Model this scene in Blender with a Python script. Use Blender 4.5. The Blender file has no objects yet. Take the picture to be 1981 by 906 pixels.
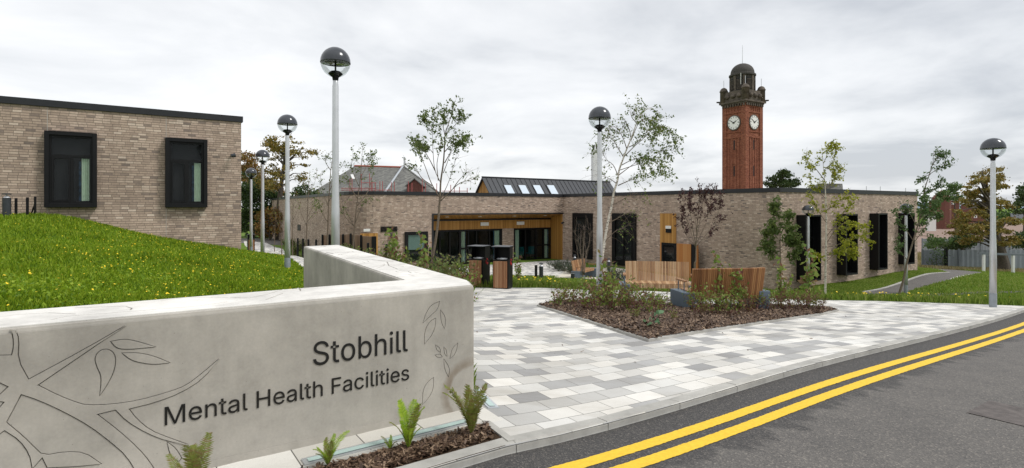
import bpy, bmesh, math, random
import numpy as np
from mathutils import Vector, Matrix, geometry
R = math.radians
rnd = random.Random(7)
F = 1080.0                      # focal length in photo pixels (photo 1981 wide, horizon row 401)
C = bpy.context.scene.collection
S = bpy.context.scene
# ------------------------------------------------------------------ camera, sky, sun, exposure
cam = bpy.data.cameras.new('camera'); camo = bpy.data.objects.new('camera', cam); C.objects.link(camo)
cam.sensor_width = 36; cam.lens = 36*F/1981; cam.shift_y = -(453-401)/1981
cam.clip_start = .05; cam.clip_end = 9000
camo.location = (0,0,0); camo.rotation_euler = (R(90),0,0); S.camera = camo
W = bpy.data.worlds.new('World'); S.world = W; W.use_nodes = True
SUN_EL, SUN_AZ = R(52), R(100)      # azimuth clockwise from +Y: the sun stands high on the right
wt = W.node_tree; wn = wt.nodes; wl = wt.links
bg = wn['Background']
sky = wn.new('ShaderNodeTexSky'); sky.sky_type = 'NISHITA'; sky.sun_disc = False
sky.sun_elevation = SUN_EL; sky.sun_rotation = SUN_AZ
tc = wn.new('ShaderNodeTexCoord'); sx = wn.new('ShaderNodeSeparateXYZ'); wl.new(tc.outputs['Generated'], sx.inputs[0])
def wmath(op, a, b=None):
    n = wn.new('ShaderNodeMath'); n.operation = op
    for i, v in enumerate((a, b)):
        if v is None: continue
        if isinstance(v, (int, float)): n.inputs[i].default_value = v
        else: wl.new(v, n.inputs[i])
    return n.outputs[0]
zc = wmath('ADD', wmath('MAXIMUM', sx.outputs[2], 0), .16)
cx = wn.new('ShaderNodeCombineXYZ')
wl.new(wmath('DIVIDE', sx.outputs[0], zc), cx.inputs[0]); wl.new(wmath('DIVIDE', sx.outputs[1], zc), cx.inputs[1])
nz = wn.new('ShaderNodeTexNoise'); nz.inputs['Scale'].default_value = 1.0; nz.inputs['Detail'].default_value = 7
nz.inputs['Roughness'].default_value = .55; nz.inputs['Distortion'].default_value = .25
wl.new(cx.outputs[0], nz.inputs['Vector'])
n2 = wn.new('ShaderNodeTexNoise'); n2.inputs['Scale'].default_value = .33; n2.inputs['Detail'].default_value = 3
wl.new(cx.outputs[0], n2.inputs['Vector'])
cl = wmath('ADD', wmath('MULTIPLY', nz.outputs['Fac'], .62), wmath('MULTIPLY', n2.outputs['Fac'], .38))
# brighter to the left, greyer to the right where the cloud bank is thicker
cl = wmath('ADD', cl, wmath('MULTIPLY', sx.outputs[0], -.10))
cr = wn.new('ShaderNodeValToRGB'); wl.new(cl, cr.inputs[0]); e = cr.color_ramp.elements
e[0].position = .36; e[0].color = (.44,.46,.49,1); e[1].position = .60; e[1].color = (.76,.765,.772,1)
em = cr.color_ramp.elements.new(.48); em.color = (.625,.638,.655,1)
mx = wn.new('ShaderNodeMix'); mx.data_type = 'RGBA'
sc = wn.new('ShaderNodeMix'); sc.data_type = 'RGBA'; sc.blend_type = 'MULTIPLY'; sc.inputs[0].default_value = 1
wl.new(sky.outputs[0], sc.inputs[6]); sc.inputs[7].default_value = (.1,.1,.1,1)
mx.inputs[0].default_value = .93
wl.new(sc.outputs[2], mx.inputs[6]); wl.new(cr.outputs[0], mx.inputs[7])
wl.new(mx.outputs[2], bg.inputs[0]); bg.inputs[1].default_value = 1.0
sun = bpy.data.lights.new('sun', 'SUN'); sun.energy = 1.5; sun.angle = R(14); sun.color = (1,.97,.92)
suno = bpy.data.objects.new('sun', sun); C.objects.link(suno)
d = Vector((math.sin(SUN_AZ)*math.cos(SUN_EL), math.cos(SUN_AZ)*math.cos(SUN_EL), math.sin(SUN_EL)))
suno.rotation_euler = d.to_track_quat('Z', 'Y').to_euler()
S.view_settings.view_transform = 'Standard'; S.view_settings.look = 'None'
S.view_settings.exposure = 0.52; S.view_settings.gamma = 1
S.render.engine = 'CYCLES'; S.cycles.max_bounces = 6; S.cycles.transparent_max_bounces = 12

# ------------------------------------------------------------------ node material helpers
class N:
    def __init__(s, name):
        s.m = bpy.data.materials.new(name); s.m.use_nodes = True
        s.t = s.m.node_tree; s.p = s.t.nodes['Principled BSDF']
        s.uv = None
    def new(s, ty, ins=None, **kw):
        n = s.t.nodes.new(ty)
        for k, v in kw.items(): setattr(n, k, v)
        for k, v in (ins or {}).items(): s.set(n.inputs[k], v)
        return n
    def set(s, sock, v):
        if isinstance(v, bpy.types.NodeSocket): s.t.links.new(v, sock)
        elif isinstance(v, tuple) and len(v) == 3 and sock.type == 'RGBA': sock.default_value = (*v, 1)
        else: sock.default_value = v
    def math(s, op, a, b=0., c=0.):
        n = s.new('ShaderNodeMath', operation=op)
        for i, v in enumerate((a, b, c)): s.set(n.inputs[i], v)
        return n.outputs[0]
    def obj(s): return s.new('ShaderNodeTexCoord').outputs['Object']
    def world(s): return s.new('ShaderNodeNewGeometry').outputs['Position']
    def uvs(s): return s.new('ShaderNodeTexCoord').outputs['UV']
    def sep(s, v):
        n = s.new('ShaderNodeSeparateXYZ', {0: v}); return n.outputs[0], n.outputs[1], n.outputs[2]
    def comb(s, x, y, z=0.): return s.new('ShaderNodeCombineXYZ', {0: x, 1: y, 2: z}).outputs[0]
    def noise(s, v, sc, det=4, rough=.55):
        return s.new('ShaderNodeTexNoise', {'Vector': v, 'Scale': sc, 'Detail': det, 'Roughness': rough}).outputs['Fac']
    def white(s, v): return s.new('ShaderNodeTexWhiteNoise', {'Vector': v}).outputs['Value']
    def ramp(s, f, stops, interp='LINEAR'):
        n = s.new('ShaderNodeValToRGB', {0: f}); cr = n.color_ramp; cr.interpolation = interp
        while len(cr.elements) < len(stops): cr.elements.new(.5)
        for e, (p, c) in zip(cr.elements, stops):
            e.position = p; e.color = (*c, 1) if isinstance(c, tuple) else (c, c, c, 1)
        return n.outputs[0]
    def mix(s, f, a, b, bt='MIX'):
        n = s.new('ShaderNodeMix', data_type='RGBA', blend_type=bt)
        s.set(n.inputs[0], f); s.set(n.inputs[6], a); s.set(n.inputs[7], b); return n.outputs[2]
    def mapv(s, v, sc=(1,1,1), rot=(0,0,0)):
        return s.new('ShaderNodeMapping', {'Vector': v, 'Scale': sc, 'Rotation': rot}).outputs[0]
    def bump(s, h, strength=.3, dist=.01):
        s.set(s.p.inputs['Normal'], s.new('ShaderNodeBump', {'Height': h, 'Strength': strength, 'Distance': dist}).outputs[0])
    def fin(s, col=None, rough=None, metal=None, spec=None):
        if col is not None: s.set(s.p.inputs['Base Color'], col)
        if rough is not None: s.set(s.p.inputs['Roughness'], rough)
        if metal is not None: s.p.inputs['Metallic'].default_value = metal
        if spec is not None: s.p.inputs['Specular IOR Level'].default_value = spec
        return s.m
def plain(name, col, rough=.6, metal=0, var=.12, scale=6., spec=.5, bump=0):
    n = N(name); f = n.noise(n.obj(), scale, 5)
    a = tuple(c*(1-var) for c in col); b = tuple(min(1, c*(1+var)) for c in col)
    if bump: n.bump(n.noise(n.obj(), scale*12, 3), bump, .005)
    return n.fin(n.ramp(f, [(.3, a), (.7, b)]), rough, metal, spec)
def leafmat(name, cols, scale=3., trans=.35, island=True):
    n = N(name)
    g = n.new('ShaderNodeNewGeometry').outputs['Random Per Island']
    f = n.math('ADD', n.math('MULTIPLY', g, .65), n.math('MULTIPLY', n.noise(n.world(), scale, 2), .35))
    k = len(cols); col = n.ramp(f, [(.12+.76*i/(k-1), c) for i, c in enumerate(cols)])
    n.fin(col, .55, spec=.3)
    tr = n.new('ShaderNodeBsdfTranslucent', {'Color': col})
    mxs = n.new('ShaderNodeMixShader', {0: trans, 1: n.p.outputs[0], 2: tr.outputs[0]})
    n.t.links.new(mxs.outputs[0], n.t.nodes['Material Output'].inputs[0]); return n.m

def brick_mat():
    n = N('brick'); u, v, _ = n.sep(n.uvs())
    H, L = .073, .205
    row = n.math('FLOOR', n.math('DIVIDE', v, H)); rr = n.white(n.comb(row, 3.3))
    uu = n.math('ADD', n.math('DIVIDE', u, L), n.math('MULTIPLY', rr, .9))
    col = n.math('FLOOR', uu); r1 = n.white(n.comb(col, row, 1.)); r2 = n.white(n.comb(col, row, 7.))
    fx = n.math('FRACT', uu); fy = n.math('FRACT', n.math('DIVIDE', v, H))
    big = n.noise(n.comb(u, v), .7, 3)
    cfac = n.math('ADD', n.math('MULTIPLY', r1, .92), n.math('MULTIPLY', big, .10))
    c = n.ramp(cfac, [(.0, (.17,.15,.14)), (.07, (.24,.20,.18)), (.15, (.37,.30,.255)), (.45, (.43,.345,.29)), (.70, (.48,.39,.33)), (.90, (.54,.45,.385)), (1., (.66,.58,.51))])
    c = n.mix(.5, c, n.ramp(n.noise(n.comb(u, v), 18, 4), [(.3, .72), (.7, 1.25)]), 'MULTIPLY')
    m1 = n.math('LESS_THAN', fx, .05); m2 = n.math('LESS_THAN', fy, .20); m = n.math('MAXIMUM', m1, m2)
    c = n.mix(m, c, (.19,.160,.138)); c = n.mix(1., c, (1.04,.985,.93), 'MULTIPLY')
    tone = n.mix(1., n.ramp(n.noise(n.comb(n.math('MULTIPLY', u, .25), v), .6, 3), [(.3, .86), (.7, 1.08)]), n.ramp(n.noise(n.comb(n.math('MULTIPLY', u, 1.6), n.math('MULTIPLY', v, .22)), 1., 4), [(.36, .88), (.55, 1.03)]), 'MULTIPLY')
    c = n.mix(1., c, tone, 'MULTIPLY')
    n.bump(n.math('ADD', n.math('MULTIPLY', n.math('SUBTRACT', 1., m), .7), n.math('MULTIPLY', r2, .35)), .6, .012)
    return n.fin(c, .9, spec=.25)
def red_brick():
    n = N('red_sandstone_brick'); u, v, _ = n.sep(n.uvs()); H, L = .09, .3
    row = n.math('FLOOR', n.math('DIVIDE', v, H)); uu = n.math('ADD', n.math('DIVIDE', u, L), n.math('MULTIPLY', row, .5))
    r1 = n.white(n.comb(n.math('FLOOR', uu), row, 1.)); big = n.noise(n.comb(u, v), .55, 5)
    st = n.noise(n.comb(n.math('MULTIPLY', u, 2.5), n.math('MULTIPLY', v, .3)), 1., 4)
    f = n.math('ADD', n.math('MULTIPLY', r1, .4), n.math('MULTIPLY', n.math('ADD', big, st), .3))
    c = n.ramp(f, [(.2, (.10,.037,.026)), (.42, (.21,.070,.042)), (.6, (.29,.105,.060)), (.85, (.40,.19,.12))])
    m = n.math('LESS_THAN', n.math('FRACT', n.math('DIVIDE', v, H)), .16)
    return n.fin(n.mix(m, c, (.17,.09,.07)), .9, spec=.2)
PAV_A = R(33)
def paver_mat(name='paving', cols=None, BW=.335, BH=.222, ang=PAV_A, dirt=1.):
    n = N(name); p = n.world()
    r = n.mapv(p, rot=(0, 0, -ang)); x, y, _ = n.sep(r)
    row = n.math('FLOOR', n.math('DIVIDE', y, BH)); ru = n.math('ADD', n.math('DIVIDE', x, BW), n.math('MULTIPLY', n.math('MODULO', n.math('ADD', row, 1000.), 2.), .5))
    cc = n.math('FLOOR', ru); r1 = n.white(n.comb(cc, row, 2.)); r2 = n.white(n.comb(cc, row, 9.))
    cols = cols or [(0., (.345,.342,.34)), (.09, (.41,.407,.40)), (.25, (.515,.507,.485)), (.42, (.585,.572,.54)), (.62, (.67,.66,.63)), (.80, (.72,.70,.655))]
    c = n.ramp(r1, cols, 'CONSTANT')
    c = n.mix(.6, c, n.ramp(r2, [(0, .88), (1, 1.08)]), 'MULTIPLY')
    sp = n.noise(p, 260, 2, .8)
    c = n.mix(.5, c, n.ramp(sp, [(.3, .72), (.7, 1.22)]), 'MULTIPLY')
    st = n.noise(p, 1.3, 5, .6); c = n.mix(.7*dirt, c, n.ramp(st, [(.3, (.86,.85,.83)), (.62, (1.05,1.05,1.05))]), 'MULTIPLY')
    wear = n.noise(n.mapv(p, sc=(.8, 2.2, 1.), rot=(0, 0, -.6)), .9, 7, .7); c = n.mix(.75*dirt, c, n.ramp(wear, [(.36, (.84,.82,.79)), (.5, (1.,1.,1.))]), 'MULTIPLY')
    gum = n.new('ShaderNodeTexVoronoi', {'Vector': p, 'Scale': 2.3}).outputs['Distance']; c = n.mix(n.math('LESS_THAN', gum, .035), c, (.20,.19,.18))
    fx = n.math('FRACT', ru); fy = n.math('FRACT', n.math('DIVIDE', y, BH))
    m = n.math('MAXIMUM', n.math('LESS_THAN', fx, .018), n.math('LESS_THAN', fy, .027))
    c = n.mix(m, c, (.13,.125,.11))
    n.bump(n.math('ADD', n.math('SUBTRACT', 1., m), n.math('MULTIPLY', sp, .25)), .5, .004)
    return n.fin(c, .85, spec=.3)
def concrete(name, base, form=True, stain=False, scl=1.):
    n = N(name); p = n.world(); x, y, z = n.sep(p)
    f = n.noise(p, 2.2, 8, .62)
    c = n.ramp(f, [(.30, tuple(b*.78 for b in base)), (.5, base), (.70, tuple(min(1, b*1.14) for b in base))])
    c = n.mix(.8, c, n.ramp(n.noise(p, 1.6, 6, .65), [(.35, .86), (.65, 1.1)]), 'MULTIPLY')
    s1 = n.noise(n.comb(n.math('MULTIPLY', x, 9.), n.math('MULTIPLY', y, 9.), n.math('MULTIPLY', z, .5)), 1., 5)
    c = n.mix(.55, c, n.ramp(s1, [(.3, .86), (.5, 1.0), (.75, 1.12)]), 'MULTIPLY')
    pores = n.new('ShaderNodeTexVoronoi', {'Vector': p, 'Scale': 26.}).outputs['Distance']
    pm = n.math('LESS_THAN', pores, .055)
    c = n.mix(n.math('MULTIPLY', pm, n.math('GREATER_THAN', n.noise(p, 3, 2), .52)), c, tuple(b*.45 for b in base))
    c = n.mix(.5, c, n.ramp(n.noise(p, 60, 3, .7), [(.3, .9), (.7, 1.1)]), 'MULTIPLY')
    if stain:   # soft brown splash mark low on the wall near its corner, and a darker washed foot
        d = n.new('ShaderNodeVectorMath', {0: p, 1: STAIN_C}, operation='DISTANCE').outputs['Value']
        d = n.math('ADD', d, n.math('MULTIPLY', n.noise(p, 9, 3), .05))
        ring = n.ramp(d, [(.235, 0.), (.255, .75), (.275, .75), (.33, 0.)])
        c = n.mix(n.math('MULTIPLY', ring, n.ramp(n.noise(p, 7, 3), [(.3, .45), (.6, 1.)])), c, (.20,.155,.11))
        lo = n.ramp(z, [(0, .35), (1, 0.)]);
    n.bump(n.math('ADD', f, n.math('MULTIPLY', n.noise(p, 90, 2), .15)), .25, .006)
    return n.fin(c, .8, spec=.3)
def wood(name, cols, w=.05, axis=0, rough=.6, gap=.1):
    n = N(name); u, v, _ = n.sep(n.uvs()); a, b = (u, v) if axis == 0 else (v, u)
    s = n.math('DIVIDE', a, w); i = n.math('FLOOR', s); r = n.white(n.comb(i, 4.4))
    g = n.noise(n.comb(n.math('MULTIPLY', a, 60.), n.math('MULTIPLY', b, 2.5), n.math('MULTIPLY', i, 3.)), 1., 5)
    f = n.math('ADD', n.math('MULTIPLY', r, .7), n.math('MULTIPLY', g, .3)); k = len(cols)
    c = n.ramp(f, [(.1+.8*j/(k-1), q) for j, q in enumerate(cols)])
    m = n.math('LESS_THAN', n.math('FRACT', s), gap); c = n.mix(m, c, tuple(x*.25 for x in cols[0]))
    n.bump(n.math('SUBTRACT', 1., m), .5, .01)
    return n.fin(c, rough, spec=.35)
def woodobj(name, cols):     # slats that are real geometry: colour per slat
    n = N(name); g = n.new('ShaderNodeNewGeometry').outputs['Random Per Island']
    p = n.obj(); x, y, z = n.sep(p)
    gr = n.noise(n.comb(n.math('MULTIPLY', x, 30.), n.math('MULTIPLY', y, 30.), n.math('MULTIPLY', z, 3.)), 1., 5)
    f = n.math('ADD', n.math('MULTIPLY', g, .65), n.math('MULTIPLY', gr, .35)); k = len(cols)
    return n.fin(n.ramp(f, [(.12+.76*j/(k-1), q) for j, q in enumerate(cols)]), .6, spec=.3)
def glassmat(name, tint=(.5,.55,.55), dark=.6):
    n = N(name); t = n.t
    fr = n.new('ShaderNodeFresnel', {'IOR': 1.5}).outputs[0]
    f = n.math('ADD', n.math('MULTIPLY', fr, .45), .0)
    g = n.new('ShaderNodeBsdfGlossy', {'Roughness': .02, 'Color': (.9,.93,.95,1)}); tr = n.new('ShaderNodeBsdfTransparent', {'Color': (*tint, 1)})
    mxs = n.new('ShaderNodeMixShader', {0: f, 1: tr.outputs[0], 2: g.outputs[0]}); t.links.new(mxs.outputs[0], t.nodes['Material Output'].inputs[0]); return n.m
# asphalt with a darker machine-laid strip beside the kerb
KA, KB = Vector((0, 4.3)), Vector((12.4, 16.5))
def asphalt(name, edge=False):
    n = N(name); p = n.world()
    st = n.new('ShaderNodeTexVoronoi', {'Vector': p, 'Scale': 95.}); ch = n.new('ShaderNodeSeparateColor', {0: st.outputs['Color']}).outputs[0]
    stone = n.ramp(ch, [(0., (.05,.048,.047)), (.45, (.115,.108,.101)), (.8, (.155,.143,.130)), (.93, (.25,.225,.195)), (1., (.40,.36,.31))])
    base = n.mix(.55, stone, n.ramp(n.noise(p, 2.5, 6), [(.3, (.10,.095,.091)), (.7, (.15,.140,.129))]))
    if edge:
        x, y, _ = n.sep(p); dx, dy = (KB-KA).normalized()
        dist = n.math('ADD', n.math('MULTIPLY', n.math('SUBTRACT', x, KA.x), dy), n.math('MULTIPLY', n.math('SUBTRACT', y, KA.y), -dx))
        along = n.math('ADD', n.math('MULTIPLY', n.math('SUBTRACT', x, KA.x), dx), n.math('MULTIPLY', n.math('SUBTRACT', y, KA.y), dy))
        curve = n.math('ADD', float(_kq[2]), n.math('MULTIPLY', along, n.math('ADD', float(_kq[1]), n.math('MULTIPLY', along, float(_kq[0])))))
        dist = n.math('SUBTRACT', dist, curve)
        wob = n.math('MULTIPLY', n.noise(n.comb(n.math('MULTIPLY', along, 5.5), n.math('MULTIPLY', dist, 1.6)), 1., 3), .75)
        m = n.ramp(n.math('SUBTRACT', dist, wob), [(.36, 1.), (.45, 0.)])
        dark = n.mix(.35, (.042,.041,.042), stone)
        worn = n.math('GREATER_THAN', n.noise(p, 14, 5, .7), .69)
        dark = n.mix(worn, dark, (.16,.155,.15))
        base = n.mix(m, base, dark)
    n.bump(st.outputs['Distance'], .7, .006)
    return n.fin(base, .82, spec=.35)
def ground_mat(name, cols, s=3.):
    n = N(name); p = n.world()
    f = n.math('ADD', n.math('MULTIPLY', n.noise(p, s, 6, .7), .6), n.math('MULTIPLY', n.noise(p, s*.12, 3), .4)); k = len(cols)
    n.bump(n.noise(p, s*8, 4), .6, .03)
    return n.fin(n.ramp(f, [(.3+.4*j/(k-1), q) for j, q in enumerate(cols)]), .95, spec=.15)

# ------------------------------------------------------------------ mesh builder and scene-graph helpers
class MB:
    def __init__(s): s.v = []; s.f = []
    def add(s, vs, fs):
        o = len(s.v); s.v += [tuple(v) for v in vs]; s.f += [tuple(i+o for i in f) for f in fs]; return s
    def box(s, c, sz, rot=None, m=None):
        hx, hy, hz = sz[0]/2, sz[1]/2, sz[2]/2
        vs = [Vector((x, y, z)) for x in (-hx, hx) for y in (-hy, hy) for z in (-hz, hz)]
        if rot is not None:
            r = Matrix.Rotation(rot, 3, 'Z') if isinstance(rot, (int, float)) else rot
            vs = [r @ v for v in vs]
        return s.add([v+Vector(c) for v in vs], [(0,1,3,2),(4,6,7,5),(0,4,5,1),(2,3,7,6),(0,2,6,4),(1,5,7,3)])
    def quad(s, a, b, c, d): return s.add([a, b, c, d], [(0,1,2,3)])
    def prism(s, poly, z0, z1):
        n = len(poly); a = sum(poly[i][0]*poly[(i+1)%n][1]-poly[(i+1)%n][0]*poly[i][1] for i in range(n))
        if a < 0: poly = poly[::-1]
        g0 = z0 if callable(z0) else (lambda x, y: z0); g1 = z1 if callable(z1) else (lambda x, y: z1)
        vs = [(x, y, g0(x, y)) for x, y in poly]+[(x, y, g1(x, y)) for x, y in poly]
        return s.add(vs, [tuple(range(n))[::-1], tuple(range(n, 2*n))]+[(i, (i+1)%n, n+(i+1)%n, n+i) for i in range(n)])
    def tube(s, pts, rad, n=8, cap=True):
        pts = [Vector(p) for p in pts]; k = len(pts)
        if isinstance(rad, (int, float)): rad = [rad]*k
        o = len(s.v); up = None
        for i, p in enumerate(pts):
            t = (pts[min(i+1, k-1)]-pts[max(i-1, 0)]); t = t.normalized() if t.length > 1e-9 else Vector((0,0,1))
            a = t.orthogonal().normalized() if up is None else (up-t*up.dot(t))
            a = a.normalized() if a.length > 1e-6 else t.orthogonal().normalized(); up = a; b = t.cross(a)
            for j in range(n):
                q = p+(a*math.cos(2*math.pi*j/n)+b*math.sin(2*math.pi*j/n))*rad[i]; s.v.append(tuple(q))
        for i in range(k-1):
            for j in range(n):
                s.f.append((o+i*n+j, o+i*n+(j+1)%n, o+(i+1)*n+(j+1)%n, o+(i+1)*n+j))
        if cap: s.f.append(tuple(o+j for j in range(n))[::-1]); s.f.append(tuple(o+(k-1)*n+j for j in range(n)))
        return s
    def lathe(s, prof, c=(0,0,0), n=24):
        o = len(s.v); k = len(prof)
        for r, z in prof:
            for j in range(n): s.v.append((c[0]+r*math.cos(2*math.pi*j/n), c[1]+r*math.sin(2*math.pi*j/n), c[2]+z))
        for i in range(k-1):
            for j in range(n): s.f.append((o+i*n+j, o+i*n+(j+1)%n, o+(i+1)*n+(j+1)%n, o+(i+1)*n+j))
        if prof[0][0] > 1e-4: s.f.append(tuple(o+j for j in range(n))[::-1])
        if prof[-1][0] > 1e-4: s.f.append(tuple(o+(k-1)*n+j for j in range(n)))
        return s
    def build(s, name, mat, parent=None, smooth=False, bevel=0, uv=True, loc=None):
        off = Vector((0,0,0))
        q = parent
        while q is not None: off += Vector(q.location); q = q.parent
        if loc is not None: off += Vector(loc)
        me = bpy.data.meshes.new(name)
        va = np.array(s.v, dtype=np.float32).reshape(-1, 3)-np.array(off, dtype=np.float32)
        me.from_pydata(va.tolist(), [], s.f); me.materials.append(mat)
        if bevel or smooth == 'weld':
            bm = bmesh.new(); bm.from_mesh(me); bmesh.ops.remove_doubles(bm, verts=bm.verts, dist=1e-5)
            if bevel:
                es = [e for e in bm.edges if len(e.link_faces) == 2 and e.calc_face_angle(0) > .5]
                bmesh.ops.bevel(bm, geom=es, offset=bevel, segments=2, affect='EDGES', profile=.6, clamp_overlap=True)
            bm.to_mesh(me); bm.free()
        if uv: auto_uv(me, off)
        if smooth: me.shade_smooth()
        o = bpy.data.objects.new(name, me); C.objects.link(o); o.parent = parent
        if loc is not None: o.location = loc
        return o
def auto_uv(me, off):
    n = len(me.loops)
    if n == 0 or n > 400000: return
    l = me.uv_layers.new(name='m'); nv = len(me.vertices)
    co = np.empty(nv*3, np.float32); me.vertices.foreach_get('co', co); co = co.reshape(-1, 3)+np.array(off, np.float32)
    vi = np.empty(n, np.int32); me.loops.foreach_get('vertex_index', vi)
    pn = np.empty(len(me.polygons)*3, np.float32); me.polygons.foreach_get('normal', pn); pn = pn.reshape(-1, 3)
    lt = np.empty(len(me.polygons), np.int32); me.polygons.foreach_get('loop_total', lt)
    nn = np.repeat(pn, lt, axis=0); p = co[vi]
    t = np.stack([-nn[:, 1], nn[:, 0]], 1); ln = np.maximum(np.linalg.norm(t, axis=1), 1e-6)[:, None]; t = t/ln
    flat = np.abs(nn[:, 2]) > .75
    u = np.where(flat, p[:, 0], p[:, 0]*t[:, 0]+p[:, 1]*t[:, 1]); v = np.where(flat, p[:, 1], p[:, 2])
    l.data.foreach_set('uv', np.stack([u, v], 1).astype(np.float32).ravel())
def mesh_np(name, V, Fa, mat, parent=None, uv=False, smooth=False):
    """V (n,3) world coordinates, Fa (m,k) faces of equal size"""
    off = Vector((0,0,0)); q = parent
    while q is not None: off += Vector(q.location); q = q.parent
    V = np.asarray(V, np.float32)-np.array(off, np.float32); Fa = np.asarray(Fa, np.int32)
    me = bpy.data.meshes.new(name); m, k = Fa.shape
    me.vertices.add(len(V)); me.vertices.foreach_set('co', V.ravel())
    me.loops.add(m*k); me.loops.foreach_set('vertex_index', Fa.ravel())
    me.polygons.add(m); me.polygons.foreach_set('loop_start', np.arange(0, m*k, k, dtype=np.int32)); 
    try: me.polygons.foreach_set('loop_total', np.full(m, k, np.int32))
    except Exception: pass
    me.update(calc_edges=True); me.validate(); me.materials.append(mat)
    if uv: auto_uv(me, off)
    if smooth: me.shade_smooth()
    o = bpy.data.objects.new(name, me); C.objects.link(o); o.parent = parent; return o
def tag(o, label=None, cat=None, group=None, kind=None):
    if label: o['label'] = label
    if cat: o['category'] = cat
    if group: o['group'] = group
    if kind: o['kind'] = kind
    return o
def empty(name, loc, label, cat, group=None):
    o = bpy.data.objects.new(name, None); C.objects.link(o); o.location = loc; o.empty_display_size = .2
    return tag(o, label, cat, group)
def copy_tree(o, parent=None):
    c = o.copy(); C.objects.link(c); c.parent = parent
    for ch in list(o.children): copy_tree(ch, c)
    return c
def put(o, loc, rz=None, sc=None, label=None, group=None):
    o.location = loc
    if rz is not None: o.rotation_euler = (0, 0, rz)
    if sc is not None: o.scale = (sc,)*3 if isinstance(sc, (int, float)) else sc
    return tag(o, label, None, group)

# ------------------------------------------------------------------ measured lines of the place
def ray(u, v): return Vector(((u-990.5)/F, 1., (401-v)/F))
def at(u, v, Y): return ray(u, v)*Y
def hitz(u, v, z): r = ray(u, v); return r*(z/r.z)
def vplane(u, A, d):        # where the column u meets the vertical plane through A (xy) with direction d; returns parameter s and Y
    k = (u-990.5)/F; s = (k*A[1]-A[0])/(d[0]-k*d[1]); return s, A[1]+s*d[1]
def hitwall(u, v, A, d):
    s, Y = vplane(u, A, d); return s, (401-v)/F*Y
def V2(p): return Vector((p[0], p[1]))

# sign wall plan (top of wall at z = -0.65)
ZT = -.65
wF = hitz(917, 553, ZT).xy; wL = hitz(0, 637.5, ZT).xy; dW = (wF-wL).normalized()
wIc = hitz(778, 543, ZT).xy; wIl = hitz(0, 605, ZT).xy
wBo = hitz(656, 474.5, ZT).xy; wBi = hitz(587, 477.5, ZT).xy; wO = hitz(908, 543.5, ZT).xy
wall_poly = [wL-dW*1.6, wF, wO, wBo, wBi, wIc, wIl-dW*1.6]
nWf = Vector((dW.y, -dW.x))          # outward normal of the lettered face
# ------------------------------------------------------------------ terrain
def plaza_z(x, y):
    t = (y-5.6)/1.2; sp = 1.2*(math.log1p(math.exp(t)) if t < 30 else t)
    return -1.62-.03*max(x, 0)-.074*min(sp, 30)
ctrl = []
for x in (-.3, 3, 6.5, 10, 14, 18):
    for y in (1, 3, 5, 7, 9, 11.5, 14, 16.2):
        if y > x*.9-9: ctrl.append((x, y, plaza_z(x, y)))
ctrl += [(x, -5, -1.65-.03*max(x,0)) for x in (-8, -2, 4, 10, 20)]
ctrl += [(-1.0,3.2,-1.648),(-1.6,2.6,-1.648),(-3,1.8,-1.648),(-5,1,-1.648),(-.3,3.9,-1.65),(-2,1,-1.648),(24,18,-3.1),(30,24,-3.6),(26,10,-2.9),(-1,8.5,-1.84),(-1.6,11,-2.05),(-2.2,14,-2.2),
 (-1.7,5.35,-1.33),(-3.1,4.3,-1.02),(-4.5,3.6,-.88),(-8,3,-.75),(-2.4,7.3,-1.5),(-3.6,7.5,-1.42),(-3.1,9.8,-1.72),
 (-14.05,15.0,-.26),(-12.9,15.9,-.30),(-12.2,16.4,-.52),(-11.2,17.1,-.93),(-10.2,17.8,-1.22),(-9.0,18.7,-1.5),(-20,11,-.2),(-24,8,-.2),
 (-9,9.5,-.6),(-6,7.5,-.95),(-12,11,-.38),(-6.6,12,-1.25),(-5.0,13,-1.62),(-8,15.2,-1.35),
 (-6.4,16.3,-1.86),(-10.2,22.9,-2.25),(-13.7,29.4,-2.6),(-8.3,23.9,-2.3),(-11.5,30.2,-2.65),(-18,38,-2.95),(-16,39,-3.0),(-23,48,-3.2),(-20,50,-3.2),(-14,24,-2.2),(-20,30,-2.6),
 (-4.5,20,-2.35),(-6.6,25,-2.7),(-7.2,29,-3.3),(-9.7,31.2,-3.7),(-13,35,-3.5),(-20,47,-3.3),
 (-1,17.5,-2.5),(-4,26,-3.3),(-5,33,-3.8),(-2,30,-3.75),(0,26,-3.3),(3,22,-3.0),(2,30,-3.8),(0,36,-3.84),(3.7,40,-3.84),(6,35,-3.84),(3,33,-3.84),
 (5,18,-2.75),(9,17.5,-2.9),(8,30,-3.9),(12.5,26,-4.05),(9,24,-3.6),(16,24,-3.95),(19.4,27,-4.3),(24,33,-3.9),(28,36,-4.15),(20,22,-3.75),(15,18.5,-3.15),(24,22,-3.9),(30,30,-4.4),
 (16,29,-4.0),(35,40,-4.7),(42,52,-5.5),(55,50,-5.5),(30,52,-5.3),(60,35,-5.2),(45,30,-4.8),(60,90,-7),(30,90,-7),(80,80,-7),(90,110,-7.2),(0,70,-5),(-30,70,-3.6),(-60,90,-4),(-50,30,-2),(-60,0,-1),(0,110,-6.5),(-40,110,-5),(80,0,-5),(40,5,-3.6)]
cp = np.array(ctrl, float); nC = len(cp)
def _k(r2): return np.where(r2 > 0, .5*r2*np.log(np.maximum(r2, 1e-12)), 0)
d2 = ((cp[:, None, :2]-cp[None, :, :2])**2).sum(-1)
Am = np.zeros((nC+3, nC+3)); Am[:nC, :nC] = _k(d2)+np.eye(nC)*.35
Am[:nC, nC] = 1; Am[:nC, nC+1:] = cp[:, :2]; Am[nC:, :nC] = Am[:nC, nC:].T
wts = np.linalg.solve(Am, np.concatenate([cp[:, 2], [0,0,0]]))
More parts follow.
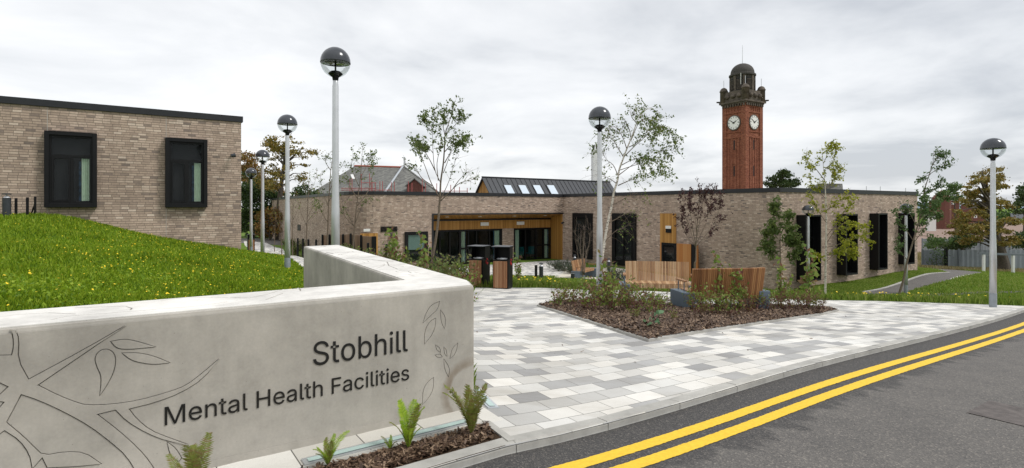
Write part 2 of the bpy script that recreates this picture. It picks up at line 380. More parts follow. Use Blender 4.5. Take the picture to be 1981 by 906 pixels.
def Hn(P):
    P = np.asarray(P, float).reshape(-1, 2); Q = P.copy(); Q[:, 0] = np.clip(Q[:, 0], -70, 95); Q[:, 1] = np.clip(Q[:, 1], -8, 115)
    out = np.empty(len(Q))
    for i in range(0, len(Q), 20000):
        q = Q[i:i+20000]; r2 = ((q[:, None, :]-cp[None, :, :2])**2).sum(-1)
        out[i:i+20000] = _k(r2)@wts[:nC]+wts[nC]+q@wts[nC+1:]
    far = np.maximum(np.abs(P-Q).max(1)/200, 0).clip(0, 1)
    rel = P-np.array(wF); t = rel@np.array(nWf); q = rel@np.array(dW)   # level ground in front of the lettered wall
    sm = lambda a, b, x: (lambda k: k*k*(3-2*k))(np.clip((x-a)/(b-a), 0, 1))
    w = sm(-.62, -.12, t)*(1-sm(-.4, .3, q))*(1-sm(.55, 1.5, t)); out = out*(1-w)+(-1.648)*w
    return out*(1-far)+(-7.5)*far
def H(x, y): return float(Hn([(x, y)])[0])
def ghit(u, v, drop=0.):     # where a sight line meets the ground
    r = ray(u, v); t = np.arange(1.5, 130, .05); P = np.stack([r.x*t, t], 1); h = Hn(P)-drop; g = r.z*t < h
    i = int(np.argmax(g)) if g.any() else len(t)-1
    a, b = t[max(i-1, 0)], t[i]
    for _ in range(12):
        m = (a+b)/2
        if r.z*m < H(r.x*m, m)-drop: b = m
        else: a = m
    return Vector((r.x*b, b))
KERB_O = [ghit(u, v, .06) for u, v in [(900,903),(1167,828),(1325.6,791),(1456.6,755.5),(1664,694),(1827.6,646.4),(1977.7,606.5)]]
ka = np.polyfit([p.x for p in KERB_O], [p.y for p in KERB_O], 1)
dK = Vector((1, ka[0])).normalized(); nK = Vector((dK.y, -dK.x))     # nK points into the road
K0 = Vector((0, ka[1]))
print('KERB', ka, 'angle', math.degrees(math.atan(ka[0])), 'wall', math.degrees(math.atan2(dW.y, dW.x)))
KA, KB = K0, K0+dK*5
_ks = np.array([(p-K0).dot(dK) for p in KERB_O]); _ko = np.array([(p-K0).dot(nK) for p in KERB_O])
_kq = np.polyfit(_ks, _ko, 2); print('kerb curve', _kq, _ks, _ko)
def kq(s):
    a, b = _ks.min()-.5, _ks.max()+1; c = min(max(s, a), b)
    return float(np.polyval(_kq, c)+(2*_kq[0]*c+_kq[1])*(s-c))
def kp(s, off=0): return K0+dK*s+nK*(kq(s)+off)
def sofK(p): return (p-K0).dot(dK)
BED = [ghit(*p) for p in [(1042,593),(1150,627),(1255,661),(1440,631),(1590,609),(1620,602),(1600,597),(1480,592),(1330,593),(1180,581),(1070,586)]]
mA = ghit(990, 855); mB = ghit(941, 818)
# foreground strip in front of the wall
def wp(s, off): return wF+dW*s+nWf*off
# buildings' plan
LB = Vector((-9.12,18.8)); LA = Vector((-14.05,15.3)); dL = (LB-LA).normalized(); nL = Vector((dL.y, -dL.x))
C1 = Vector((12.96,27)); RE = Vector((25.2,34.7)); CC = Vector((3.75,40.75)); WL = Vector((-9.3,32.1)); LE = Vector((-25.3,58.8))
dR = (RE-C1).normalized(); nR = Vector((dR.y, -dR.x)); dC = (C1-CC).normalized(); nC_ = Vector((dC.y, -dC.x)); dG = (CC-WL).normalized(); nG = Vector((dG.y, -dG.x))
print('angles', [round(math.degrees(math.atan2(d.y, d.x)), 1) for d in (dL, dR, dC, dG)])
mats = {}
exec_order = True
STAIN_C = tuple(wp(-.02, .0))+(-1.52,)
MT = dict(
 brick=brick_mat(), redbrick=red_brick(), paving=paver_mat(),
 paving_fine=paver_mat('path_paving', None, .24, .16, R(118)),
 footpave=paver_mat('cream_foot_paving', [(0., (.58,.56,.51)), (.4, (.66,.645,.60)), (.75, (.72,.70,.65))], .45, .45, math.atan2(dW.y, dW.x)),
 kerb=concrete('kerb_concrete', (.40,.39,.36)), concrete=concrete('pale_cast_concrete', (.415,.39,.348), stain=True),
 contop=concrete('skylit_concrete_top', (.70,.68,.64)),  # lit copy of the wall concrete, its brighter daylight put into the colour
 road=asphalt('asphalt_road', True), path=asphalt('asphalt_path'),
 black=plain('black_powder_coat', (.006,.006,.007), .45, var=.2, spec=.25), anth=plain('anthracite_metal', (.045,.05,.058), .4, .3, .15),
 bluegrey=plain('blue_grey_steel', (.10,.135,.17), .5, .0, .10), galv=plain('galvanised_steel', (.60,.61,.63), .40, .5, .06, 5),
 shoe=plain('lamp_column_base_paint', (.30,.33,.36), .5, .3), lampcap=plain('smoked_lamp_dome', (.055,.06,.07), .18, .1, .15),
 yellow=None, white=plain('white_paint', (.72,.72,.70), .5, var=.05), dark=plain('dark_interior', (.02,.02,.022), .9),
 intr=plain('interior_wall', (.10,.10,.095), .9), letter=plain('black_letter_metal', (.010,.010,.011), .35, 0, .05),
 clearglass=glassmat('clear_globe', (.93,.95,.95)), glass=glassmat('window_glass', (.78,.82,.81)), blackglass=None,
 curtain=plain('pale_green_curtain', (.66,.76,.62), .9, 0, .1, 9), navy=plain('blue_patterned_curtain', (.05,.10,.17), .9, 0, .8, 14),
 blind=plain('roller_blind', (.42,.53,.50), .8, 0, .03), teal=plain('teal_fabric', (.01,.16,.19), .8),
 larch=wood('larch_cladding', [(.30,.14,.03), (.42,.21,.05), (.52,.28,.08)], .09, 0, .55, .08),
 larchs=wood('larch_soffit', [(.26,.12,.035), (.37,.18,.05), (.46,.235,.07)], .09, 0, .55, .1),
 larcho=wood('orange_larch_boards', [(.30,.10,.022), (.42,.17,.045), (.48,.24,.085)], .14, 0, .55, .05),
 fencew=wood('weathered_fence_boards', [(.20,.14,.095), (.28,.19,.13), (.34,.24,.17)], .14, 0, .8, .06),
 slat=woodobj('hardwood_slats', [(.20,.095,.045), (.33,.175,.085), (.42,.25,.135), (.52,.34,.20)]),
 slatl=woodobj('pale_hardwood_slats', [(.27,.145,.075), (.42,.25,.13), (.54,.35,.19), (.62,.44,.27)]),
 dullbrick=plain('dull_red_brick', (.14,.055,.04), .9, 0, .35, 6),
 slatb=woodobj('stained_hardwood_slats', [(.16,.07,.028), (.26,.115,.045), (.34,.165,.065), (.43,.22,.09)]),
 binslat=woodobj('hardwood_bin_slats', [(.20,.085,.04), (.32,.155,.075), (.40,.22,.12), (.48,.29,.17)]),
 zinc=plain('zinc_roof', (.038,.042,.050), .5, 0, .08, spec=.35), coping=plain('black_coping', (.018,.019,.022), .45, .2, .15),
 slate=None, redtile=plain('red_ridge_tile', (.33,.085,.05), .8), lead=plain('lead_flashing', (.42,.45,.48), .6), 
 stone=plain('weathered_sandstone', (.105,.085,.068), .9, 0, .45, 1.6), stoned=plain('sooty_dome_lead', (.05,.045,.04), .8, 0, .4, 2.),
 clock=plain('white_clock_enamel', (.84,.84,.82), .4, 0, .04), red=plain('red_mark', (.45,.02,.02), .5),
 scaf=plain('red_scaffold_tube', (.40,.10,.09), .6), bark=plain('grey_brown_bark', (.16,.125,.09), .95, 0, .4, 30),
 barkd=plain('dark_bark', (.075,.06,.045), .95, 0, .35, 12), stems=plain('red_brown_stems', (.14,.05,.04), .8, 0, .3, 20),
 baretwig=plain('bare_grey_twigs', (.20,.15,.12), .9, 0, .3, 20),
 lawn=ground_mat('turf_ground', [(.06,.11,.012), (.09,.16,.018), (.13,.20,.028), (.17,.22,.04)], 6.),
 lawn2=ground_mat('reinforced_turf', [(.10,.14,.03), (.14,.19,.04), (.18,.22,.06), (.20,.21,.10)], 8.),
 soil=ground_mat('soil', [(.025,.016,.011), (.05,.032,.02), (.085,.055,.035)], 9.), 
 dry=ground_mat('dry_grass_ground', [(.17,.14,.06), (.30,.24,.12), (.22,.22,.07)], 1.5), dirt=ground_mat('bare_earth', [(.20,.14,.11), (.28,.20,.165), (.34,.27,.23)], .8),
 cream=ground_mat('cream_resin_path', [(.55,.50,.42), (.62,.57,.49), (.66,.62,.54)], 2.), 
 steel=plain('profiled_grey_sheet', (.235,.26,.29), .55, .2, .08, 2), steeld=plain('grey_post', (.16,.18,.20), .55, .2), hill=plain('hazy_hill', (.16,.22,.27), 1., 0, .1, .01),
 iron=plain('rusty_iron_cover', (.125,.108,.10), .7, .4, .35, 12, bump=.6), lens=plain('uplight_frame', (.55,.58,.60), .35, .6, .05),
 uplight=plain('pale_uplight_glass', (.42,.55,.52), .1, 0, .05),
 L_green=leafmat('young_tree_leaves', [(.08,.12,.035), (.13,.185,.05), (.20,.24,.07)]),
 L_birch=leafmat('birch_leaves', [(.07,.12,.028), (.12,.18,.035), (.22,.25,.05)]),
 L_yel=leafmat('yellowing_birch_leaves', [(.16,.20,.02), (.30,.33,.03), (.46,.44,.04)], trans=.5),
 L_rowan=leafmat('rowan_leaves', [(.055,.10,.03), (.09,.155,.045), (.14,.21,.065)]),
 L_purple=leafmat('purple_leaves', [(.035,.014,.018), (.07,.025,.03), (.10,.05,.04)]),
 L_oak=leafmat('autumn_oak_leaves', [(.11,.105,.022), (.19,.165,.035), (.28,.21,.045), (.27,.15,.035)], 1.2, .25),
 L_oakg=leafmat('dark_green_leaves', [(.025,.045,.014), (.045,.08,.022), (.08,.12,.03)], 1.2, .25),
 L_rust=leafmat('rust_leaves', [(.15,.075,.02), (.25,.13,.03), (.15,.15,.035)], 1.2, .25),
 L_shrub=leafmat('dogwood_leaves', [(.09,.16,.03), (.16,.25,.045), (.27,.34,.07), (.25,.16,.08), (.16,.05,.05)], 2.5),
 L_shrubr=leafmat('reddening_leaves', [(.12,.05,.05), (.18,.08,.06), (.20,.17,.06), (.17,.24,.05)], 2.5),
 L_low=leafmat('low_evergreen_leaves', [(.03,.05,.03), (.06,.085,.05), (.09,.11,.075)], 3.),
 L_hedge=leafmat('hedge_leaves', [(.07,.11,.03), (.12,.17,.045), (.17,.20,.06), (.18,.10,.06)], 2.),
 fern=leafmat('fern_fronds', [(.24,.40,.03), (.36,.52,.045), (.48,.60,.08)], 5., .5), fernb=leafmat('browning_fern', [(.17,.20,.04), (.24,.28,.06), (.24,.15,.07)], 5., .4), 
 grass=leafmat('grass_blades', [(.09,.18,.008), (.18,.30,.012), (.28,.40,.02), (.38,.47,.045)], .8, .35),
 grass2=leafmat('slope_grass', [(.10,.18,.02), (.17,.27,.03), (.26,.35,.055), (.36,.38,.12)], .8, .35),
 drygrass=leafmat('dry_grass_blades', [(.22,.20,.07), (.34,.28,.13), (.42,.36,.20)], .8, .3),
 flower=plain('yellow_petals', (.85,.60,.01), .6, 0, .1), chip=leafmat('bark_chips', [(.03,.018,.012), (.08,.045,.028), (.15,.095,.06), (.30,.21,.14)], 9., 0.),
 redpl=plain('red_plastic', (.6,.05,.03), .5), birchbark=None)
n = N('yellow_line_paint'); p_ = n.world(); f_ = n.noise(p_, 30, 6, .75)
worn = n.ramp(n.noise(p_, 22, 5, .75), [(.66, 0.), (.72, .8)])
MT['yellow'] = n.fin(n.mix(worn, n.ramp(f_, [(.3, (.70,.43,.018)), (.7, (.86,.58,.035))]), (.14,.12,.08)), .7)
n = N('dark_window_glass'); n.p.inputs['Coat Weight'].default_value = .2; MT['blackglass'] = n.fin((.008,.009,.010), .05, spec=.55)
n = N('grey_slate'); u_, v_, _ = n.sep(n.uvs()); rw = n.math('FLOOR', n.math('DIVIDE', v_, .22)); w_ = n.white(n.comb(n.math('FLOOR', n.math('ADD', n.math('DIVIDE', u_, .3), n.math('MULTIPLY', rw, .5))), rw))
f_ = n.math('ADD', n.math('MULTIPLY', w_, .45), n.math('MULTIPLY', n.noise(n.comb(u_, v_), 1.2, 6, .7), .55))
MT['slate'] = n.fin(n.ramp(f_, [(.2, (.085,.083,.078)), (.5, (.14,.14,.13)), (.7, (.19,.19,.17)), (.9, (.27,.265,.24))]), .8)
n = N('silver_birch_bark'); p_ = n.obj(); x_, y_, z_ = n.sep(p_)
b_ = n.noise(n.comb(n.math('MULTIPLY', x_, 12.), n.math('MULTIPLY', y_, 12.), n.math('MULTIPLY', z_, 38.)), 1., 3)
MT['birchbark'] = n.fin(n.ramp(b_, [(.36, (.05,.04,.035)), (.43, (.55,.50,.42)), (.7, (.68,.64,.56))]), .8)

# ------------------------------------------------------------------ ground sheets: one triangulation, split by surface
def ppoly(pts): return [tuple(V2(p)) for p in pts]
plaza_back = [ghit(*p) for p in [(920,557),(1050,557),(1130,561),(1250,563),(1400,571),(1600,581),(1800,586),(1990,592.5)]]
road = [kp(q) for q in range(-14, 71)]+[kp(q, 7.5) for q in range(70, -15, -1)]
plaza = [kp(s, -.0) for s in [-1+.5*i for i in range(83)]]+[kp(40,-2.2)]+list(reversed(plaza_back))+[Vector((-1.0,14)), wO+Vector((-.3,.9)), Vector((-.6, 4.9)), wF-dW*.4, kp(-1.0,-1.2)]
strip = [mB, mA, kp(sofK(mA), -.13), kp(-6, -.13), wp(-7, .3), wp(-7,.26), ]
strip = [kp(sofK(mA), -.14), mB, wp((mB-wF).dot(dW)-.0, .40)] ; 
sA = (mA-wF).dot(dW); 
UL = wp(0, 0)
foot = [wp(-6.5, -.3), wp(.06, -.3), wp(.06, .35), wp(-6.5, .35)]
strip = [mA, mB, wp(-.1, .36), wp(-6.5, .36)]+[kp(q, -.01) for q in np.arange(-9, sofK(mA), .25)]
patio = [WL+dG*4-nG*0, CC, CC+nC_*0+dC*2.2, CC+dC*3.0+nC_*1.0, CC+dC*8.0+nG*0-dG*1.5, WL+dG*9+nG*7.5, WL+dG*2+nG*5.5]
patio = [WL+dG*2.5, CC+dG*.02, CC+dC*2.0, CC+dC*4.2-dG*3., CC+dC*7.6-dG*6.5, WL+dG*5+nG*4.5, WL+dG*2+nG*3.5]
cream = [CC+dC*4.2-dG*3., CC+dC*6-dG*.6, CC+dC*11-dG*.6, CC+dC*13.5-dG*2.2, CC+dC*11.5-dG*6, CC+dC*9.2-dG*9, CC+dC*7.6-dG*6.5]
lpath_l = [(-2.9,9.2),(-3.7,11.4),(-4.4,13.2),(-6.0,16.4),(-9.7,22.9),(-13.2,29.4),(-17.5,38),(-22.5,47),(-25,52)]
lpath_r = [(-1.4,9.4),(-1.9,11.6),(-2.7,13.9),(-4.4,17.6),(-8.0,24.1),(-11.2,30.2),(-15.2,37.6),(-19.8,46.5),(-22,50)]
lpath = lpath_l+lpath_r[::-1]
croad = [(-26,50),(-20,48),(-12,54),(-14,60),(-34,56)]
apath = [ghit(*p) for p in [(1668,565.5),(1836,527.5),(1806,521),(1775,515.5),(1815,517.5),(1859,523),(1899,526.5),(1899,529.5),(1840,541),(1750,565),(1729,570.5),(1680,572)]]
apron = [C1+dR*3.2, RE+dR*.2, ghit(1779,516), ghit(1806,521.4), ghit(1836,527.5), ghit(1668,565.5), ghit(1640,571)]
drygr = [(24,49.5),(90,49.5),(100,84),(24,84)]
dirtp = [(22,84),(92,84),(260,190),(330,250),(60,250),(22,112)]
mulchb = [(-1.0,9.6),(-1.7,11.4),(-2.4,13.7),(-4.1,17.4),(-7.7,24),(-11,30),(-14,35.4),(-12.3,34.8),(-9,29),(-5.5,22.5),(-3.2,18.5),(-1.25,17.5),(-1.05,13.5)]
regs = [('road', road), ('bed_soil', BED), ('strip_soil', strip), ('wall_foot_paving', foot), ('paved_plaza', plaza), ('paved_path', lpath), ('patio_paving', patio), ('cream_path', cream),
        ('asphalt_path', apath), ('turf_apron', apron), ('shrub_soil', mulchb), ('back_road', croad), ('dry_grass_ground', drygr), ('bare_earth', dirtp)]
regs = [(a, [tuple(V2(q)) for q in b]) for a, b in regs]
def inpoly(P, poly):
    x, y = P[:, 0], P[:, 1]; c = np.zeros(len(P), bool); n = len(poly)
    for i in range(n):
        x0, y0 = poly[i]; x1, y1 = poly[(i+1) % n]
        if y0 == y1: continue
        m = ((y0 > y) != (y1 > y)) & (x < (x1-x0)*(y-y0)/(y1-y0)+x0); c ^= m
    return c
pts, edges = [], []
for nm, poly in regs:
    n = len(poly); o = len(pts); L = []
    for i in range(n):
        a, b = Vector(poly[i]), Vector(poly[(i+1) % n]); ln = (b-a).length; mid = (a+b)/2
        k = max(1, int(ln/max(.35, mid.length*.05)))
        for j in range(k): L.append(a.lerp(b, j/k))
    pts += L; edges += [(o+i, o+(i+1) % len(L)) for i in range(len(L))]
for (x0, x1, y0, y1, st) in ((-8, 14, 1.2, 14, .32), (-22, 34, 1.2, 42, .8), (-70, 95, -8, 115, 3.2)):
    for i in range(int((x1-x0)/st)+1):
        for j in range(int((y1-y0)/st)+1):
            x, y = x0+i*st, y0+j*st
            if st > .5 and -8 < x < 14 and 1.2 < y < 14: continue
            if st > 1 and -22 < x < 34 and 1.2 < y < 42: continue
            pts.append(Vector((x+rnd.uniform(-.1,.1)*st, y+rnd.uniform(-.1,.1)*st)))
for r_ in (180, 400, 1000, 3500):
    for k in range(24): a = 2*math.pi*k/24; pts.append(Vector((r_*math.cos(a), r_*math.sin(a)+40)))
cv, ce, cf, *_ = geometry.delaunay_2d_cdt(pts, edges, [], 0, 1e-5)
GV = np.array([(v.x, v.y) for v in cv]); GF = np.array([f for f in cf if len(f) == 3], np.int32)
GZ = Hn(GV); r3 = np.hypot(GV[:, 0], GV[:, 1]-40); GZ = np.where(r3 > 150, -7.3, GZ)
cen = GV[GF].mean(1); lab = np.full(len(GF), -1)
for i, (nm, poly) in reversed(list(enumerate(regs))): lab[inpoly(cen, poly)] = i
fm = dict(wall_foot_paving='footpave', road='road', bed_soil='soil', strip_soil='soil', paved_plaza='paving', paved_path='paving_fine', patio_paving='paving_fine', cream_path='cream', asphalt_path='path', turf_apron='lawn2', shrub_soil='soil', back_road='path', dry_grass_ground='dry', bare_earth='dirt')
names = dict(bed_soil='planting_bed_soil', strip_soil='planting_strip_soil', shrub_soil='shrub_bed_soil', road='road', back_road='road', turf_apron='turf_strip')
def sub(idx, name, mat, dz=0.):
    Fi = GF[idx]; used, inv = np.unique(Fi, return_inverse=True)
    V = np.concatenate([GV[used], (GZ[used]+dz)[:, None]], 1); Fi = inv.reshape(-1, 3)
    a = V[Fi]; cr = np.cross(a[:, 1]-a[:, 0], a[:, 2]-a[:, 0])[:, 2]; Fi[cr < 0] = Fi[cr < 0][:, ::-1]
    o = mesh_np(name, V, Fi, mat, smooth=True); return tag(o, kind='structure')
ROAD_DROP = .06
for i, (nm, poly) in enumerate(regs):
    if (lab == i).any(): sub(lab == i, names.get(nm, nm), MT[fm[nm]], -ROAD_DROP if nm == 'road' else (.03 if nm in ('bed_soil',) else 0))
sub(lab == -1, 'ground', MT['lawn'])
# far side of the road: a plain verge edge so the road is a real trough
def drape(pts, w, name, mat, dz, thick=None, ragged=0.):
    """strip of constant width laid on the ground along a polyline"""
    P = [V2(p) for p in pts]; out = [P[0]]
    for a, b in zip(P, P[1:]):
        k = max(1, int((b-a).length/(.35 if not ragged else (.02 if a.length < 12 else .1)))); out += [a.lerp(b, (j+1)/k) for j in range(k)]
    Lf, Rt = [], []
    for i, p in enumerate(out):
        t = (out[min(i+1, len(out)-1)]-out[max(i-1, 0)]).normalized(); nn = Vector((t.y, -t.x)); Lf.append(p-nn*(w/2+rnd.uniform(-ragged, ragged))); Rt.append(p+nn*(w/2+rnd.uniform(-ragged, ragged)))
    zl = Hn(Lf)+dz; zr = Hn(Rt)+dz; mb = MB(); k = len(out)
    if thick is None:
        mb.add([(*p, z) for p, z in zip(Lf, zl)]+[(*p, z) for p, z in zip(Rt, zr)], [(i, k+i, k+i+1, i+1) for i in range(k-1)])
    else:
        vs = [(*p, z) for p, z in zip(Lf, zl)]+[(*p, z) for p, z in zip(Rt, zr)]+[(*p, z-thick) for p, z in zip(Lf, zl)]+[(*p, z-thick) for p, z in zip(Rt, zr)]
        fs = []
        for i in range(k-1):
            fs += [(i, k+i, k+i+1, i+1), (2*k+i, i, i+1, 2*k+i+1), (k+i, 3*k+i, 3*k+i+1, k+i+1)]
        fs += [(0, 2*k, 3*k, k), (k-1, 2*k-1, 4*k-1, 3*k-1)]; mb.add(vs, fs)
    return mb
# kerb stones, each about 0.9 m with a fine joint
mbk = MB(); s = -9.0
while s < 45:
    a, b = s+.004, s+.906; o_ = [kp(a, -.125), kp(b, -.125), kp(b, -.004), kp(a, -.004)]; i_ = [H(*q) for q in o_]
    tilt = rnd.uniform(-.002, .002)
    t0 = .006+tilt; vs = []
    for q, zq, e_ in zip(o_, i_, (0, 0, 1, 1)): vs.append((q.x, q.y, zq+t0))
    in2 = [kp(a, -.022), kp(b, -.022)]
    A, B, Cc, D = vs[0], vs[1], (in2[1].x, in2[1].y, i_[2]+t0), (in2[0].x, in2[0].y, i_[3]+t0)
    Ce, De = (o_[2].x, o_[2].y, i_[2]+t0-.02), (o_[3].x, o_[3].y, i_[3]+t0-.02)
    Cl, Dl = (Ce[0], Ce[1], Ce[2]-.12), (De[0], De[1], De[2]-.12); Al, Bl = (A[0], A[1], A[2]-.12), (B[0], B[1], B[2]-.12)
    mbk.add([A,B,Cc,D,Ce,De,Cl,Dl,Al,Bl], [(0,1,2,3),(3,2,4,5),(5,4,6,7),(0,3,5,7,8),(1,9,6,4,2),(0,8,9,1)])
    s += .91
kerb = mbk.build('kerb', MT['kerb']); tag(kerb, kind='structure')
# double yellow lines (on the road surface)
def rpx(L): return [ghit(u, v, ROAD_DROP) for u, v in L]
for k, L in enumerate(([(1047,904.5),(1282,840),(1522,775.7),(1740,706),(1977,624.6)], [(1216,897),(1391,840),(1587.5,773.5),(1806,695.5),(1977.7,639.3)])):
    P = rpx(L); o1 = [(p-K0).dot(nK) for p in P]; print('yellow offs', [round(q-kq((p-K0).dot(dK)), 2) for p, q in zip(P, o1)])
    ss_ = [(p-K0).dot(dK) for p in P]; fo = np.polyfit(ss_, [q-kq(s_) for q, s_ in zip(o1, ss_)], 1); PP = [kp(s_, float(np.polyval(fo, min(max(s_, -2), 12)))+.02) for s_ in np.arange(-9, 60, 1.)]
    mb = drape(PP, .115, 'yl', None, -ROAD_DROP+.004, ragged=.0035)
    tag(mb.build('yellow_line', MT['yellow']), kind='structure')
# ironwork in the road
q = ghit(1985, 808, ROAD_DROP); mb = MB(); ax = R(36)
c_, s_ = math.cos(ax), math.sin(ax)
vs = []
for dx, dy in ((-.33,-.33),(.33,-.33),(.33,.33),(-.33,.33)):
    x, y = q.x+dx*c_-dy*s_, q.y+dx*s_+dy*c_; vs.append((x, y, H(x, y)-ROAD_DROP+.006))
mb.add(vs, [(0,1,2,3)])
cv_ = mb.build('manhole_cover', MT['iron']); tag(cv_, 'rusty square iron access cover set into the road', 'manhole cover')
# bed kerb and strip edging
bk = [BED[-1], BED[0], BED[1], BED[2], BED[3], BED[4], BED[5], BED[6]]
e_ = drape(bk, .07, 'e', None, .035, .1).build('bed_edging', MT['kerb']); tag(e_, kind='structure')
e_ = drape([mA+nK*.0, mB, mB-dW*.02], .06, 'e', None, .012, .1).build('strip_edging', MT['kerb']); tag(e_, kind='structure')
e_ = drape([wp(-6, .372), wp(-.10, .372)], .05, 'e', None, .012, .1).build('strip_edging', MT['kerb']); tag(e_, kind='structure')
# uplights set in the ground at the foot of the wall
def uplight(a, b, w, label):
    m = (a+b)/2; r = empty('ground_light', (m.x, m.y, H(m.x, m.y)), label, 'light strip')
    drape([a, b], w, 'f', None, .010, .08).build('frame', MT['lens'], r)
    t = (b-a).normalized(); drape([a+t*.03, b-t*.03], w-.045, 'g', None, .014).build('glass', MT['uplight'], r)
uplight(wp(-1.43, .262), wp(-.2, .262), .10, 'long glass ground light strip at the foot of the lettered concrete wall')
uplight(wp(.13, .10), wp(.22, -.36), .10, 'short glass ground light beside the end of the concrete wall')

drape([ghit(1668,565.5), ghit(1836,527.5)], .12, 'e', None, .03, .1).build('path_edging', MT['kerb'])['kind'] = 'structure'
drape([ghit(1840,541), ghit(1897,529.5)], .12, 'e', None, .03, .1).build('path_edging', MT['kerb'])['kind'] = 'structure'
drape([ghit(1766,573), ghit(1830,570), ghit(1900,567), ghit(1990,565)], .5, 'e', None, .02).build('thin_path', MT['path'])['kind'] = 'structure'
# hills, horizon
def ridge(name, y, x0, x1, zb, h, mat, n=60, seed=1, kind='structure', depth=300):
    r_ = random.Random(seed); ph = [r_.uniform(0, 6) for _ in range(5)]; mb = MB(); vs = []
    for i in range(n+1):
        x = x0+(x1-x0)*i/n; t = i/n; zz = h*(.55+.25*math.sin(t*5+ph[0])+.12*math.sin(t*13+ph[1])+.06*math.sin(t*31+ph[2]))
        vs += [(x, y, zb), (x, y+depth*.5, zb+max(zz, 0)), (x, y+depth, zb)]
    fs = []
    for i in range(n): a = 3*i; fs += [(a, a+3, a+4, a+1), (a+1, a+4, a+5, a+2)]
    o = mb.add(vs, fs).build(name, mat, smooth=True); o['kind'] = kind; return o
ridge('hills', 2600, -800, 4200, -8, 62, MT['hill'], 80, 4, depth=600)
# ================================================================== sign wall
def stroke(pts, w, closed=False):
    pts = [Vector(p) for p in pts]; n = len(pts); L, Rr = [], []
    for i, p in enumerate(pts):
        t = (pts[min(i+1, n-1)]-pts[max(i-1, 0)]).normalized(); k = Vector((-t.y, t.x)); ww = w/2
        L.append(p+k*ww); Rr.append(p-k*ww)
    return L+Rr[::-1]
def offset_loop(pts, d):
    pts = [Vector(p) for p in pts]; n = len(pts); A = sum(pts[i].x*pts[(i+1)%n].y-pts[(i+1)%n].x*pts[i].y for i in range(n)); sg = 1 if A > 0 else -1; out = []
    for i in range(n):
        a, b, c = pts[i-1], pts[i], pts[(i+1)%n]; t1 = (b-a).normalized(); t2 = (c-b).normalized()
        n1 = Vector((t1.y, -t1.x))*sg; n2_ = Vector((t2.y, -t2.x))*sg; m = (n1+n2_); m = m.normalized() if m.length > .3 else n1
        out.append(b+m*d/max(.5, m.dot(n1)))
    return out
def smooth_loop(pts, k=3, corner=.9):
    """round a closed outline except at its sharp corners"""
    P = [Vector(p) for p in pts]
    for _ in range(k):
        Q = []; n = len(P)
        for i in range(n):
            a, b, c = P[i-1], P[i], P[(i+1) % n]
            if (b-a).length < 1e-9 or (c-b).length < 1e-9: continue
            ang = (b-a).normalized().dot((c-b).normalized())
            if ang < .55: Q.append(b)
            else: Q += [b.lerp(a, .25), b.lerp(c, .25)]
        P = Q
    return P
def flat_fill(loops, depth):
    """even-odd filled outlines as a flat plate of the given thickness"""
    P, Eg = [], []
    for L in loops:
        L = [Vector((p[0], p[1])) for p in L]; o = len(P); P += L; Eg += [(o+i, o+(i+1) % len(L)) for i in range(len(L))]
    cv, ce, cf, *_ = geometry.delaunay_2d_cdt(P, Eg, [], 0, 1e-6)
    V = np.array([(v.x, v.y) for v in cv]); Fc = [f for f in cf]; cen = np.array([V[list(f)].mean(0) for f in Fc]); ins = np.zeros(len(Fc), bool)
    for L in loops: ins ^= inpoly(cen, [(p[0], p[1]) for p in L])
    n = len(V); h = depth/2; vs = [(x, y, h) for x, y in V]+[(x, y, -h) for x, y in V]; fs = []; cnt = {}
    for f, k in zip(Fc, ins):
        if not k: continue
        f = list(f); ar = sum(V[f[i]][0]*V[f[(i+1) % len(f)]][1]-V[f[(i+1) % len(f)]][0]*V[f[i]][1] for i in range(len(f)))
        if ar < 0: f = f[::-1]
        fs.append(tuple(f))
        for i in range(len(f)): cnt[(f[i], f[(i+1) % len(f)])] = 1
    for (i, j) in cnt:
        if (j, i) not in cnt: fs.append((j, i, n+i, n+j))
    me = bpy.data.meshes.new('fill'); me.from_pydata(vs, [], fs); return me
def add_mesh_tf(mb, me, fn):
    o = len(mb.v); mb.v += [tuple(fn(v.co)) for v in me.vertices]; mb.f += [tuple(i+o for i in p.vertices) for p in me.polygons]; bpy.data.meshes.remove(me)
wr = empty('sign_wall', (wF.x, wF.y, -1.66), 'low V-shaped pale concrete wall with black lettering and incised leaf patterns', 'wall')
mb = MB(); mb.prism([tuple(p) for p in wall_poly], -1.95, ZT)
body = mb.build('wall_body', MT['concrete'], wr, bevel=.022)
# lettered face: a 10 mm skin in which the leaf drawing is cut
def fpt(u, v, off=0.):
    A = wF+nWf*off; s_, z_ = hitwall(u, v, A, dW); return Vector((s_, z_))
def c7(L): return [fpt(x/2.618, y/2.618+560) for x, y in L]
def c8(L): return [fpt(x/2.032+440, y/2.032+460) for x, y in L]
branch = c7([(57,203),(82,205),(98,250),(93,355),(147,452),(430,300),(640,178),(430,322),(195,482),(300,535),(390,570),(440,583),(560,580),(700,560),(860,515),(940,485),(1020,425),(1110,347),(1030,450),(920,520),(790,570),(655,603),(690,650),(760,710),(860,750),(960,785),(840,765),(740,725),(640,665),(585,608),(495,630),(600,710),(700,800),(760,870),(800,940),(700,940),(640,840),(560,770),(455,690),(330,620),(200,560),(110,530),(35,670),(120,740),(170,790),(220,838),(330,818),(430,822),(515,880),(400,893),(240,900),(215,850),(165,906),(150,830),(100,760),(25,712),(-40,760),(-40,640),(22,568),(-40,560),(0,530),(42,490),(0,470),(-60,440),(-60,333),(60,330),(70,290),(68,240)])
leaves_ = [c7(L) for L in ([(540,297),(575,315),(588,350),(580,410),(545,480),(505,537),(515,440),(490,390),(478,345),(500,310)], [(560,262),(630,248),(700,262),(790,290),(720,297),(650,303),(590,298)],
  [(617,320),(700,318),(780,335),(862,370),(800,378),(750,377),(665,360)], [(845,768),(890,800),(920,850),(905,870),(860,840)])]
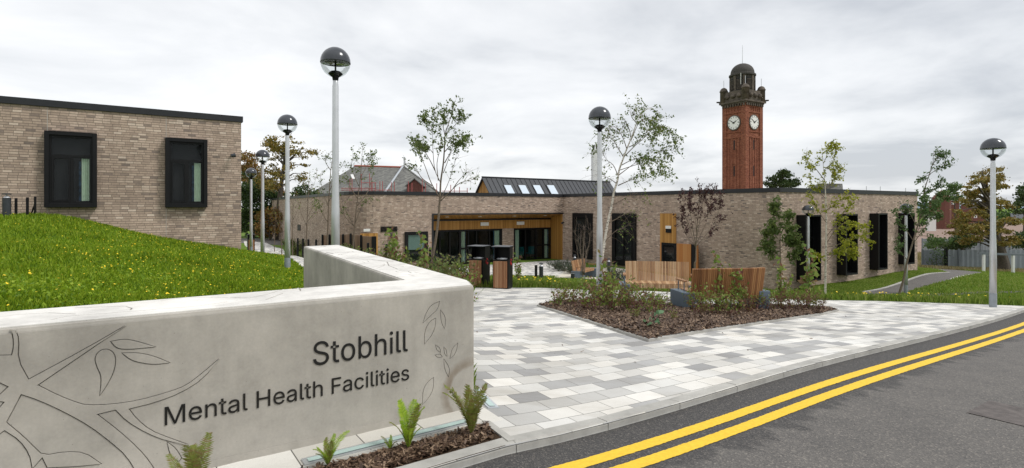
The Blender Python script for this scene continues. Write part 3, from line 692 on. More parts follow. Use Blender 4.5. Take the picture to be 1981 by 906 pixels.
leaves_ += [c8(L) for L in ([(832,250),(800,262),(778,295),(766,335),(800,303),(825,280)], [(835,283),(852,305),(856,335),(850,357),(836,325)], [(817,315),(790,330),(772,370),(772,418),(800,385),(815,350)],
  [(815,420),(833,432),(836,450),(820,442)], [(813,460),(835,456),(842,468),(825,472)], [(848,430),(859,440),(861,466),(851,458)], [(903,413),(880,435),(872,475),(888,464),(900,437)], [(848,475),(865,500),(872,522),(866,547),(850,512)], [(808,548),(780,570),(765,603),(765,655),(792,625),(808,590)])]
sLo, sHi = -4.3, -.028
face = [(sLo, -1.9), (sHi, -1.9), (sHi, ZT-.026), (sLo, ZT-.026)]
loops = [face]; isl = []
for i, L in enumerate([branch]+leaves_):
    q = L if i == 0 else smooth_loop(L, 2)
    if i == 0: q = smooth_loop(L, 1)
    loops.append(offset_loop(q, .0022)); isl.append(offset_loop(q, -.0022))
loops += isl
skin = MB()
def onface(d): return lambda co: (*(wF+dW*co[0]+nWf*(co[2]+d)), co[1])
add_mesh_tf(skin, flat_fill(loops, .010), onface(.0056))
skin.build('carved_face', MT['concrete'], wr)
rb = MB(); add_mesh_tf(rb, flat_fill([offset_loop(isl[0], -.001)], .005), onface(.0132))
for q in isl[1:5]: add_mesh_tf(rb, flat_fill([offset_loop(q, -.001)], .004), onface(.0127))
rb.build('leaf_relief', MT['concrete'], wr)
# carved top: 6 mm skin with incised strokes
def tp(u, v): return hitz(u, v, ZT).xy
st = []
for L in ([(1300,775),(1450,755),(1640,750)], [(1300,782),(1500,788),(1740,782)], [(1120,660),(1150,720),(1280,772)], [(1290,792),(1430,803),(1480,830)], [(1515,815),(1620,835),(1740,845)], [(1350,850),(1430,850),(1520,870)], [(1200,805),(1240,803),(1290,815)],
          [(1180,708),(1280,693),(1380,700)], [(1180,716),(1290,722),(1370,735)], [(520,608),(700,600),(960,578)], [(520,616),(900,630),(1100,652),(1220,650)], [(920,740),(1040,715),(1090,695)], [(965,762),(1060,726),(1095,704)], [(710,668),(760,660),(800,675)],
          [(780,648),(830,648),(860,660)], [(620,570),(700,555),(790,548)], [(360,527),(540,527),(565,518)], [(560,508),(600,506),(635,512)], [(400,565),(430,552),(475,562)], [(150,440),(180,430),(225,440)], [(140,490),(300,482),(420,470)], [(220,520),(300,535),(340,545)]):
    st.append([tp(x/7.55+600, y/7.55+420) for x, y in L])
for L in ([(-60,332),(0,325),(150,305),(400,290),(630,300)], [(620,250),(850,240),(1050,238),(1098,252),(1085,268)], [(420,350),(550,320),(850,297),(1200,270),(1650,233),(1980,185)], [(1340,190),(1420,175),(1510,170)], [(1570,160),(1900,160)]):
    st.append([tp(x/4.3065, y/4.3065+540) for x, y in L])
for L in ([(20,146),(165,153),(300,125),(430,86)], [(290,168),(350,145),(425,115)], [(0,182),(75,170)], [(540,75),(560,88),(558,98)]):
    st.append([tp(x/3.962+440, y/3.962+540) for x, y in L])
outl = offset_loop([Vector(p) for p in wall_poly], -.024)
top = MB(); sl = []
for L in st:
    far = L[0].length; w = .012 if far < 7 else .03
    sl.append(stroke(smooth_line(L) if False else L, w))
add_mesh_tf(top, flat_fill([outl]+sl, .006), lambda co: (co[0], co[1], ZT+.0035+co[2]))
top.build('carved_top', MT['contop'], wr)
base_joint = MB(); P_ = [wF+dW*-4.3+nWf*.011, wF+dW*-.03+nWf*.011, wF+dW*-.03+nWf*.015, wF+dW*-4.3+nWf*.015]; base_joint.prism([tuple(q) for q in P_], -1.9, -1.60); base_joint.build('foot_course', MT['concrete'], wr)
# lettering (outlines in thousandths of an em)
GLYPHS = {'Stobhill':[[(224,-9),(197,-8),(172,-4),(149,1),(128,9),(108,19),(91,31),(76,45),(64,60),(54,77),(46,96),(41,115),(38,137),(104,137),(110,110),(116,98),(123,88),(132,79),(142,71),(154,64),(166,59),(180,55),(194,52),(209,50),(224,49),(241,50),(257,52),(272,55),(286,60),(299,66),(311,74),(321,82),(329,92),(336,102),(341,114),(345,126),(346,139),(345,151),(342,161),(338,171),(332,179),(325,186),(316,193),(307,199),(296,205),(284,209),(272,214),(184,239),(154,249),(128,260),(105,274),(86,289),(71,307),(60,326),(54,348),(52,372),(53,393),(58,413),(65,431),(75,448),(87,463),(102,476),(119,488),(138,498),(158,506),(180,511),(203,514),(227,516),(252,514),(275,511),(296,505),(316,498),(334,488),(351,476),(365,463),(377,449),(387,433),(394,415),(399,397),(401,378),(337,378),(334,396),(326,412),(316,426),(302,437),(286,447),(267,453),(247,457),(225,459),(209,458),(194,456),(167,448),(156,442),(145,435),(136,427),(129,418),(123,409),(118,398),(116,387),(115,376),(116,363),(119,352),(124,342),(139,326),(148,319),(158,313),(169,308),(212,293),(264,279),(312,264),(336,252),(359,238),(379,220),(395,198),(401,185),(405,171),(407,155),(408,139),(407,118),(403,99),(396,81),(386,64),(374,48),(360,34),(343,21),(323,11),(302,2),(278,-4),(252,-8)],[(650,379),(650,327),(453,327),(453,379)],[(511,471),(573,471),(573,86),(575,76),(578,68),(583,61),(589,56),(596,53),(606,51),(617,50),(632,51),(648,54),(660,2),(638,-3),(615,-4),(592,-3),(571,2),(554,10),(539,21),(527,35),(518,52),(513,71),(511,93)],[(881,-8),(856,-7),(833,-2),(811,6),(791,16),(772,30),(756,46),(742,64),(730,85),(720,108),(714,133),(709,159),(708,187),(709,216),(714,243),(720,268),(730,291),(742,312),(756,330),(772,346),(791,360),(811,371),(833,378),(856,383),(881,384),(906,383),(930,378),(952,371),(973,360),(991,346),(1007,330),(1021,312),(1033,291),(1043,268),(1050,243),(1054,216),(1055,187),(1054,159),(1050,133),(1043,108),(1033,85),(1021,64),(1007,46),(991,30),(973,16),(952,6),(930,-2),(906,-7)],[(881,46),(899,48),(916,51),(931,57),(944,66),(956,76),(966,89),(974,102),(981,117),(986,134),(990,151),(992,169),(993,187),(992,206),(990,224),(986,242),(981,258),(974,274),(966,287),(956,300),(944,310),(931,319),(916,325),(899,329),(881,330),(863,329),(847,325),(832,319),(819,310),(808,300),(798,287),(789,274),(782,258),(777,242),(773,224),(771,206),(770,187),(771,169),(773,151),(777,134),(782,117),(789,102),(798,89),(808,76),(819,66),(832,57),(847,51),(863,48)],[(1319,-8),(1302,-7),(1287,-5),(1273,-1),(1262,4),(1251,10),(1227,31),(1207,59),(1201,59),(1201,0),(1142,0),(1142,509),(1203,509),(1203,319),(1207,319),(1227,346),(1233,353),(1250,367),(1260,373),(1272,378),(1301,384),(1318,384),(1341,383),(1363,378),(1383,371),(1402,361),(1419,347),(1434,332),(1448,313),(1459,293),(1468,270),(1474,245),(1478,218),(1479,189),(1478,160),(1474,133),(1468,108),(1459,84),(1448,64),(1435,45),(1420,29),(1402,16),(1383,5),(1363,-2),(1342,-7)],[(1309,47),(1326,48),(1342,51),(1356,57),(1369,66),(1380,76),(1390,88),(1398,101),(1405,117),(1410,133),(1414,151),(1416,170),(1417,189),(1416,209),(1414,227),(1410,245),(1405,261),(1398,276),(1390,290),(1380,301),(1369,311),(1356,319),(1342,325),(1326,329),(1309,330),(1292,329),(1277,325),(1263,320),(1250,312),(1239,302),(1229,291),(1221,278),(1214,263),(1209,247),(1205,229),(1203,210),(1202,189),(1203,169),(1205,150),(1209,132),(1214,115),(1221,100),(1230,86),(1239,75),(1251,65),(1263,57),(1277,51),(1293,48)],[(1627,227),(1627,0),(1566,0),(1566,509),(1627,509),(1627,287),(1616,287),(1626,312),(1637,332),(1650,349),(1666,362),(1682,372),(1701,379),(1720,383),(1741,384),(1760,383),(1777,380),(1793,376),(1809,369),(1822,360),(1835,349),(1845,336),(1854,321),(1861,304),(1867,285),(1870,264),(1871,240),(1871,0),(1809,0),(1809,235),(1808,256),(1804,275),(1797,291),(1786,304),(1774,315),(1759,323),(1742,328),(1723,329),(1710,328),(1698,326),(1686,322),(1674,317),(1664,311),(1655,303),(1647,293),(1640,283),(1634,271),(1630,257),(1628,243)],[(1976,0),(1976,379),(2037,379),(2037,0)],[(2007,443),(1991,446),(1984,449),(1977,455),(1972,461),(1968,468),(1966,475),(1965,483),(1968,499),(1972,506),(1977,512),(1991,521),(2007,524),(2016,523),(2024,521),(2031,517),(2043,506),(2047,499),(2050,483),(2049,475),(2047,468),(2043,461),(2031,449),(2024,446),(2016,444)],[(2229,-2),(2209,-1),(2191,3),(2176,10),(2164,20),(2155,33),(2148,47),(2144,65),(2143,84),(2143,509),(2204,509),(2204,87),(2205,77),(2207,68),(2210,62),(2220,54),(2236,52),(2260,54),(2271,3),(2252,-1)],[(2419,-2),(2398,-1),(2380,3),(2365,10),(2353,20),(2344,33),(2337,47),(2333,65),(2332,84),(2332,509),(2393,509),(2393,87),(2399,62),(2409,54),(2425,52),(2449,54),(2460,3),(2441,-1)]],'Mental Health Facilities':[[(60,0),(60,509),(152,509),(277,187),(287,159),(299,123),(311,84),(322,49),(307,49),(318,83),(330,121),(342,158),(352,187),(476,509),(568,509),(568,0),(504,0),(504,327),(507,457),(513,457),(498,409),(482,363),(467,322),(456,291),(342,0),(286,0),(170,291),(159,321),(145,361),(129,408),(112,457),(119,457),(122,328),(122,0)],[(840,-8),(814,-7),(789,-2),(766,6),(745,16),(726,30),(710,46),(696,64),(684,85),(674,108),(668,132),(664,159),(662,187),(664,215),(668,242),(674,267),(684,290),(695,311),(709,329),(725,346),(743,359),(763,370),(785,378),(808,383),(833,384),(849,384),(864,382),(879,379),(894,374),(908,368),(922,361),(935,351),(947,341),(959,329),(969,315),(978,299),(985,282),(991,263),(996,242),(998,219),(999,194),(999,169),(703,169),(703,221),(966,221),(938,202),(937,220),(935,237),(931,254),(926,269),(919,282),(911,294),(902,305),(891,314),(878,321),(865,326),(850,329),(833,330),(817,329),(801,326),(787,321),(774,313),(763,304),(753,294),(744,282),(737,270),(731,256),(727,241),(725,226),(724,211),(724,178),(725,157),(728,139),(732,122),(739,106),(747,92),(756,80),(767,70),(779,61),(793,55),(808,50),(824,47),(841,46),(862,48),(872,50),(891,56),(907,66),(920,80),(930,96),(934,105),(993,91),(988,77),(981,63),(973,51),(963,39),(952,29),(939,19),(926,11),(911,4),(895,-1),(877,-5),(859,-7)],[(1146,227),(1146,0),(1085,0),(1085,379),(1144,379),(1144,287),(1135,287),(1144,312),(1156,332),(1169,349),(1184,362),(1201,372),(1219,379),(1239,383),(1259,384),(1278,383),(1296,380),(1312,376),(1327,369),(1341,360),(1353,349),(1364,336),(1373,321),(1380,304),(1385,285),(1388,264),(1389,240),(1389,0),(1328,0),(1328,235),(1327,256),(1322,275),(1315,291),(1305,304),(1292,315),(1278,323),(1261,328),(1242,329),(1229,328),(1216,326),(1204,322),(1193,317),(1183,311),(1173,303),(1165,293),(1158,283),(1153,271),(1149,257),(1147,243)],[(1646,379),(1646,327),(1448,327),(1448,379)],[(1507,471),(1568,471),(1568,86),(1570,76),(1573,68),(1578,61),(1584,56),(1591,53),(1601,51),(1612,50),(1627,51),(1644,54),(1655,2),(1634,-3),(1610,-4),(1587,-3),(1566,2),(1549,10),(1534,21),(1522,35),(1513,52),(1508,71),(1507,93)],[(1829,-9),(1811,-8),(1795,-5),(1779,-1),(1764,5),(1750,12),(1737,22),(1726,32),(1717,45),(1709,58),(1704,73),(1701,90),(1700,108),(1700,123),(1703,138),(1707,150),(1712,161),(1719,171),(1736,187),(1758,199),(1794,211),(1847,220),(1903,227),(1913,228),(1929,232),(1939,238),(1944,248),(1944,268),(1940,288),(1936,297),(1925,311),(1909,322),(1900,326),(1889,329),(1865,331),(1840,329),(1829,326),(1809,318),(1793,307),(1776,288),(1769,274),(1710,291),(1717,308),(1726,322),(1736,335),(1748,346),(1760,355),(1773,364),(1787,370),(1802,375),(1817,379),(1832,382),(1848,384),(1874,384),(1896,382),(1920,376),(1932,372),(1944,367),(1966,353),(1984,333),(1998,306),(2002,290),(2005,272),(2006,251),(2006,0),(1946,0),(1946,52),(1942,52),(1914,18),(1895,6),(1884,1),(1872,-3),(1859,-6),(1845,-8)],[(1840,45),(1856,46),(1871,49),(1885,53),(1897,59),(1908,66),(1918,74),(1926,83),(1933,93),(1938,104),(1942,115),(1944,126),(1945,138),(1945,190),(1929,182),(1900,176),(1869,171),(1845,168),(1813,162),(1794,155),(1779,145),(1773,139),(1768,132),(1764,124),(1762,115),(1761,105),(1762,95),(1767,79),(1771,72),(1783,61),(1799,52),(1808,49),(1818,47)],[(2198,-2),(2177,-1),(2159,3),(2144,10),(2132,20),(2123,33),(2116,47),(2112,65),(2111,84),(2111,509),(2172,509),(2172,87),(2176,68),(2179,62),(2188,54),(2205,52),(2228,54),(2239,3),(2220,-1)],[(2495,0),(2495,509),(2560,509),(2560,289),(2828,289),(2828,509),(2892,509),(2892,0),(2828,0),(2828,232),(2560,232),(2560,0)],[(3164,-8),(3138,-7),(3113,-2),(3090,6),(3069,16),(3050,30),(3034,46),(3020,64),(3008,85),(2998,108),(2992,132),(2988,159),(2986,187),(2988,215),(2992,242),(2998,267),(3008,290),(3019,311),(3033,329),(3049,346),(3067,359),(3087,370),(3109,378),(3132,383),(3157,384),(3173,384),(3188,382),(3203,379),(3218,374),(3232,368),(3246,361),(3259,351),(3271,341),(3283,329),(3293,315),(3302,299),(3309,282),(3315,263),(3320,242),(3322,219),(3323,194),(3323,169),(3027,169),(3027,221),(3290,221),(3262,202),(3261,220),(3259,237),(3255,254),(3250,269),(3243,282),(3235,294),(3226,305),(3215,314),(3202,321),(3189,326),(3174,329),(3157,330),(3141,329),(3125,326),(3111,321),(3098,313),(3087,304),(3077,294),(3068,282),(3061,270),(3055,256),(3051,241),(3049,226),(3048,211),(3048,178),(3049,157),(3052,139),(3056,122),(3063,106),(3071,92),(3080,80),(3091,70),(3103,61),(3117,55),(3132,50),(3148,47),(3165,46),(3186,48),(3196,50),(3215,56),(3231,66),(3244,80),(3254,96),(3258,105),(3317,91),(3312,77),(3305,63),(3297,51),(3287,39),(3276,29),(3263,19),(3250,11),(3235,4),(3219,-1),(3201,-5),(3183,-7)],[(3516,-9),(3498,-8),(3482,-5),(3466,-1),(3450,5),(3436,12),(3424,22),(3413,32),(3404,45),(3396,58),(3391,73),(3388,90),(3386,108),(3387,123),(3390,138),(3394,150),(3399,161),(3406,171),(3423,187),(3445,199),(3481,211),(3534,220),(3590,227),(3600,228),(3616,232),(3626,238),(3631,248),(3631,268),(3627,288),(3623,297),(3612,311),(3596,322),(3586,326),(3576,329),(3552,331),(3527,329),(3515,326),(3496,318),(3480,307),(3463,288),(3456,274),(3397,291),(3404,308),(3413,322),(3423,335),(3435,346),(3447,355),(3460,364),(3474,370),(3489,375),(3504,379),(3519,382),(3535,384),(3561,384),(3583,382),(3607,376),(3619,372),(3631,367),(3652,353),(3662,343),(3671,333),(3685,306),(3689,290),(3692,272),(3693,251),(3693,0),(3633,0),(3633,52),(3629,52),(3601,18),(3582,6),(3571,1),(3559,-3),(3546,-6),(3532,-8)],[(3526,45),(3543,46),(3558,49),(3572,53),(3584,59),(3595,66),(3605,74),(3613,83),(3625,104),(3629,115),(3631,126),(3632,138),(3632,190),(3616,182),(3587,176),(3556,171),(3532,168),(3500,162),(3490,159),(3481,155),(3466,145),(3454,132),(3451,124),(3449,115),(3448,105),(3450,87),(3458,72),(3477,56),(3486,52),(3495,49),(3505,47)],[(3885,-2),(3864,-1),(3846,3),(3831,10),(3819,20),(3810,33),(3803,47),(3799,65),(3798,84),(3798,509),(3859,509),(3859,87),(3865,62),(3875,54),(3891,52),(3915,54),(3926,3),(3907,-1)],[(4138,379),(4138,327),(3941,327),(3941,379)],[(3999,471),(4060,471),(4060,98),(4061,86),(4063,76),(4066,68),(4071,61),(4076,56),(4084,53),(4094,51),(4105,50),(4120,51),(4136,54),(4147,2),(4126,-3),(4103,-4),(4080,-3),(4059,2),(4041,10),(4026,21),(4015,35),(4006,52),(4001,71),(3999,93)],[(4276,0),(4214,0),(4214,509),(4276,509),(4276,287),(4264,287),(4274,312),(4285,332),(4299,349),(4314,362),(4331,372),(4349,379),(4368,383),(4389,384),(4408,383),(4425,380),(4442,376),(4457,369),(4471,360),(4483,349),(4494,336),(4503,321),(4510,304),(4515,285),(4518,264),(4519,240),(4519,0),(4458,0),(4458,235),(4456,256),(4452,275),(4445,291),(4435,304),(4422,315),(4408,323),(4391,328),(4372,329),(4358,328),(4346,326),(4334,322),(4323,317),(4312,311),(4303,303),(4295,293),(4288,283),(4283,271),(4279,257),(4276,243)],[(4820,0),(4820,509),(5129,509),(5129,452),(4884,452),(4884,278),(5106,278),(5106,221),(4884,221),(4884,0)],[(5329,-9),(5312,-8),(5295,-5),(5279,-1),(5264,5),(5250,12),(5238,22),(5227,32),(5217,45),(5210,58),(5204,73),(5201,90),(5200,108),(5201,123),(5203,138),(5207,150),(5213,161),(5220,171),(5237,187),(5258,199),(5295,211),(5348,220),(5403,227),(5413,228),(5429,232),(5443,243),(5445,248),(5445,268),(5443,279),(5440,288),(5436,297),(5425,311),(5418,317),(5410,322),(5400,326),(5390,329),(5365,331),(5340,329),(5329,326),(5310,318),(5301,313),(5287,301),(5277,288),(5270,274),(5211,291),(5218,308),(5227,322),(5237,335),(5248,346),(5274,364),(5288,370),(5303,375),(5318,379),(5333,382),(5348,384),(5374,384),(5397,382),(5421,376),(5433,372),(5444,367),(5466,353),(5476,343),(5484,333),(5492,320),(5498,306),(5503,290),(5505,272),(5506,251),(5506,0),(5446,0),(5446,52),(5442,52),(5434,38),(5422,25),(5414,18),(5396,6),(5385,1),(5373,-3),(5360,-6),(5345,-8)],[(5340,45),(5356,46),(5372,49),(5385,53),(5398,59),(5409,66),(5418,74),(5426,83),(5433,93),(5438,104),(5442,115),(5444,126),(5445,138),(5445,190),(5429,182),(5401,176),(5370,171),(5345,168),(5314,162),(5304,159),(5295,155),(5279,145),(5273,139),(5268,132),(5264,124),(5262,115),(5262,95),(5267,79),(5277,66),(5291,56),(5299,52),(5318,47)],[(5766,-8),(5741,-7),(5718,-2),(5696,6),(5676,16),(5657,30),(5641,46),(5627,64),(5615,85),(5605,108),(5598,133),(5594,159),(5593,187),(5594,216),(5598,243),(5605,268),(5615,291),(5627,312),(5641,330),(5657,346),(5676,360),(5696,371),(5718,378),(5741,383),(5766,384),(5780,384),(5793,383),(5819,377),(5831,373),(5843,368),(5864,356),(5874,349),(5883,341),(5899,322),(5906,312),(5916,289),(5920,277),(5862,262),(5857,276),(5849,289),(5829,311),(5816,319),(5784,329),(5775,329),(5766,330),(5748,329),(5732,325),(5717,319),(5704,310),(5692,300),(5674,274),(5667,258),(5662,242),(5658,224),(5656,206),(5655,187),(5656,169),(5658,151),(5662,134),(5667,117),(5674,102),(5692,76),(5704,66),(5717,57),(5732,51),(5748,48),(5766,46),(5793,49),(5809,54),(5830,66),(5846,82),(5858,102),(5863,117),(5922,102),(5918,90),(5913,78),(5907,67),(5893,46),(5884,37),(5865,21),(5844,9),(5820,-1),(5807,-4),(5780,-8)],[(6007,0),(6007,379),(6068,379),(6068,0)],[(6038,443),(6022,446),(6015,449),(6008,455),(6003,461),(5999,468),(5997,475),(5996,483),(5999,499),(6003,506),(6008,512),(6022,521),(6038,524),(6047,523),(6055,521),(6062,517),(6074,506),(6078,499),(6081,483),(6080,475),(6078,468),(6074,461),(6062,449),(6055,446),(6047,444)],[(6260,-2),(6240,-1),(6222,3),(6207,10),(6195,20),(6186,33),(6179,47),(6175,65),(6174,84),(6174,509),(6235,509),(6235,87),(6241,62),(6251,54),(6267,52),(6291,54),(6302,3),(6283,-1)],[(6363,0),(6363,379),(6424,379),(6424,0)],[(6394,443),(6378,446),(6371,449),(6364,455),(6359,461),(6352,475),(6352,491),(6355,499),(6359,506),(6364,512),(6378,521),(6394,524),(6403,523),(6410,521),(6418,517),(6430,506),(6434,499),(6437,483),(6436,475),(6434,468),(6430,461),(6418,449),(6403,444)],[(6681,379),(6681,327),(6483,327),(6483,379)],[(6542,471),(6603,471),(6603,98),(6605,76),(6613,61),(6619,56),(6627,53),(6636,51),(6647,50),(6662,51),(6679,54),(6690,2),(6669,-3),(6645,-4),(6622,-3),(6602,2),(6584,10),(6569,21),(6557,35),(6549,52),(6544,71),(6542,93)],[(6757,0),(6757,379),(6818,379),(6818,0)],[(6788,443),(6772,446),(6765,449),(6758,455),(6753,461),(6746,475),(6746,491),(6749,499),(6753,506),(6758,512),(6772,521),(6788,524),(6797,523),(6804,521),(6812,517),(6824,506),(6828,499),(6831,483),(6830,475),(6828,468),(6824,461),(6812,449),(6797,444)],[(7083,-8),(7056,-7),(7032,-2),(7009,6),(6988,16),(6969,30),(6953,46),(6938,64),(6927,85),(6917,108),(6910,132),(6906,159),(6905,187),(6906,215),(6910,242),(6917,267),(6926,290),(6938,311),(6952,329),(6968,346),(6986,359),(7006,370),(7028,378),(7051,383),(7076,384),(7092,384),(7107,382),(7122,379),(7137,374),(7151,368),(7165,361),(7178,351),(7190,341),(7201,329),(7212,315),(7228,282),(7234,263),(7239,242),(7241,219),(7242,194),(7242,169),(6946,169),(6946,221),(7209,221),(7181,202),(7180,220),(7178,237),(7174,254),(7169,269),(7162,282),(7154,294),(7144,305),(7133,314),(7121,321),(7108,326),(7093,329),(7076,330),(7060,329),(7044,326),(7030,321),(7017,313),(7006,304),(6996,294),(6987,282),(6980,270),(6974,256),(6970,241),(6968,226),(6967,211),(6967,178),(6968,157),(6971,139),(6975,122),(6981,106),(6989,92),(6999,80),(7010,70),(7022,61),(7036,55),(7050,50),(7066,47),(7083,46),(7105,48),(7115,50),(7134,56),(7149,66),(7163,80),(7173,96),(7177,105),(7236,91),(7231,77),(7224,63),(7216,51),(7206,39),(7195,29),(7182,19),(7168,11),(7153,4),(7137,-1),(7120,-5),(7102,-7)],[(7457,-8),(7438,-7),(7420,-5),(7403,-2),(7387,3),(7372,10),(7359,18),(7347,27),(7337,38),(7328,50),(7320,63),(7314,78),(7310,94),(7369,107),(7373,92),(7380,79),(7389,69),(7399,60),(7411,54),(7425,49),(7440,46),(7456,45),(7475,46),(7492,50),(7507,55),(7519,62),(7530,71),(7537,81),(7541,91),(7543,103),(7542,112),(7539,121),(7535,129),(7529,136),(7521,142),(7511,147),(7487,155),(7424,170),(7400,177),(7379,186),(7361,196),(7347,208),(7336,222),(7328,237),(7323,255),(7322,274),(7323,290),(7326,305),(7332,319),(7340,332),(7350,343),(7362,354),(7375,363),(7406,377),(7424,381),(7442,384),(7481,384),(7514,378),(7529,372),(7542,366),(7554,358),(7564,349),(7574,339),(7582,328),(7589,316),(7599,290),(7543,277),(7539,288),(7533,298),(7526,307),(7517,316),(7507,323),(7494,328),(7479,331),(7462,333),(7446,332),(7431,329),(7418,324),(7406,317),(7396,308),(7389,299),(7385,289),(7383,277),(7384,267),(7387,258),(7392,250),(7399,243),(7408,237),(7418,232),(7431,227),(7504,209),(7529,202),(7549,194),(7567,183),(7581,171),(7592,158),(7600,142),(7604,125),(7606,107),(7605,90),(7601,75),(7595,61),(7587,47),(7577,35),(7565,24),(7551,15),(7535,6),(7517,0),(7498,-5),(7478,-7)]]}
def letters(txt, uL, vL, uR, vR, capL):
    """text whose baseline runs from photo point L to R on the wall face; capL = cap height in photo pixels at L"""
    a, b = fpt(uL, vL), fpt(uR, vR); cap = fpt(uL, vL-capL).y-a.y
    me = flat_fill([[(x/1000, y/1000) for x, y in L] for L in GLYPHS[txt]], .008)
    xs = [v.co.x for v in me.vertices]; x0, x1 = min(xs), max(xs)
    ch = max(v.co.y for v in me.vertices if v.co.x < x0+.12)
    kx = (b.x-a.x)/(x1-x0); ky = cap/ch; print('text', txt, 'aspect', kx/ky, 'cap', cap, 'z', a.y, b.y); mb = MB()
    z0 = (a.y+b.y)/2
    add_mesh_tf(mb, me, lambda co: (*(wF+dW*(a.x+(co.x-x0)*kx)+nWf*(.0125+co.z*.8)), z0+co.y*ky)); return mb
letters('Stobhill', 605, 705.5, 787.5, 680, 44).build('lettering', MT['letter'], wr)
letters('Mental Health Facilities', 318.5, 822, 790, 733.5, 35).build('lettering', MT['letter'], wr)

# ================================================================== buildings
def vwall(mb, a, b, z0, z1): mb.quad((a.x, a.y, z0), (b.x, b.y, z0), (b.x, b.y, z1), (a.x, a.y, z1))
def obox(mb, A, d, nrm, s0, s1, o0, o1, z0, z1):
    """box in a wall's own frame: along s, outward o, height z"""
    P = [A+d*s0+nrm*o0, A+d*s1+nrm*o0, A+d*s1+nrm*o1, A+d*s0+nrm*o1]
    return mb.prism([tuple(p) for p in P], z0, z1)
def ring(mb, A, d, nrm, s0, s1, z0, z1, o0, o1, w, wb=None):
    wb = wb or w
    obox(mb, A, d, nrm, s0, s0+w, o0, o1, z0, z1); obox(mb, A, d, nrm, s1-w, s1, o0, o1, z0, z1)
    obox(mb, A, d, nrm, s0+w, s1-w, o0, o1, z1-w, z1); obox(mb, A, d, nrm, s0+w, s1-w, o0, o1, z0, z0+wb)
def drapes(mb, A, d, nrm, s0, s1, o, z0, z1, amp=.025, per=.09):
    n = max(6, int((s1-s0)/per*6)); vs = []
    for i in range(n+1):
        s_ = s0+(s1-s0)*i/n; oo = o+amp*math.sin((s_-s0)/per*2*math.pi)+amp*.4*math.sin((s_)/per*3.1)
        p = A+d*s_+nrm*oo; vs += [(p.x, p.y, z0), (p.x, p.y, z1)]
    mb.add(vs, [(2*i, 2*i+2, 2*i+3, 2*i+1) for i in range(n)])
def window(parent, A, d, nrm, s0, s1, z0, z1, proj=.3, fw=.07, style='left', label=None):
    f = MB(); ring(f, A, d, nrm, s0, s1, z0, z1, .002, proj, fw, fw*1.1)
    w = f.build('window', MT['black'], parent, bevel=.006)
    if label: w['label'] = label
    a0, a1, b0, b1 = s0+fw, s1-fw, z0+fw*1.1, z1-fw
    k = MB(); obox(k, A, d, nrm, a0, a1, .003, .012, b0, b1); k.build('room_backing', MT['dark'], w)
    fr = MB(); ring(fr, A, d, nrm, a0+.002, a1-.002, b0+.002, b1-.002, .085, .15, .055)
    zt = b1-(b1-b0)*(.30 if style != 'full' else .34); obox(fr, A, d, nrm, a0+.057, a1-.057, .085, .15, zt-.035, zt+.035)
    sm = (a0+a1)/2+.02
    obox(fr, A, d, nrm, sm-.04, sm+.04, .085, .15, b0+.057, zt-.037)
    if style == 'left': ring(fr, A, d, nrm, a0+.06, sm-.042, b0+.06, zt-.04, .09, .165, .045)
    fr.build('sash', MT['black'], w)
    g = MB(); pa_, pb_ = A+d*(a0+.04)+nrm*.11, A+d*(a1-.04)+nrm*.11; vwall(g, pa_, pb_, b0+.04, b1-.04); g.build('pane', MT['glass'], w)
    return w
# ---- left ward building
lb = empty('ward_building', (LB.x, LB.y, -2.), 'brown brick building with two black box windows above the flowering grass bank', 'building')
LZT = 3.05; back = -nL*16
poly = [LA-dL*6, LB, LB+back, LA-dL*6+back]
mb = MB(); poly_t = [tuple(p) for p in poly]; mb.prism(poly_t, -4., LZT-.02); mb.build('wall', MT['brick'], lb)
def coping_for(pts, zt, closed=False, h=.16, out=.05):
    m = MB(); k = len(pts)
    for i in range(k if closed else k-1):
        a, b = V2(pts[i]), V2(pts[(i+1) % k]); t = (b-a).normalized(); nn = Vector((t.y, -t.x))
        m.prism([tuple(a-t*.0+nn*out), tuple(b+t*out+nn*out), tuple(b+t*out-nn*.38), tuple(a-nn*.38)], zt-h, zt+.03+i*.0025)
    return m
coping_for([LA-dL*6, LB, LB+back], LZT-.03).build('coping', MT['coping'], lb)
for u in (91, 321): 
    mj = MB()
    s_, _ = hitwall(u, 300, LA, dL); obox(mj, LA, dL, nL, s_, s_+.012, -.01, .003, -.9, LZT-.2); mj.build('movement_joint', MT['kerb'], lb)
for (uL, uR, vT, vTr) in ((84,188,253,258), (319,402,267,270)):
    Af = LA+nL*.22; sL, zt = hitwall(uL+1, vT, Af, dL); sR, zt2 = hitwall(uR-.5, vTr, Af, dL); zb = hitwall(uR, 401.5, Af, dL)[1]
    w = window(lb, LA, dL, nL, sL, sR, zb, (zt+zt2)/2, .22, .105)
    m = MB(); a1 = sR-.105-.06; drapes(m, LA, dL, nL, a1-.2, a1, .07, zb+.19, zb+(zt-zb)*.66, .02, .055); m.build('curtain', MT['curtain'], w)
    m = MB(); drapes(m, LA, dL, nL, a1-.26, a1-.205, .07, zb+.19, zb+(zt-zb)*.62, .02, .03); m.build('curtain', MT['navy'], w)
def camera_at(A, d, nrm, u, v, label, arm=.22):
    s_, z_ = hitwall(u, v, A, d); p = A+d*s_; r = empty('security_camera', (p.x, p.y, z_), label, 'camera')
    m = MB(); m.tube([(*(p), z_+.05), (*(p+nrm*arm*.6), z_+.05)], .035, 8); m.build('bracket', MT['black'], r)
    m = MB(); c = p+nrm*arm; m.tube([(*(c-d*.05), z_+.0), (*(c+d*.08), z_+.03)], [.05, .075], 12); m.build('housing', MT['anth'], r); return r
camera_at(LA, dL, nL, 448, 303, 'small black security camera on the brick wall above the grass bank')
# ---- main building
ZM = .925; ZB = -4.6
mbld = empty('main_building', (CC.x, CC.y, -3.9), 'long single storey brown brick building with timber canopy and tall black windows', 'building')
cur = [WL]
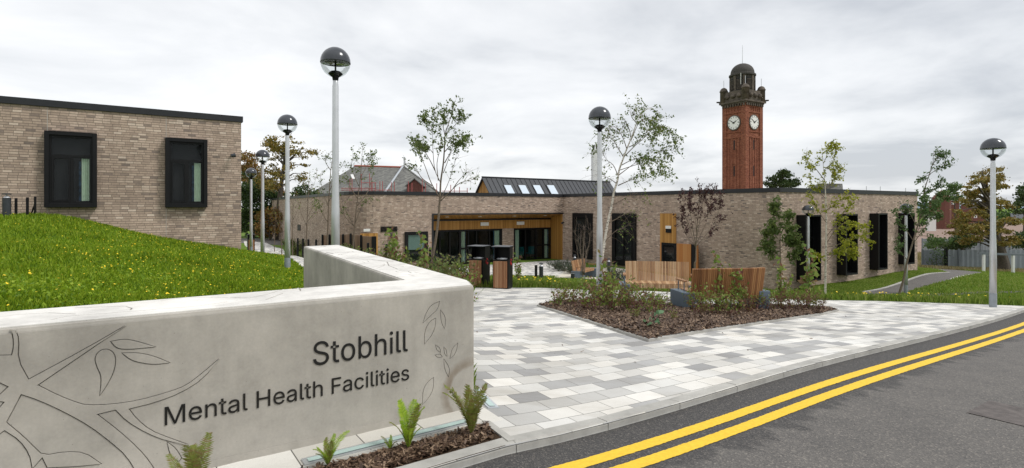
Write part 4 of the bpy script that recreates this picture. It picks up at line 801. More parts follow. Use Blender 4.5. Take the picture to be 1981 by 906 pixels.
# rounded west corner
t0 = WL; ang0 = math.atan2((WL-CC).y, (WL-CC).x); eL = (LE-WL).normalized()
curve = []
p1 = WL+(WL-CC).normalized()*0; cP = WL-dG*0; p0 = WL+dG*1.8; p2 = WL+eL*3.0
for i in range(9):
    t = i/8; curve.append(p0*(1-t)**2+WL*2*t*(1-t)+p2*t*t)
# recess in the wing
GA = WL
gL, zgl = hitwall(837, 415, GA, dG); gR, zgr = hitwall(1088.5, 412, GA, dG); zO = (zgl+zgr)/2
zOL, zOR = -.42, -.40
print('opening', gL, gR, zgl, zgr, (CC-WL).length)
TH = .35; backo = [RE-nR*22, LE-nR*0+Vector((12,16))]
m = MB()
path = curve[::-1]
for a, b in zip([LE]+path[:-1], path): vwall(m, a, b, ZB, ZM-.02)
gw = (CC-WL).length
vwall(m, curve[0], WL+dG*gL, ZB, ZM-.02); vwall(m, WL+dG*gL, WL+dG*gR, zO, ZM-.02); vwall(m, WL+dG*gR, CC, ZB, ZM-.02)
vwall(m, CC, C1, ZB, ZM-.02); vwall(m, C1, RE, ZB, ZM-.02); vwall(m, RE, RE-nR*22, ZB, ZM-.02); vwall(m, RE-nR*22, LE+Vector((12,16)), ZB, ZM-.02); vwall(m, LE+Vector((12,16)), LE, ZB, ZM-.02)
m.build('wall', MT['brick'], mbld)
outline = [LE]+path+[CC, C1, RE, RE-nR*22, LE+Vector((12,16))]
roof = MB(); tr = geometry.tessellate_polygon([[Vector((p.x, p.y, 0)) for p in outline]])
roof.add([(p.x, p.y, ZM-.25) for p in outline], [tuple(t) for t in tr]); roof.build('flat_roof', MT['zinc'], mbld)
coping_for(outline, ZM-.03, True).build('coping', MT['coping'], mbld)
# recess: slatted soffit, side walls, fascia, glazing
DEP = 1.45; zs1 = -.80; ge = gR-.04
def gp(s_, o_): return WL+dG*s_+nG*o_
def q4(a, za, b, zb_, c, zc_, d_, zd): return [(a.x, a.y, za), (b.x, b.y, zb_), (c.x, c.y, zc_), (d_.x, d_.y, zd)]
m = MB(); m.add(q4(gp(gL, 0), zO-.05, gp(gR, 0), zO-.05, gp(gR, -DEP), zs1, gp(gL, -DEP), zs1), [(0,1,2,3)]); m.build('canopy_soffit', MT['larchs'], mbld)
m = MB(); m.add(q4(gp(gR, 0), -4.2, gp(gR, -DEP), -4.2, gp(gR, -DEP), zs1, gp(gR, 0), zO), [(0,1,2,3)]); m.build('canopy_side', MT['larch'], mbld)
m = MB(); m.add(q4(gp(gL, -DEP), -4.2, gp(gL, 0), -4.2, gp(gL, 0), zO, gp(gL, -DEP), zs1), [(0,1,2,3)]); m.build('canopy_side', MT['larch'], mbld)
m = MB(); obox(m, WL, dG, nG, gL-.05, gR+.05, -.3, .035, zO-.06, zO+.035); obox(m, WL, dG, nG, gL-.05, gL+.06, -.3, .03, -4.2, zO-.062); m.build('canopy_trim', MT['coping'], mbld)
Ag = gp(0, -DEP); zG1 = -1.52; zG0 = -3.88
m = MB(); obox(m, Ag, dG, nG, gL, gR, -.1, .0, zG1, zs1-.12); m.build('fascia_boards', MT['larch'], mbld)
m = MB(); obox(m, Ag, dG, nG, gL+.01, gR-.01, .004, .05, zs1-.12, zs1-.03); m.build('fascia_trim', MT['coping'], mbld)
room = MB(); P = [gp(gL, -DEP-.25), gp(gR, -DEP-.25), gp(gR, -DEP-4), gp(gL, -DEP-4)]
room.add([(p.x, p.y, z) for z in (-3.9, -.9) for p in P], [(0,1,2,3), (4,5,6,7), (3,2,6,7), (0,3,7,4), (1,5,6,2)]); room.build('day_room', MT['intr'], mbld)
def cu5(x): return 820+x/5.033
def sg(x, off=0): return vplane(cu5(x), gp(0, -DEP+off), dG)[0]
gf = MB(); xs = [95, 155, 252, 352, 432, 512, 638, 752]
xs2 = [882, 988, 1090, 1165, 1237]
def gbar(x, w, z0=zG0, z1=zG1, o=.03):
    s_ = sg(x); obox(gf, Ag, dG, nG, s_-w/2, s_+w/2, -.09, o, z0, z1)
for x in xs: gbar(x, .09 if x not in (352, 752) else .16)
for x in xs2: gbar(x, .12)
for xa, xb in ((95, 752), (882, 1237)): 
    sa, sb = sg(xa), sg(xb); obox(gf, Ag, dG, nG, sa, sb, -.085, .034, zG1-.12, zG1); obox(gf, Ag, dG, nG, sa, sb, -.085, .034, zG0-.3, zG0+.09)
for xa, xb in ((352, 432), (1090, 1237)):
    sa, sb = sg(xa), sg(xb); obox(gf, Ag, dG, nG, sa, sb, -.083, .026, -2.86, -2.76)
glz = gf.build('glazed_screen', MT['black'], mbld)
g = MB(); obox(g, Ag, dG, nG, sg(95), sg(752), -.04, -.03, zG0, zG1-.05); obox(g, Ag, dG, nG, sg(882), sg(1237), -.04, -.03, zG0, zG1-.05); g.build('pane', MT['glass'], glz)
m = MB(); obox(m, Ag, dG, nG, sg(756), sg(878), -.2, .0, -4.1, zG1); m.build('brick_pier', MT['brick'], mbld)
m = MB(); obox(m, Ag, dG, nG, sg(1237)+.06, gR-.0, -.2, .0, -4.1, zG1); m.build('side_panel', MT['larch'], mbld)
for xa, xb, mt_ in ((358,405,'curtain'), (405,414,'navy'), (684,694,'navy'), (694,742,'curtain'), (888,928,'curtain'), (925,936,'navy'), (1170,1183,'navy'), (1183,1205,'curtain'), (1205,1222,'navy')):
    m = MB(); drapes(m, gp(0, -DEP-.11), dG, nG, sg(xa), sg(xb), 0, zG0+.05, zG1-.1, .04, .16); m.build('curtain', MT[mt_], glz)
for x, y in ((222,203), (545,198), (880,193), (1178,189)):      # soffit downlights
    u, v = cu5(x), 380+y/5.033; r_ = ray(u, v); nrm3 = Vector((nG.x*(zO-zs1), nG.y*(zO-zs1), DEP)); a3 = Vector((*gp(0, 0), zO-.05)); nn = Vector((-nG.x*(zO-.05-zs1)/DEP, -nG.y*(zO-.05-zs1)/DEP, 1))
    t = nn.dot(a3)/nn.dot(r_); p = r_*t; m = MB(); m.lathe([(.14, 0), (.14, -.04), (.0, -.04)], (p.x, p.y, p.z+.03), 16); m.build('downlight', MT['white'], mbld)
for x, y in ((590,270), (940,262)):
    s_, z_ = hitwall(cu5(x), 380+y/5.033, Ag+nG*.02, dG); m = MB(); obox(m, Ag, dG, nG, s_-.32, s_+.32, .0, .07, z_-.12, z_+.12); m.build('exit_light', MT['white'], mbld, bevel=.01)
# teal chairs in the day room
def chair(loc, rz, label):
    r = empty('armchair', (0,0,0), label, 'chair', 'teal armchairs behind the glazing'); 
    m = MB().box((0,0,.40), (.6,.6,.14)); m.build('seat', MT['teal'], r, bevel=.03)
    m = MB()
    for i in range(9):
        a = R(200+140*i/8); m.box((.31*math.cos(a), .31*math.sin(a), .68), (.13,.07,.5), a+math.pi/2)
    m.build('backrest', MT['teal'], r, bevel=.02)
    for sx_ in (-.22,.22):
        for sy in (-.22,.22): MB().tube([(sx_, sy, .34), (sx_*1.15, sy*1.15, 0)], [.022,.016], 6).build('leg', MT['larch'], r)
    put(r, loc, rz); return r
for x, lab_ in ((1020, 'teal armchair standing behind the middle glass panes of the day room'), (1130, 'teal armchair behind the low right hand panes of the day room')):
    p = gp(sg(x), -DEP-1.1); chair((p.x, p.y, -3.89), .6, lab_)
# wing wall: window, louvre, wall light, sign
s0, zt = hitwall(784, 449, WL+nG*.1, dG); s1, _ = hitwall(828, 449, WL+nG*.1, dG); zb = -3.35
f = MB(); ring(f, WL, dG, nG, s0, s1, zb, zt, .002, .12, .19, .12); w = f.build('window', MT['black'], mbld)
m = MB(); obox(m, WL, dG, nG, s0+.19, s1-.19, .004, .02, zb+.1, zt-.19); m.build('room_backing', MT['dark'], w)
m = MB(); obox(m, WL, dG, nG, s0+.2, s1-.2, .025, .035, hitwall(806, 483, WL, dG)[1], zt-.2); m.build('blind', MT['blind'], w)
m = MB(); obox(m, WL, dG, nG, s0+.19, s1-.19, .06, .066, zb+.1, zt-.19); m.build('pane', MT['glass'], w)
s0, zt = hitwall(736.5, 438.5, WL, dG); s1, _ = hitwall(768.5, 438, WL, dG); zb = hitwall(752, 448.5, WL, dG)[1]
m = MB()
k = 7
for i in range(k): 
    z_ = zb+(zt-zb)*i/k; obox(m, WL, dG, nG, s0, s1, .003, .05, z_+.003, z_+(zt-zb)/k-.012)
m.build('louvre', MT['black'], mbld)
s0, z_ = hitwall(759, 456.5, WL+nG*.1, dG); m = MB(); p = WL+dG*s0
m.prism([tuple(gp(s0-.12, .0)), tuple(gp(s0+.12, .0)), tuple(gp(s0+.12, .22)), tuple(gp(s0-.12, .22))], z_-.13, lambda x, y: z_+.16-.5*((Vector((x, y))-gp(s0, 0)).dot(nG))); m.build('wall_light', MT['anth'], mbld, bevel=.02)
s0, z0_ = hitwall(703.5, 448.5, WL+nG*.05, dG); s1, z1_ = hitwall(716, 443, WL+nG*.05, dG); m = MB(); obox(m, WL, dG, nG, s0, s1, .0, .07, z0_, z1_); m.build('exit_light', MT['white'], mbld, bevel=.01)
s0, zt = hitwall(697, 452, WL, dG); s1, _ = hitwall(730.5, 452, WL, dG); m = MB(); obox(m, WL, dG, nG, s0, s1, .0, .03, -3.9, zt); m.build('timber_door_panel', MT['larch'], mbld)
# vents on the long west wall
for u, v0, v1 in ((579, 434.5, 446.5), (530, 427, 436)):
    A_ = p2; d_ = -eL; nn = Vector((d_.y, -d_.x)); s0, zt = hitwall(u-2.7, v0, A_, d_); s1, zb = hitwall(u+2.7, v1, A_, d_); m = MB(); obox(m, A_, d_, nn, min(s0,s1), max(s0,s1), -.01, .04, zb, zt); m.build('louvre', MT['black'], mbld)
# court wall windows and timber panel
A_ = CC
for (uL, uR, vT, vB) in ((1107, 1144.5, 412.5, 500), (1183.3, 1229, 413, 514)):
    Af = A_+nC_*.12; s0, zt = hitwall(uL, vT, Af, dC); s1, zt2 = hitwall(uR, vT, Af, dC); zb = hitwall((uL+uR)/2, vB, Af, dC)[1]
    window(mbld, A_, dC, nC_, s0, s1, max(zb, -3.72), (zt+zt2)/2, .12, .26, 'full')
s0, zt = hitwall(1277.5, 413, CC, dC); s1, _ = hitwall(1308.5, 413, CC, dC); zm = hitwall(1293, 470, CC, dC)[1]
m = MB(); obox(m, CC, dC, nC_, s0, s1, .0, .03, zm, zt); m.build('timber_panel', MT['larch'], mbld)
m = MB(); obox(m, CC, dC, nC_, s0, s0+.12, .0, .035, -4., zm-.003); m.build('timber_panel', MT['larcho'], mbld)
f = MB(); ring(f, CC, dC, nC_, s0+.13, s1, -3.6, zm-.005, .002, .06, .14); w = f.build('window', MT['black'], mbld); m = MB(); obox(m, CC, dC, nC_, s0+.25, s1-.1, .003, .02, -3.5, zm-.1); m.build('pane', MT['blackglass'], w)
sq, zq = hitwall(1292, 440, CC+nC_*.1, dC); m = MB(); obox(m, CC, dC, nC_, sq-.19, sq+.2, .032, .09, zq-.085, zq+.085); m.build('exit_light', MT['white'], mbld, bevel=.01)
sq, zq = hitwall(1292, 447, CC+nC_*.1, dC); m = MB(); obox(m, CC, dC, nC_, sq-.19, sq+.2, .032, .08, zq-.11, zq+.11); m.build('access_panel', MT['black'], mbld)
# orange boarded store door standing open beside the panel
s0, zt = hitwall(1309.5, 471, CC+nC_*.5, dC); s1, _ = hitwall(1337, 471, CC+nC_*.5, dC)
st_ = empty('timber_screen', (*(CC+dC*s0+nC_*.5), -3.95), 'orange boarded timber screen panel with dark edge beside the court wall', 'screen')
m = MB(); obox(m, CC+nC_*.5, dC, nC_, s0, s1, -.03, .03, -3.95, zt); m.build('board_panel', MT['larcho'], st_)
m = MB(); obox(m, CC+nC_*.5, dC, nC_, s1+.002, s1+.32, -.06, .0, -3.95, zt); m.build('edge_panel', MT['black'], st_)
m = MB(); obox(m, CC+nC_*.5, dC, nC_, s1+.33, s1+.45, -.06, .02, -3.95, zt-.02); m.build('post', MT['larcho'], st_)
# right wall tall box windows
for (uL, uR, zt, zb) in ((1540.5, 1589, -.39, -3.68), (1618.5, 1660, -.37, -3.60), (1682, 1717.6, -.35, -3.52), (1737.5, 1770, -.35, -3.40)):
    s0 = vplane(uL, C1, dR)[0]; s1 = vplane(uR, C1+nR*.48, dR)[0]
    w = window(mbld, C1, dR, nR, s0, s1, zb, zt, .48, .075, 'full')
    m = MB(); drapes(m, C1, dR, nR, s0+.14, s0+.36, .06, zb+.3, zb+(zt-zb)*.66, .02, .06); m.build('curtain', MT['blind'], w)
camera_at(CC, dC, nC_, 1492, 449, 'black security camera on the brick wall near the building corner')
camera_at(CC, dC, nC_, 1091, 432, 'black security camera on the brick wall at the right end of the canopy', .2)
for u, v in ((1676,360),(1703,361),(1752,364),(1773,366)):
    p = at(u, v, 38 if u < 1740 else 40); MB().tube([(p.x, p.y, .6), (p.x, p.y, p.z)], .02, 6).build('vent_pipe', MT['galv'], mbld)
# standing seam roof light lantern
RA = at(935.5, 343.5, 42.5); RB = at(1177.5, 352.2, 50.4); rz = (RA.z+RB.z)/2; rd = (RB.xy-RA.xy).normalized(); rn = Vector((rd.y, -rd.x)); RLn = (RB.xy-RA.xy).length
zr = empty('pitched_roof', (RA.x, RA.y, .68), 'dark standing seam metal roof with four skylights rising behind the parapet', 'roof')
HW = 1.40; zlo = .60; sl_ = (rz-zlo)/HW
def rp(s_, o_, dz=0): p = RA.xy+rd*s_+rn*o_; return (p.x, p.y, rz-abs(o_)*sl_+dz)
m = MB(); th = .06
m.add([rp(-.15, 0), rp(RLn+.15, 0), rp(RLn+.15, HW), rp(-.15, HW), rp(-.15, 0, -.09), rp(RLn+.15, 0, -.09), rp(RLn+.15, HW, -.09), rp(-.15, HW, -.09)], [(0,3,2,1),(4,5,6,7),(0,4,7,3),(1,2,6,5),(3,7,6,2),(0,1,5,4)])
m.add([rp(-.15, 0, .001), rp(RLn+.15, 0, .001), rp(RLn+.15, -HW), rp(-.15, -HW), rp(-.15, 0, -.089), rp(RLn+.15, 0, -.089), rp(RLn+.15, -HW, -.09), rp(-.15, -HW, -.09)], [(0,1,2,3),(4,7,6,5),(0,3,7,4),(1,5,6,2),(3,2,6,7)])
rs = m.build('metal_roof', MT['zinc'], zr)
m = MB(); s_ = .2
while s_ < RLn:
    a, b = Vector(rp(s_, .04, .02)), Vector(rp(s_, HW, .02)); m.tube([a, b], .022, 4); s_ += .46
m.tube([rp(-.16, 0, .02), rp(RLn+.16, 0, .02)], .06, 6); m.build('standing_seams', MT['coping'], rs)
m = MB(); m.add([rp(.02, 0, -.09), rp(.02, -HW, -.09), rp(.02, HW, -.09)], [(0,1,2)]); m.build('gable_boards', MT['larch'], zr)
m = MB(); a = rp(RLn-.02, 0, -.09); m.add([a, rp(RLn-.02, HW, -.09), rp(RLn-.02, -HW, -.09)], [(0,1,2)]); m.build('gable_boards', MT['larch'], zr)
def ronroof(u, v):
    r_ = ray(u, v); N3 = Vector((rn.x*sl_, rn.y*sl_, 1)); A3 = Vector((RA.x, RA.y, rz)); p = r_*(N3.dot(A3)/N3.dot(r_)); q = p.xy-RA.xy; return q.dot(rd), q.dot(rn)
for ul, ur in ((975,994),(1003,1022),(1031,1050),(1058,1077)):
    s0, o0 = ronroof(ul, 361); s1, o1 = ronroof(ur-6, 361); oa, ob = o0, o0+.60
    m = MB()
    def sb(a0, a1, b0, b1, h0, h1):
        vs = [rp(x, y, h) for h in (h0, h1) for x, y in ((a0,b0),(a1,b0),(a1,b1),(a0,b1))]; m.add(vs, [(0,3,2,1),(4,5,6,7),(0,1,5,4),(1,2,6,5),(2,3,7,6),(3,0,4,7)])
    sb(s0-.06, s1+.06, oa-.06, ob+.06, .0, .10); sk = m.build('skylight', MT['coping'], zr)
    m = MB(); sb(s0, s1, oa, ob, .102, .112); m.build('pane', plain('skylight_glass', (.62,.70,.78), .08, 0, .03) if 'skylight_glass' not in bpy.data.materials else bpy.data.materials['skylight_glass'], sk)
# white twin flue
p = at(1151.5, 352, 56); fl = empty('flue', (p.x, p.y, .7), 'white square flue stack with two steel pipes behind the metal roof', 'chimney')
w_ = 13.5*56/F; m = MB().box((p.x, p.y, (.7+at(1151, 289, 56).z)/2), (w_*.95, w_*.7, at(1151, 289, 56).z-.7), .3); m.build('stack', MT['white'], fl)
for dx in (-.16, .17): m = MB(); zt = at(1151, 281, 56).z; m.lathe([(.1, 0), (.1, .38), (.13, .38), (.13, .46), (0, .47)], (p.x+dx, p.y, zt-.47), 12); m.build('pipe', MT['anth'], fl)
# ================================================================== street furniture
def gz(x, y): return H(x, y)
# ---- lamp columns
def make_lamp():
    r = empty('street_lamp', (0,0,0), 'x', 'street lamp', 'globe street lamps on pale steel columns')
    m = MB(); m.lathe([(.085, -.3), (.085, .42), (.083, .425)], n=20); m.build('column_base', MT['shoe'], r, smooth=False)
    m = MB(); m.lathe([(.080, .42), (.076, 1.6), (.062, 2.1), (.058, 3.9), (.050, 3.95), (.048, 4.04)], n=20); m.build('column', MT['galv'], r, smooth=True)
    m = MB(); m.lathe([(.04, 3.98), (.055, 4.03), (.06, 4.07), (.13, 4.125), (.135, 4.14), (.085, 4.18), (.03, 4.19)], n=24); m.lathe([(.018, 4.15), (.018, 4.36)], n=8); m.build('globe_holder', MT['black'], r, smooth=True)
    zc, rr = 4.345, .275
    m = MB(); pr = [(rr*math.cos(a), zc+rr*math.sin(a)) for a in [R(-66+64*i/10) for i in range(11)]]; m.lathe(pr, n=32); m.build('clear_globe', MT['clearglass'], r, smooth=True)
    m = MB(); pr = [(.0, zc+.02), (.2, zc+.02), (rr+.003, zc-.015)]+[((rr+.003)*math.cos(R(a)), zc+(rr+.003)*math.sin(R(a))) for a in (0, 12, 24, 36, 48, 60, 72, 82, 90)]; m.lathe(pr, n=32); m.build('dome_cap', MT['lampcap'], r, smooth='weld')
    m = MB()
    for k in range(5): a = k*2*math.pi/5; m.lathe([(.0, zc+.0), (.045, zc+.0), (.05, zc+.019)], (.1*math.cos(a), .1*math.sin(a), 0), 10)
    m.lathe([(.0, zc-.005), (.06, zc-.005), (.065, zc+.019)], n=12); m.build('led_cluster', MT['anth'], r)
    return r
lamp0 = make_lamp(); first = True
LAMPS = [(649, 92, 10.6, 'tallest looking globe lamp, rising directly behind the V-shaped concrete wall'), (556, 222, 16.3, 'globe lamp at the edge of the flowering grass, second nearest in its row'),
 (508, 290, 22.9, 'globe lamp beside the brick paved path, third in the row behind the grass bank'), (486, 325, 29.6, 'farthest globe lamp of the row, next to the corner of the left brick building'),
 (1160, 206.5, 13.9, 'globe lamp standing behind the shrub bed, beside the leaning birch'), (1921, 267.5, 15.1, 'globe lamp at the far right edge of the paved plaza near the road'),
 (1563.5, 397, 27.2, 'short looking globe lamp in front of the first tall black window of the right wing'), (1752.5, 394, 27.6, 'globe lamp on the lawn beside the leaning rowan, in front of the last tall window')]
for u, v, Y, lab_ in LAMPS:
    p = at(u, v, Y); z = gz(p.x, p.y); tot = p.z-z; o = lamp0 if first else copy_tree(lamp0); first = False
    put(o, (p.x, p.y, p.z-4.62), 0, 1., lab_); print('lamp', u, 'height over ground', round(tot, 2))
    if abs(tot-4.62) > .12:
        f = tot/4.62; o.location = (p.x, p.y, z); o.scale = (1, 1, f)
# ---- litter bins
def make_bin():
    r = empty('litter_bin', (0,0,0), 'x', 'litter bin', 'black litter bins with timber fronts'); w, d_, h = .50, .52, 1.30
    m = MB(); m.box((0, .02, .46), (w, d_-.04, .86)); m.box((0, d_/2-.02, .87), (w, .04, .80)); m.box((-w/2+.012, .10, 1.07), (.024, d_-.2, .40)); m.box((w/2-.012, .10, 1.07), (.024, d_-.2, .40)); m.box((0, 0, .02), (w-.02, d_, .04))
    m.build('bin_body', MT['black'], r, bevel=.004)
    m = MB(); m.box((0, -.01, 1.285), (w+.06, d_+.04, .022)); m.build('hood', MT['anth'], r, bevel=.004)
    m = MB(); m.lathe([(.15, .89), (.17, .905), (.17, .92), (.13, .92), (.12, .88)], (0, -.02, 0), 24); m.build('aperture_ring', MT['galv'], r)
    m = MB(); sw = (w-.07)/8
    for i in range(8): m.box((-w/2+.035+sw*(i+.5), -d_/2+.01, .45), (sw-.006, .03, .80))
    m.build('timber_front', MT['binslat'], r, bevel=.002)
    m = MB(); x = w/2+.003   # red recycling style mark on the side
    for k in range(3):
        a = 2*math.pi*k/3+.5; pts_ = [(x, .05+.055*math.cos(a+t), .80+.085*math.sin(a+t)) for t in (0, .5, 1., 1.5)]; m.tube(pts_, [.012, .012, .02, .001], 5)
    m.build('red_mark', MT['red'], r); return r
bin0 = make_bin()
bA = ghit(926, 556).xy; bB = ghit(972, 559).xy
for i, (p, rz, sc_, lab_) in enumerate(((bA, -.44, 1, 'left one of the two litter bins at the back edge of the plaza paving'), (bB, -.27, 1, 'right hand litter bin of the pair on the paving, facing the road'), (at(483, 480, 38).xy, .6, .85, 'lone litter bin by the path beyond the corner of the left brick building'))):
    o = bin0 if i == 0 else copy_tree(bin0); q = p+Vector((0, .2)); put(o, (q.x, q.y, gz(q.x, q.y)), rz, sc_, lab_)
# ---- curved slatted benches
def make_bench(backmat, L=3.05, seat_mat='slat', curve=.05):
    r = empty('bench', (0,0,0), 'x', 'bench', None)
    n_ = 40; m = MB(); mb2 = MB()
    def yc(x): return curve*(1-(2*x/L)**2)
    for i in range(n_):
        x = -L/2+L*(i+.5)/n_; w = L/n_*.80; t = math.atan(-8*curve*x/L**2)
        m.box((x, yc(x)+.0, .45), (w, .52, .045), t); m.box((x, yc(x)-.245, .40), (w, .035, .10), t)
        rot = Matrix.Rotation(t, 3, 'Z') @ Matrix.Rotation(R(-10), 3, 'X')
        mb2.box((x, yc(x)+.33, .63), (w, .05, .68), rot)
    m.build('seat', MT[seat_mat], r); mb2.build('backrest', MT[backmat], r)
    for sx_ in (-1, 1):
        x = sx_*(L/2+.04); m = MB(); a0 = .0
        P = [(x-.13, -.34), (x+.13, -.34), (x+.13, .34), (x-.13, .34)]; m.prism(P, -.14, .445); m.build('pedestal', MT['bluegrey'], r, bevel=.01)
        m = MB(); m.box((x, -.05, .67), (.07, .42, .035)); m.build('armrest', MT['slat'], r, bevel=.005)
        for y in (-.2, .08): MB().tube([(x, y, .42), (x, y, .66)], .012, 6).build('armrest_strut', MT['bluegrey'], r)
    m = MB(); m.tube([(-L/2+.1, yc(L/2)+.28, .36), (0, yc(0)+.28, .36), (L/2-.1, yc(L/2)+.28, .36)], .03, 6); m.box((0, curve*.6, .40), (L-.4, .3, .04)); m.build('under_frame', MT['bluegrey'], r); return r
b1 = make_bench('slatl', 1.60, 'slatl'); b1['group'] = 'slatted timber benches by the shrub bed'
b2 = make_bench('slatb', 1.68); b2['group'] = 'slatted timber benches by the shrub bed'
# first faces the camera, behind the bed; second shows its back
pa = at(1212, 560, 13.9).xy; pb = at(1335, 540, 14.3).xy
c1 = at(1273, 540, 14.2).xy; put(b1, (c1.x, c1.y, gz(c1.x, c1.y)-.02), R(-10), 1, 'slatted timber bench with blue-grey pedestals, facing the road behind the shrub bed')
c2 = at(1392, 560, 12.45).xy; put(b2, (c2.x, c2.y, gz(c2.x, c2.y)-.02), R(180+9), 1, 'darker slatted bench seen from behind, nearest the shrub bed')
b3 = make_bench('slat', 1.7); c3 = at(1131, 520, 30.).xy; put(b3, (c3.x, c3.y, gz(c3.x, c3.y)), R(60), 1, 'small slatted timber bench in the courtyard behind the bare twiggy shrub')
# ---- bollard lights
def make_boll(h=.9, r_=.09):
    r = empty('bollard_light', (0,0,0), 'x', 'bollard light', 'dark bollard lights'); m = MB()
    m.lathe([(r_, 0), (r_, h*.80), (r_*.9, h*.81)], n=16); m.build('post', MT['anth'], r, smooth=False)
    m = MB(); m.lathe([(r_*.85, h*.81), (r_*.35, h*.90), (.012, h*.91), (.012, h*.95)], n=14); m.build('reflector', MT['galv'], r)
    m = MB(); m.lathe([(0, h*.94), (r_*1.02, h*.94), (r_*1.02, h*.985), (r_*.6, h), (0, h)], n=16); m.build('cap', MT['anth'], r); return r
bo = make_boll(); first = True
for u, v, Y, lab_ in ((13, 374, 14.4, 'dark bollard light on the top of the grass bank beside the left brick building'), (1112, 493, 33.5, 'bollard light by the cream path in front of the first tall courtyard window'), (1047, 509, 24.5, 'bollard light at the back of the lawn, beside the short black post'), (1108, 526, 26, 'bollard light low in the grass left of the lamp column'), (1178, 500, 31.5, 'bollard light half hidden behind the leaning birch trunk')):
    p = at(u, v, Y); z = gz(p.x, p.y); o = bo if first else copy_tree(bo); first = False; h_ = p.z-z; put(o, (p.x, p.y, z if h_ > .35 else p.z-.9), 0, 1, lab_)
    if h_ > .35: o.scale = (1, 1, h_/.9)
# ---- black fence posts
def make_post(): 
    m = MB().box((0, 0, .5), (.09, .09, 1.0)); o = m.build('fence_post', MT['black'], None, bevel=.006); return tag(o, 'x', 'post', 'short black fence posts')
po = make_post(); first = True
for u, v, Y, lab_ in ((31, 383.5, 14.6, 'slim black post on the grass bank, next to the bollard light'), (53, 382, 14.8, 'slim black post between the other two on the grass bank'), (747, 472.5, 23, 'black post in the shrubs left of the square window'), (785, 475.5, 25, 'black post at the lower left corner of the square window'), (832, 479, 24, 'black post at the left end of the timber canopy'), (1037, 513, 24, 'short black post beside the bollard light at the back of the lawn'),
   (576, 461, 31, 'first small black post above the hedge by the long brick wall'), (586, 462, 30, 'second small black post above the hedge by the long brick wall'), (596.5, 463, 29, 'third small black post above the hedge by the long brick wall'), (611.5, 463.5, 28, 'fourth small black post above the hedge by the long brick wall'), (684, 468, 24.5, 'small black post in front of the timber fence, near its right end'), (712, 470, 24, 'small black post in front of the last timber fence panel')):
    p = at(u, v, Y); z = gz(p.x, p.y); o = po if first else copy_tree(po); first = False; hh = max(.4, p.z-z); w_ = .6 if u < 100 else 1; put(o, (p.x, p.y, z-.05), .5, (w_, w_, hh+.05), lab_)
p = at(68, 381, 15.); z = gz(p.x, p.y); r = empty('braced_post', (p.x, p.y, z), 'slim black post with a diagonal brace on the grass bank, nearest the window', 'post')
MB().tube([(p.x, p.y, z), (p.x, p.y, p.z)], .028, 6).build('post', MT['black'], r); q_ = at(59, 415, 15.); MB().tube([(p.x, p.y, p.z-.17), (q_.x, q_.y, q_.z-.05)], .018, 6).build('brace', MT['black'], r)
# ---- timber fence in front of the wing
fr_ = empty('timber_fence', (*at(624, 455, 29.9).xy, gz(*at(624, 455, 29.9).xy)), 'weathered vertical board fence with black posts in front of the brick wing', 'fence')
FP = [(624.5, 453.8, 29.9), (638, 453.6, 29.4), (664, 453.4, 28.6), (679, 451.6, 28.2), (699, 454.8, 27.9), (724, 457.3, 27.4)]
for (u0, v0, Y0), (u1, v1, Y1) in zip(FP, FP[1:]):
    a, b = at(u0, v0, Y0), at(u1, v1, Y1); t = (b-a).xy.normalized(); nn = Vector((t.y, -t.x)); m = MB()
    P = [a.xy, b.xy, b.xy-nn*.05, a.xy-nn*.05]; za, zb = a.z-.05, b.z-.03; L_ = (b-a).xy.length
    m.prism([tuple(q) for q in P], -3.9, lambda x, y: za+(zb-za)*((Vector((x, y))-a.xy).dot(t)/L_)); m.build('board_panel', MT['fencew'], fr_)
for i, (u0, v0, Y0) in enumerate(FP):
    a = at(u0, v0, Y0); w_ = .09 if i < 5 else .22; MB().box((a.x, a.y-.06, (a.z-3.9)/2), (w_, .09, a.z+3.9), .5).build('post', MT['black'], fr_)

# ================================================================== clock tower
TY = 100.; ta = R(-58.6); e1 = Vector((math.cos(ta), math.sin(ta))); e2 = Vector((-math.sin(ta), math.cos(ta)))    # e1 along the left face towards the near corner, e2 along the right face
TS = 4.96; tn = at(1442.5, 400, TY).xy; tcn = tn-e1*TS/2+e2*TS/2
def tz(v): return (401-v)/F*TY
tw = empty('clock_tower', (tcn.x, tcn.y, -6), 'tall red brick clock tower with two white dials and dark domed belfry', 'clock tower')
def trect(h, off=Vector((0,0))): c = tcn+off; return [tuple(c-e1*h-e2*h), tuple(c+e1*h-e2*h), tuple(c+e1*h+e2*h), tuple(c-e1*h+e2*h)]
m = MB(); m.prism(trect(TS/2-.14), -7, tz(196)); 
for sx_ in (-1, 1):
    for sy in (-1, 1): m.prism(trect(.46, e1*sx_*(TS/2-.44)+e2*sy*(TS/2-.44)), -7, tz(198))
m.build('shaft', MT['redbrick'], tw)
faces = [(-e2, e1), (e1, e2)]
det = MB(); strips = MB()
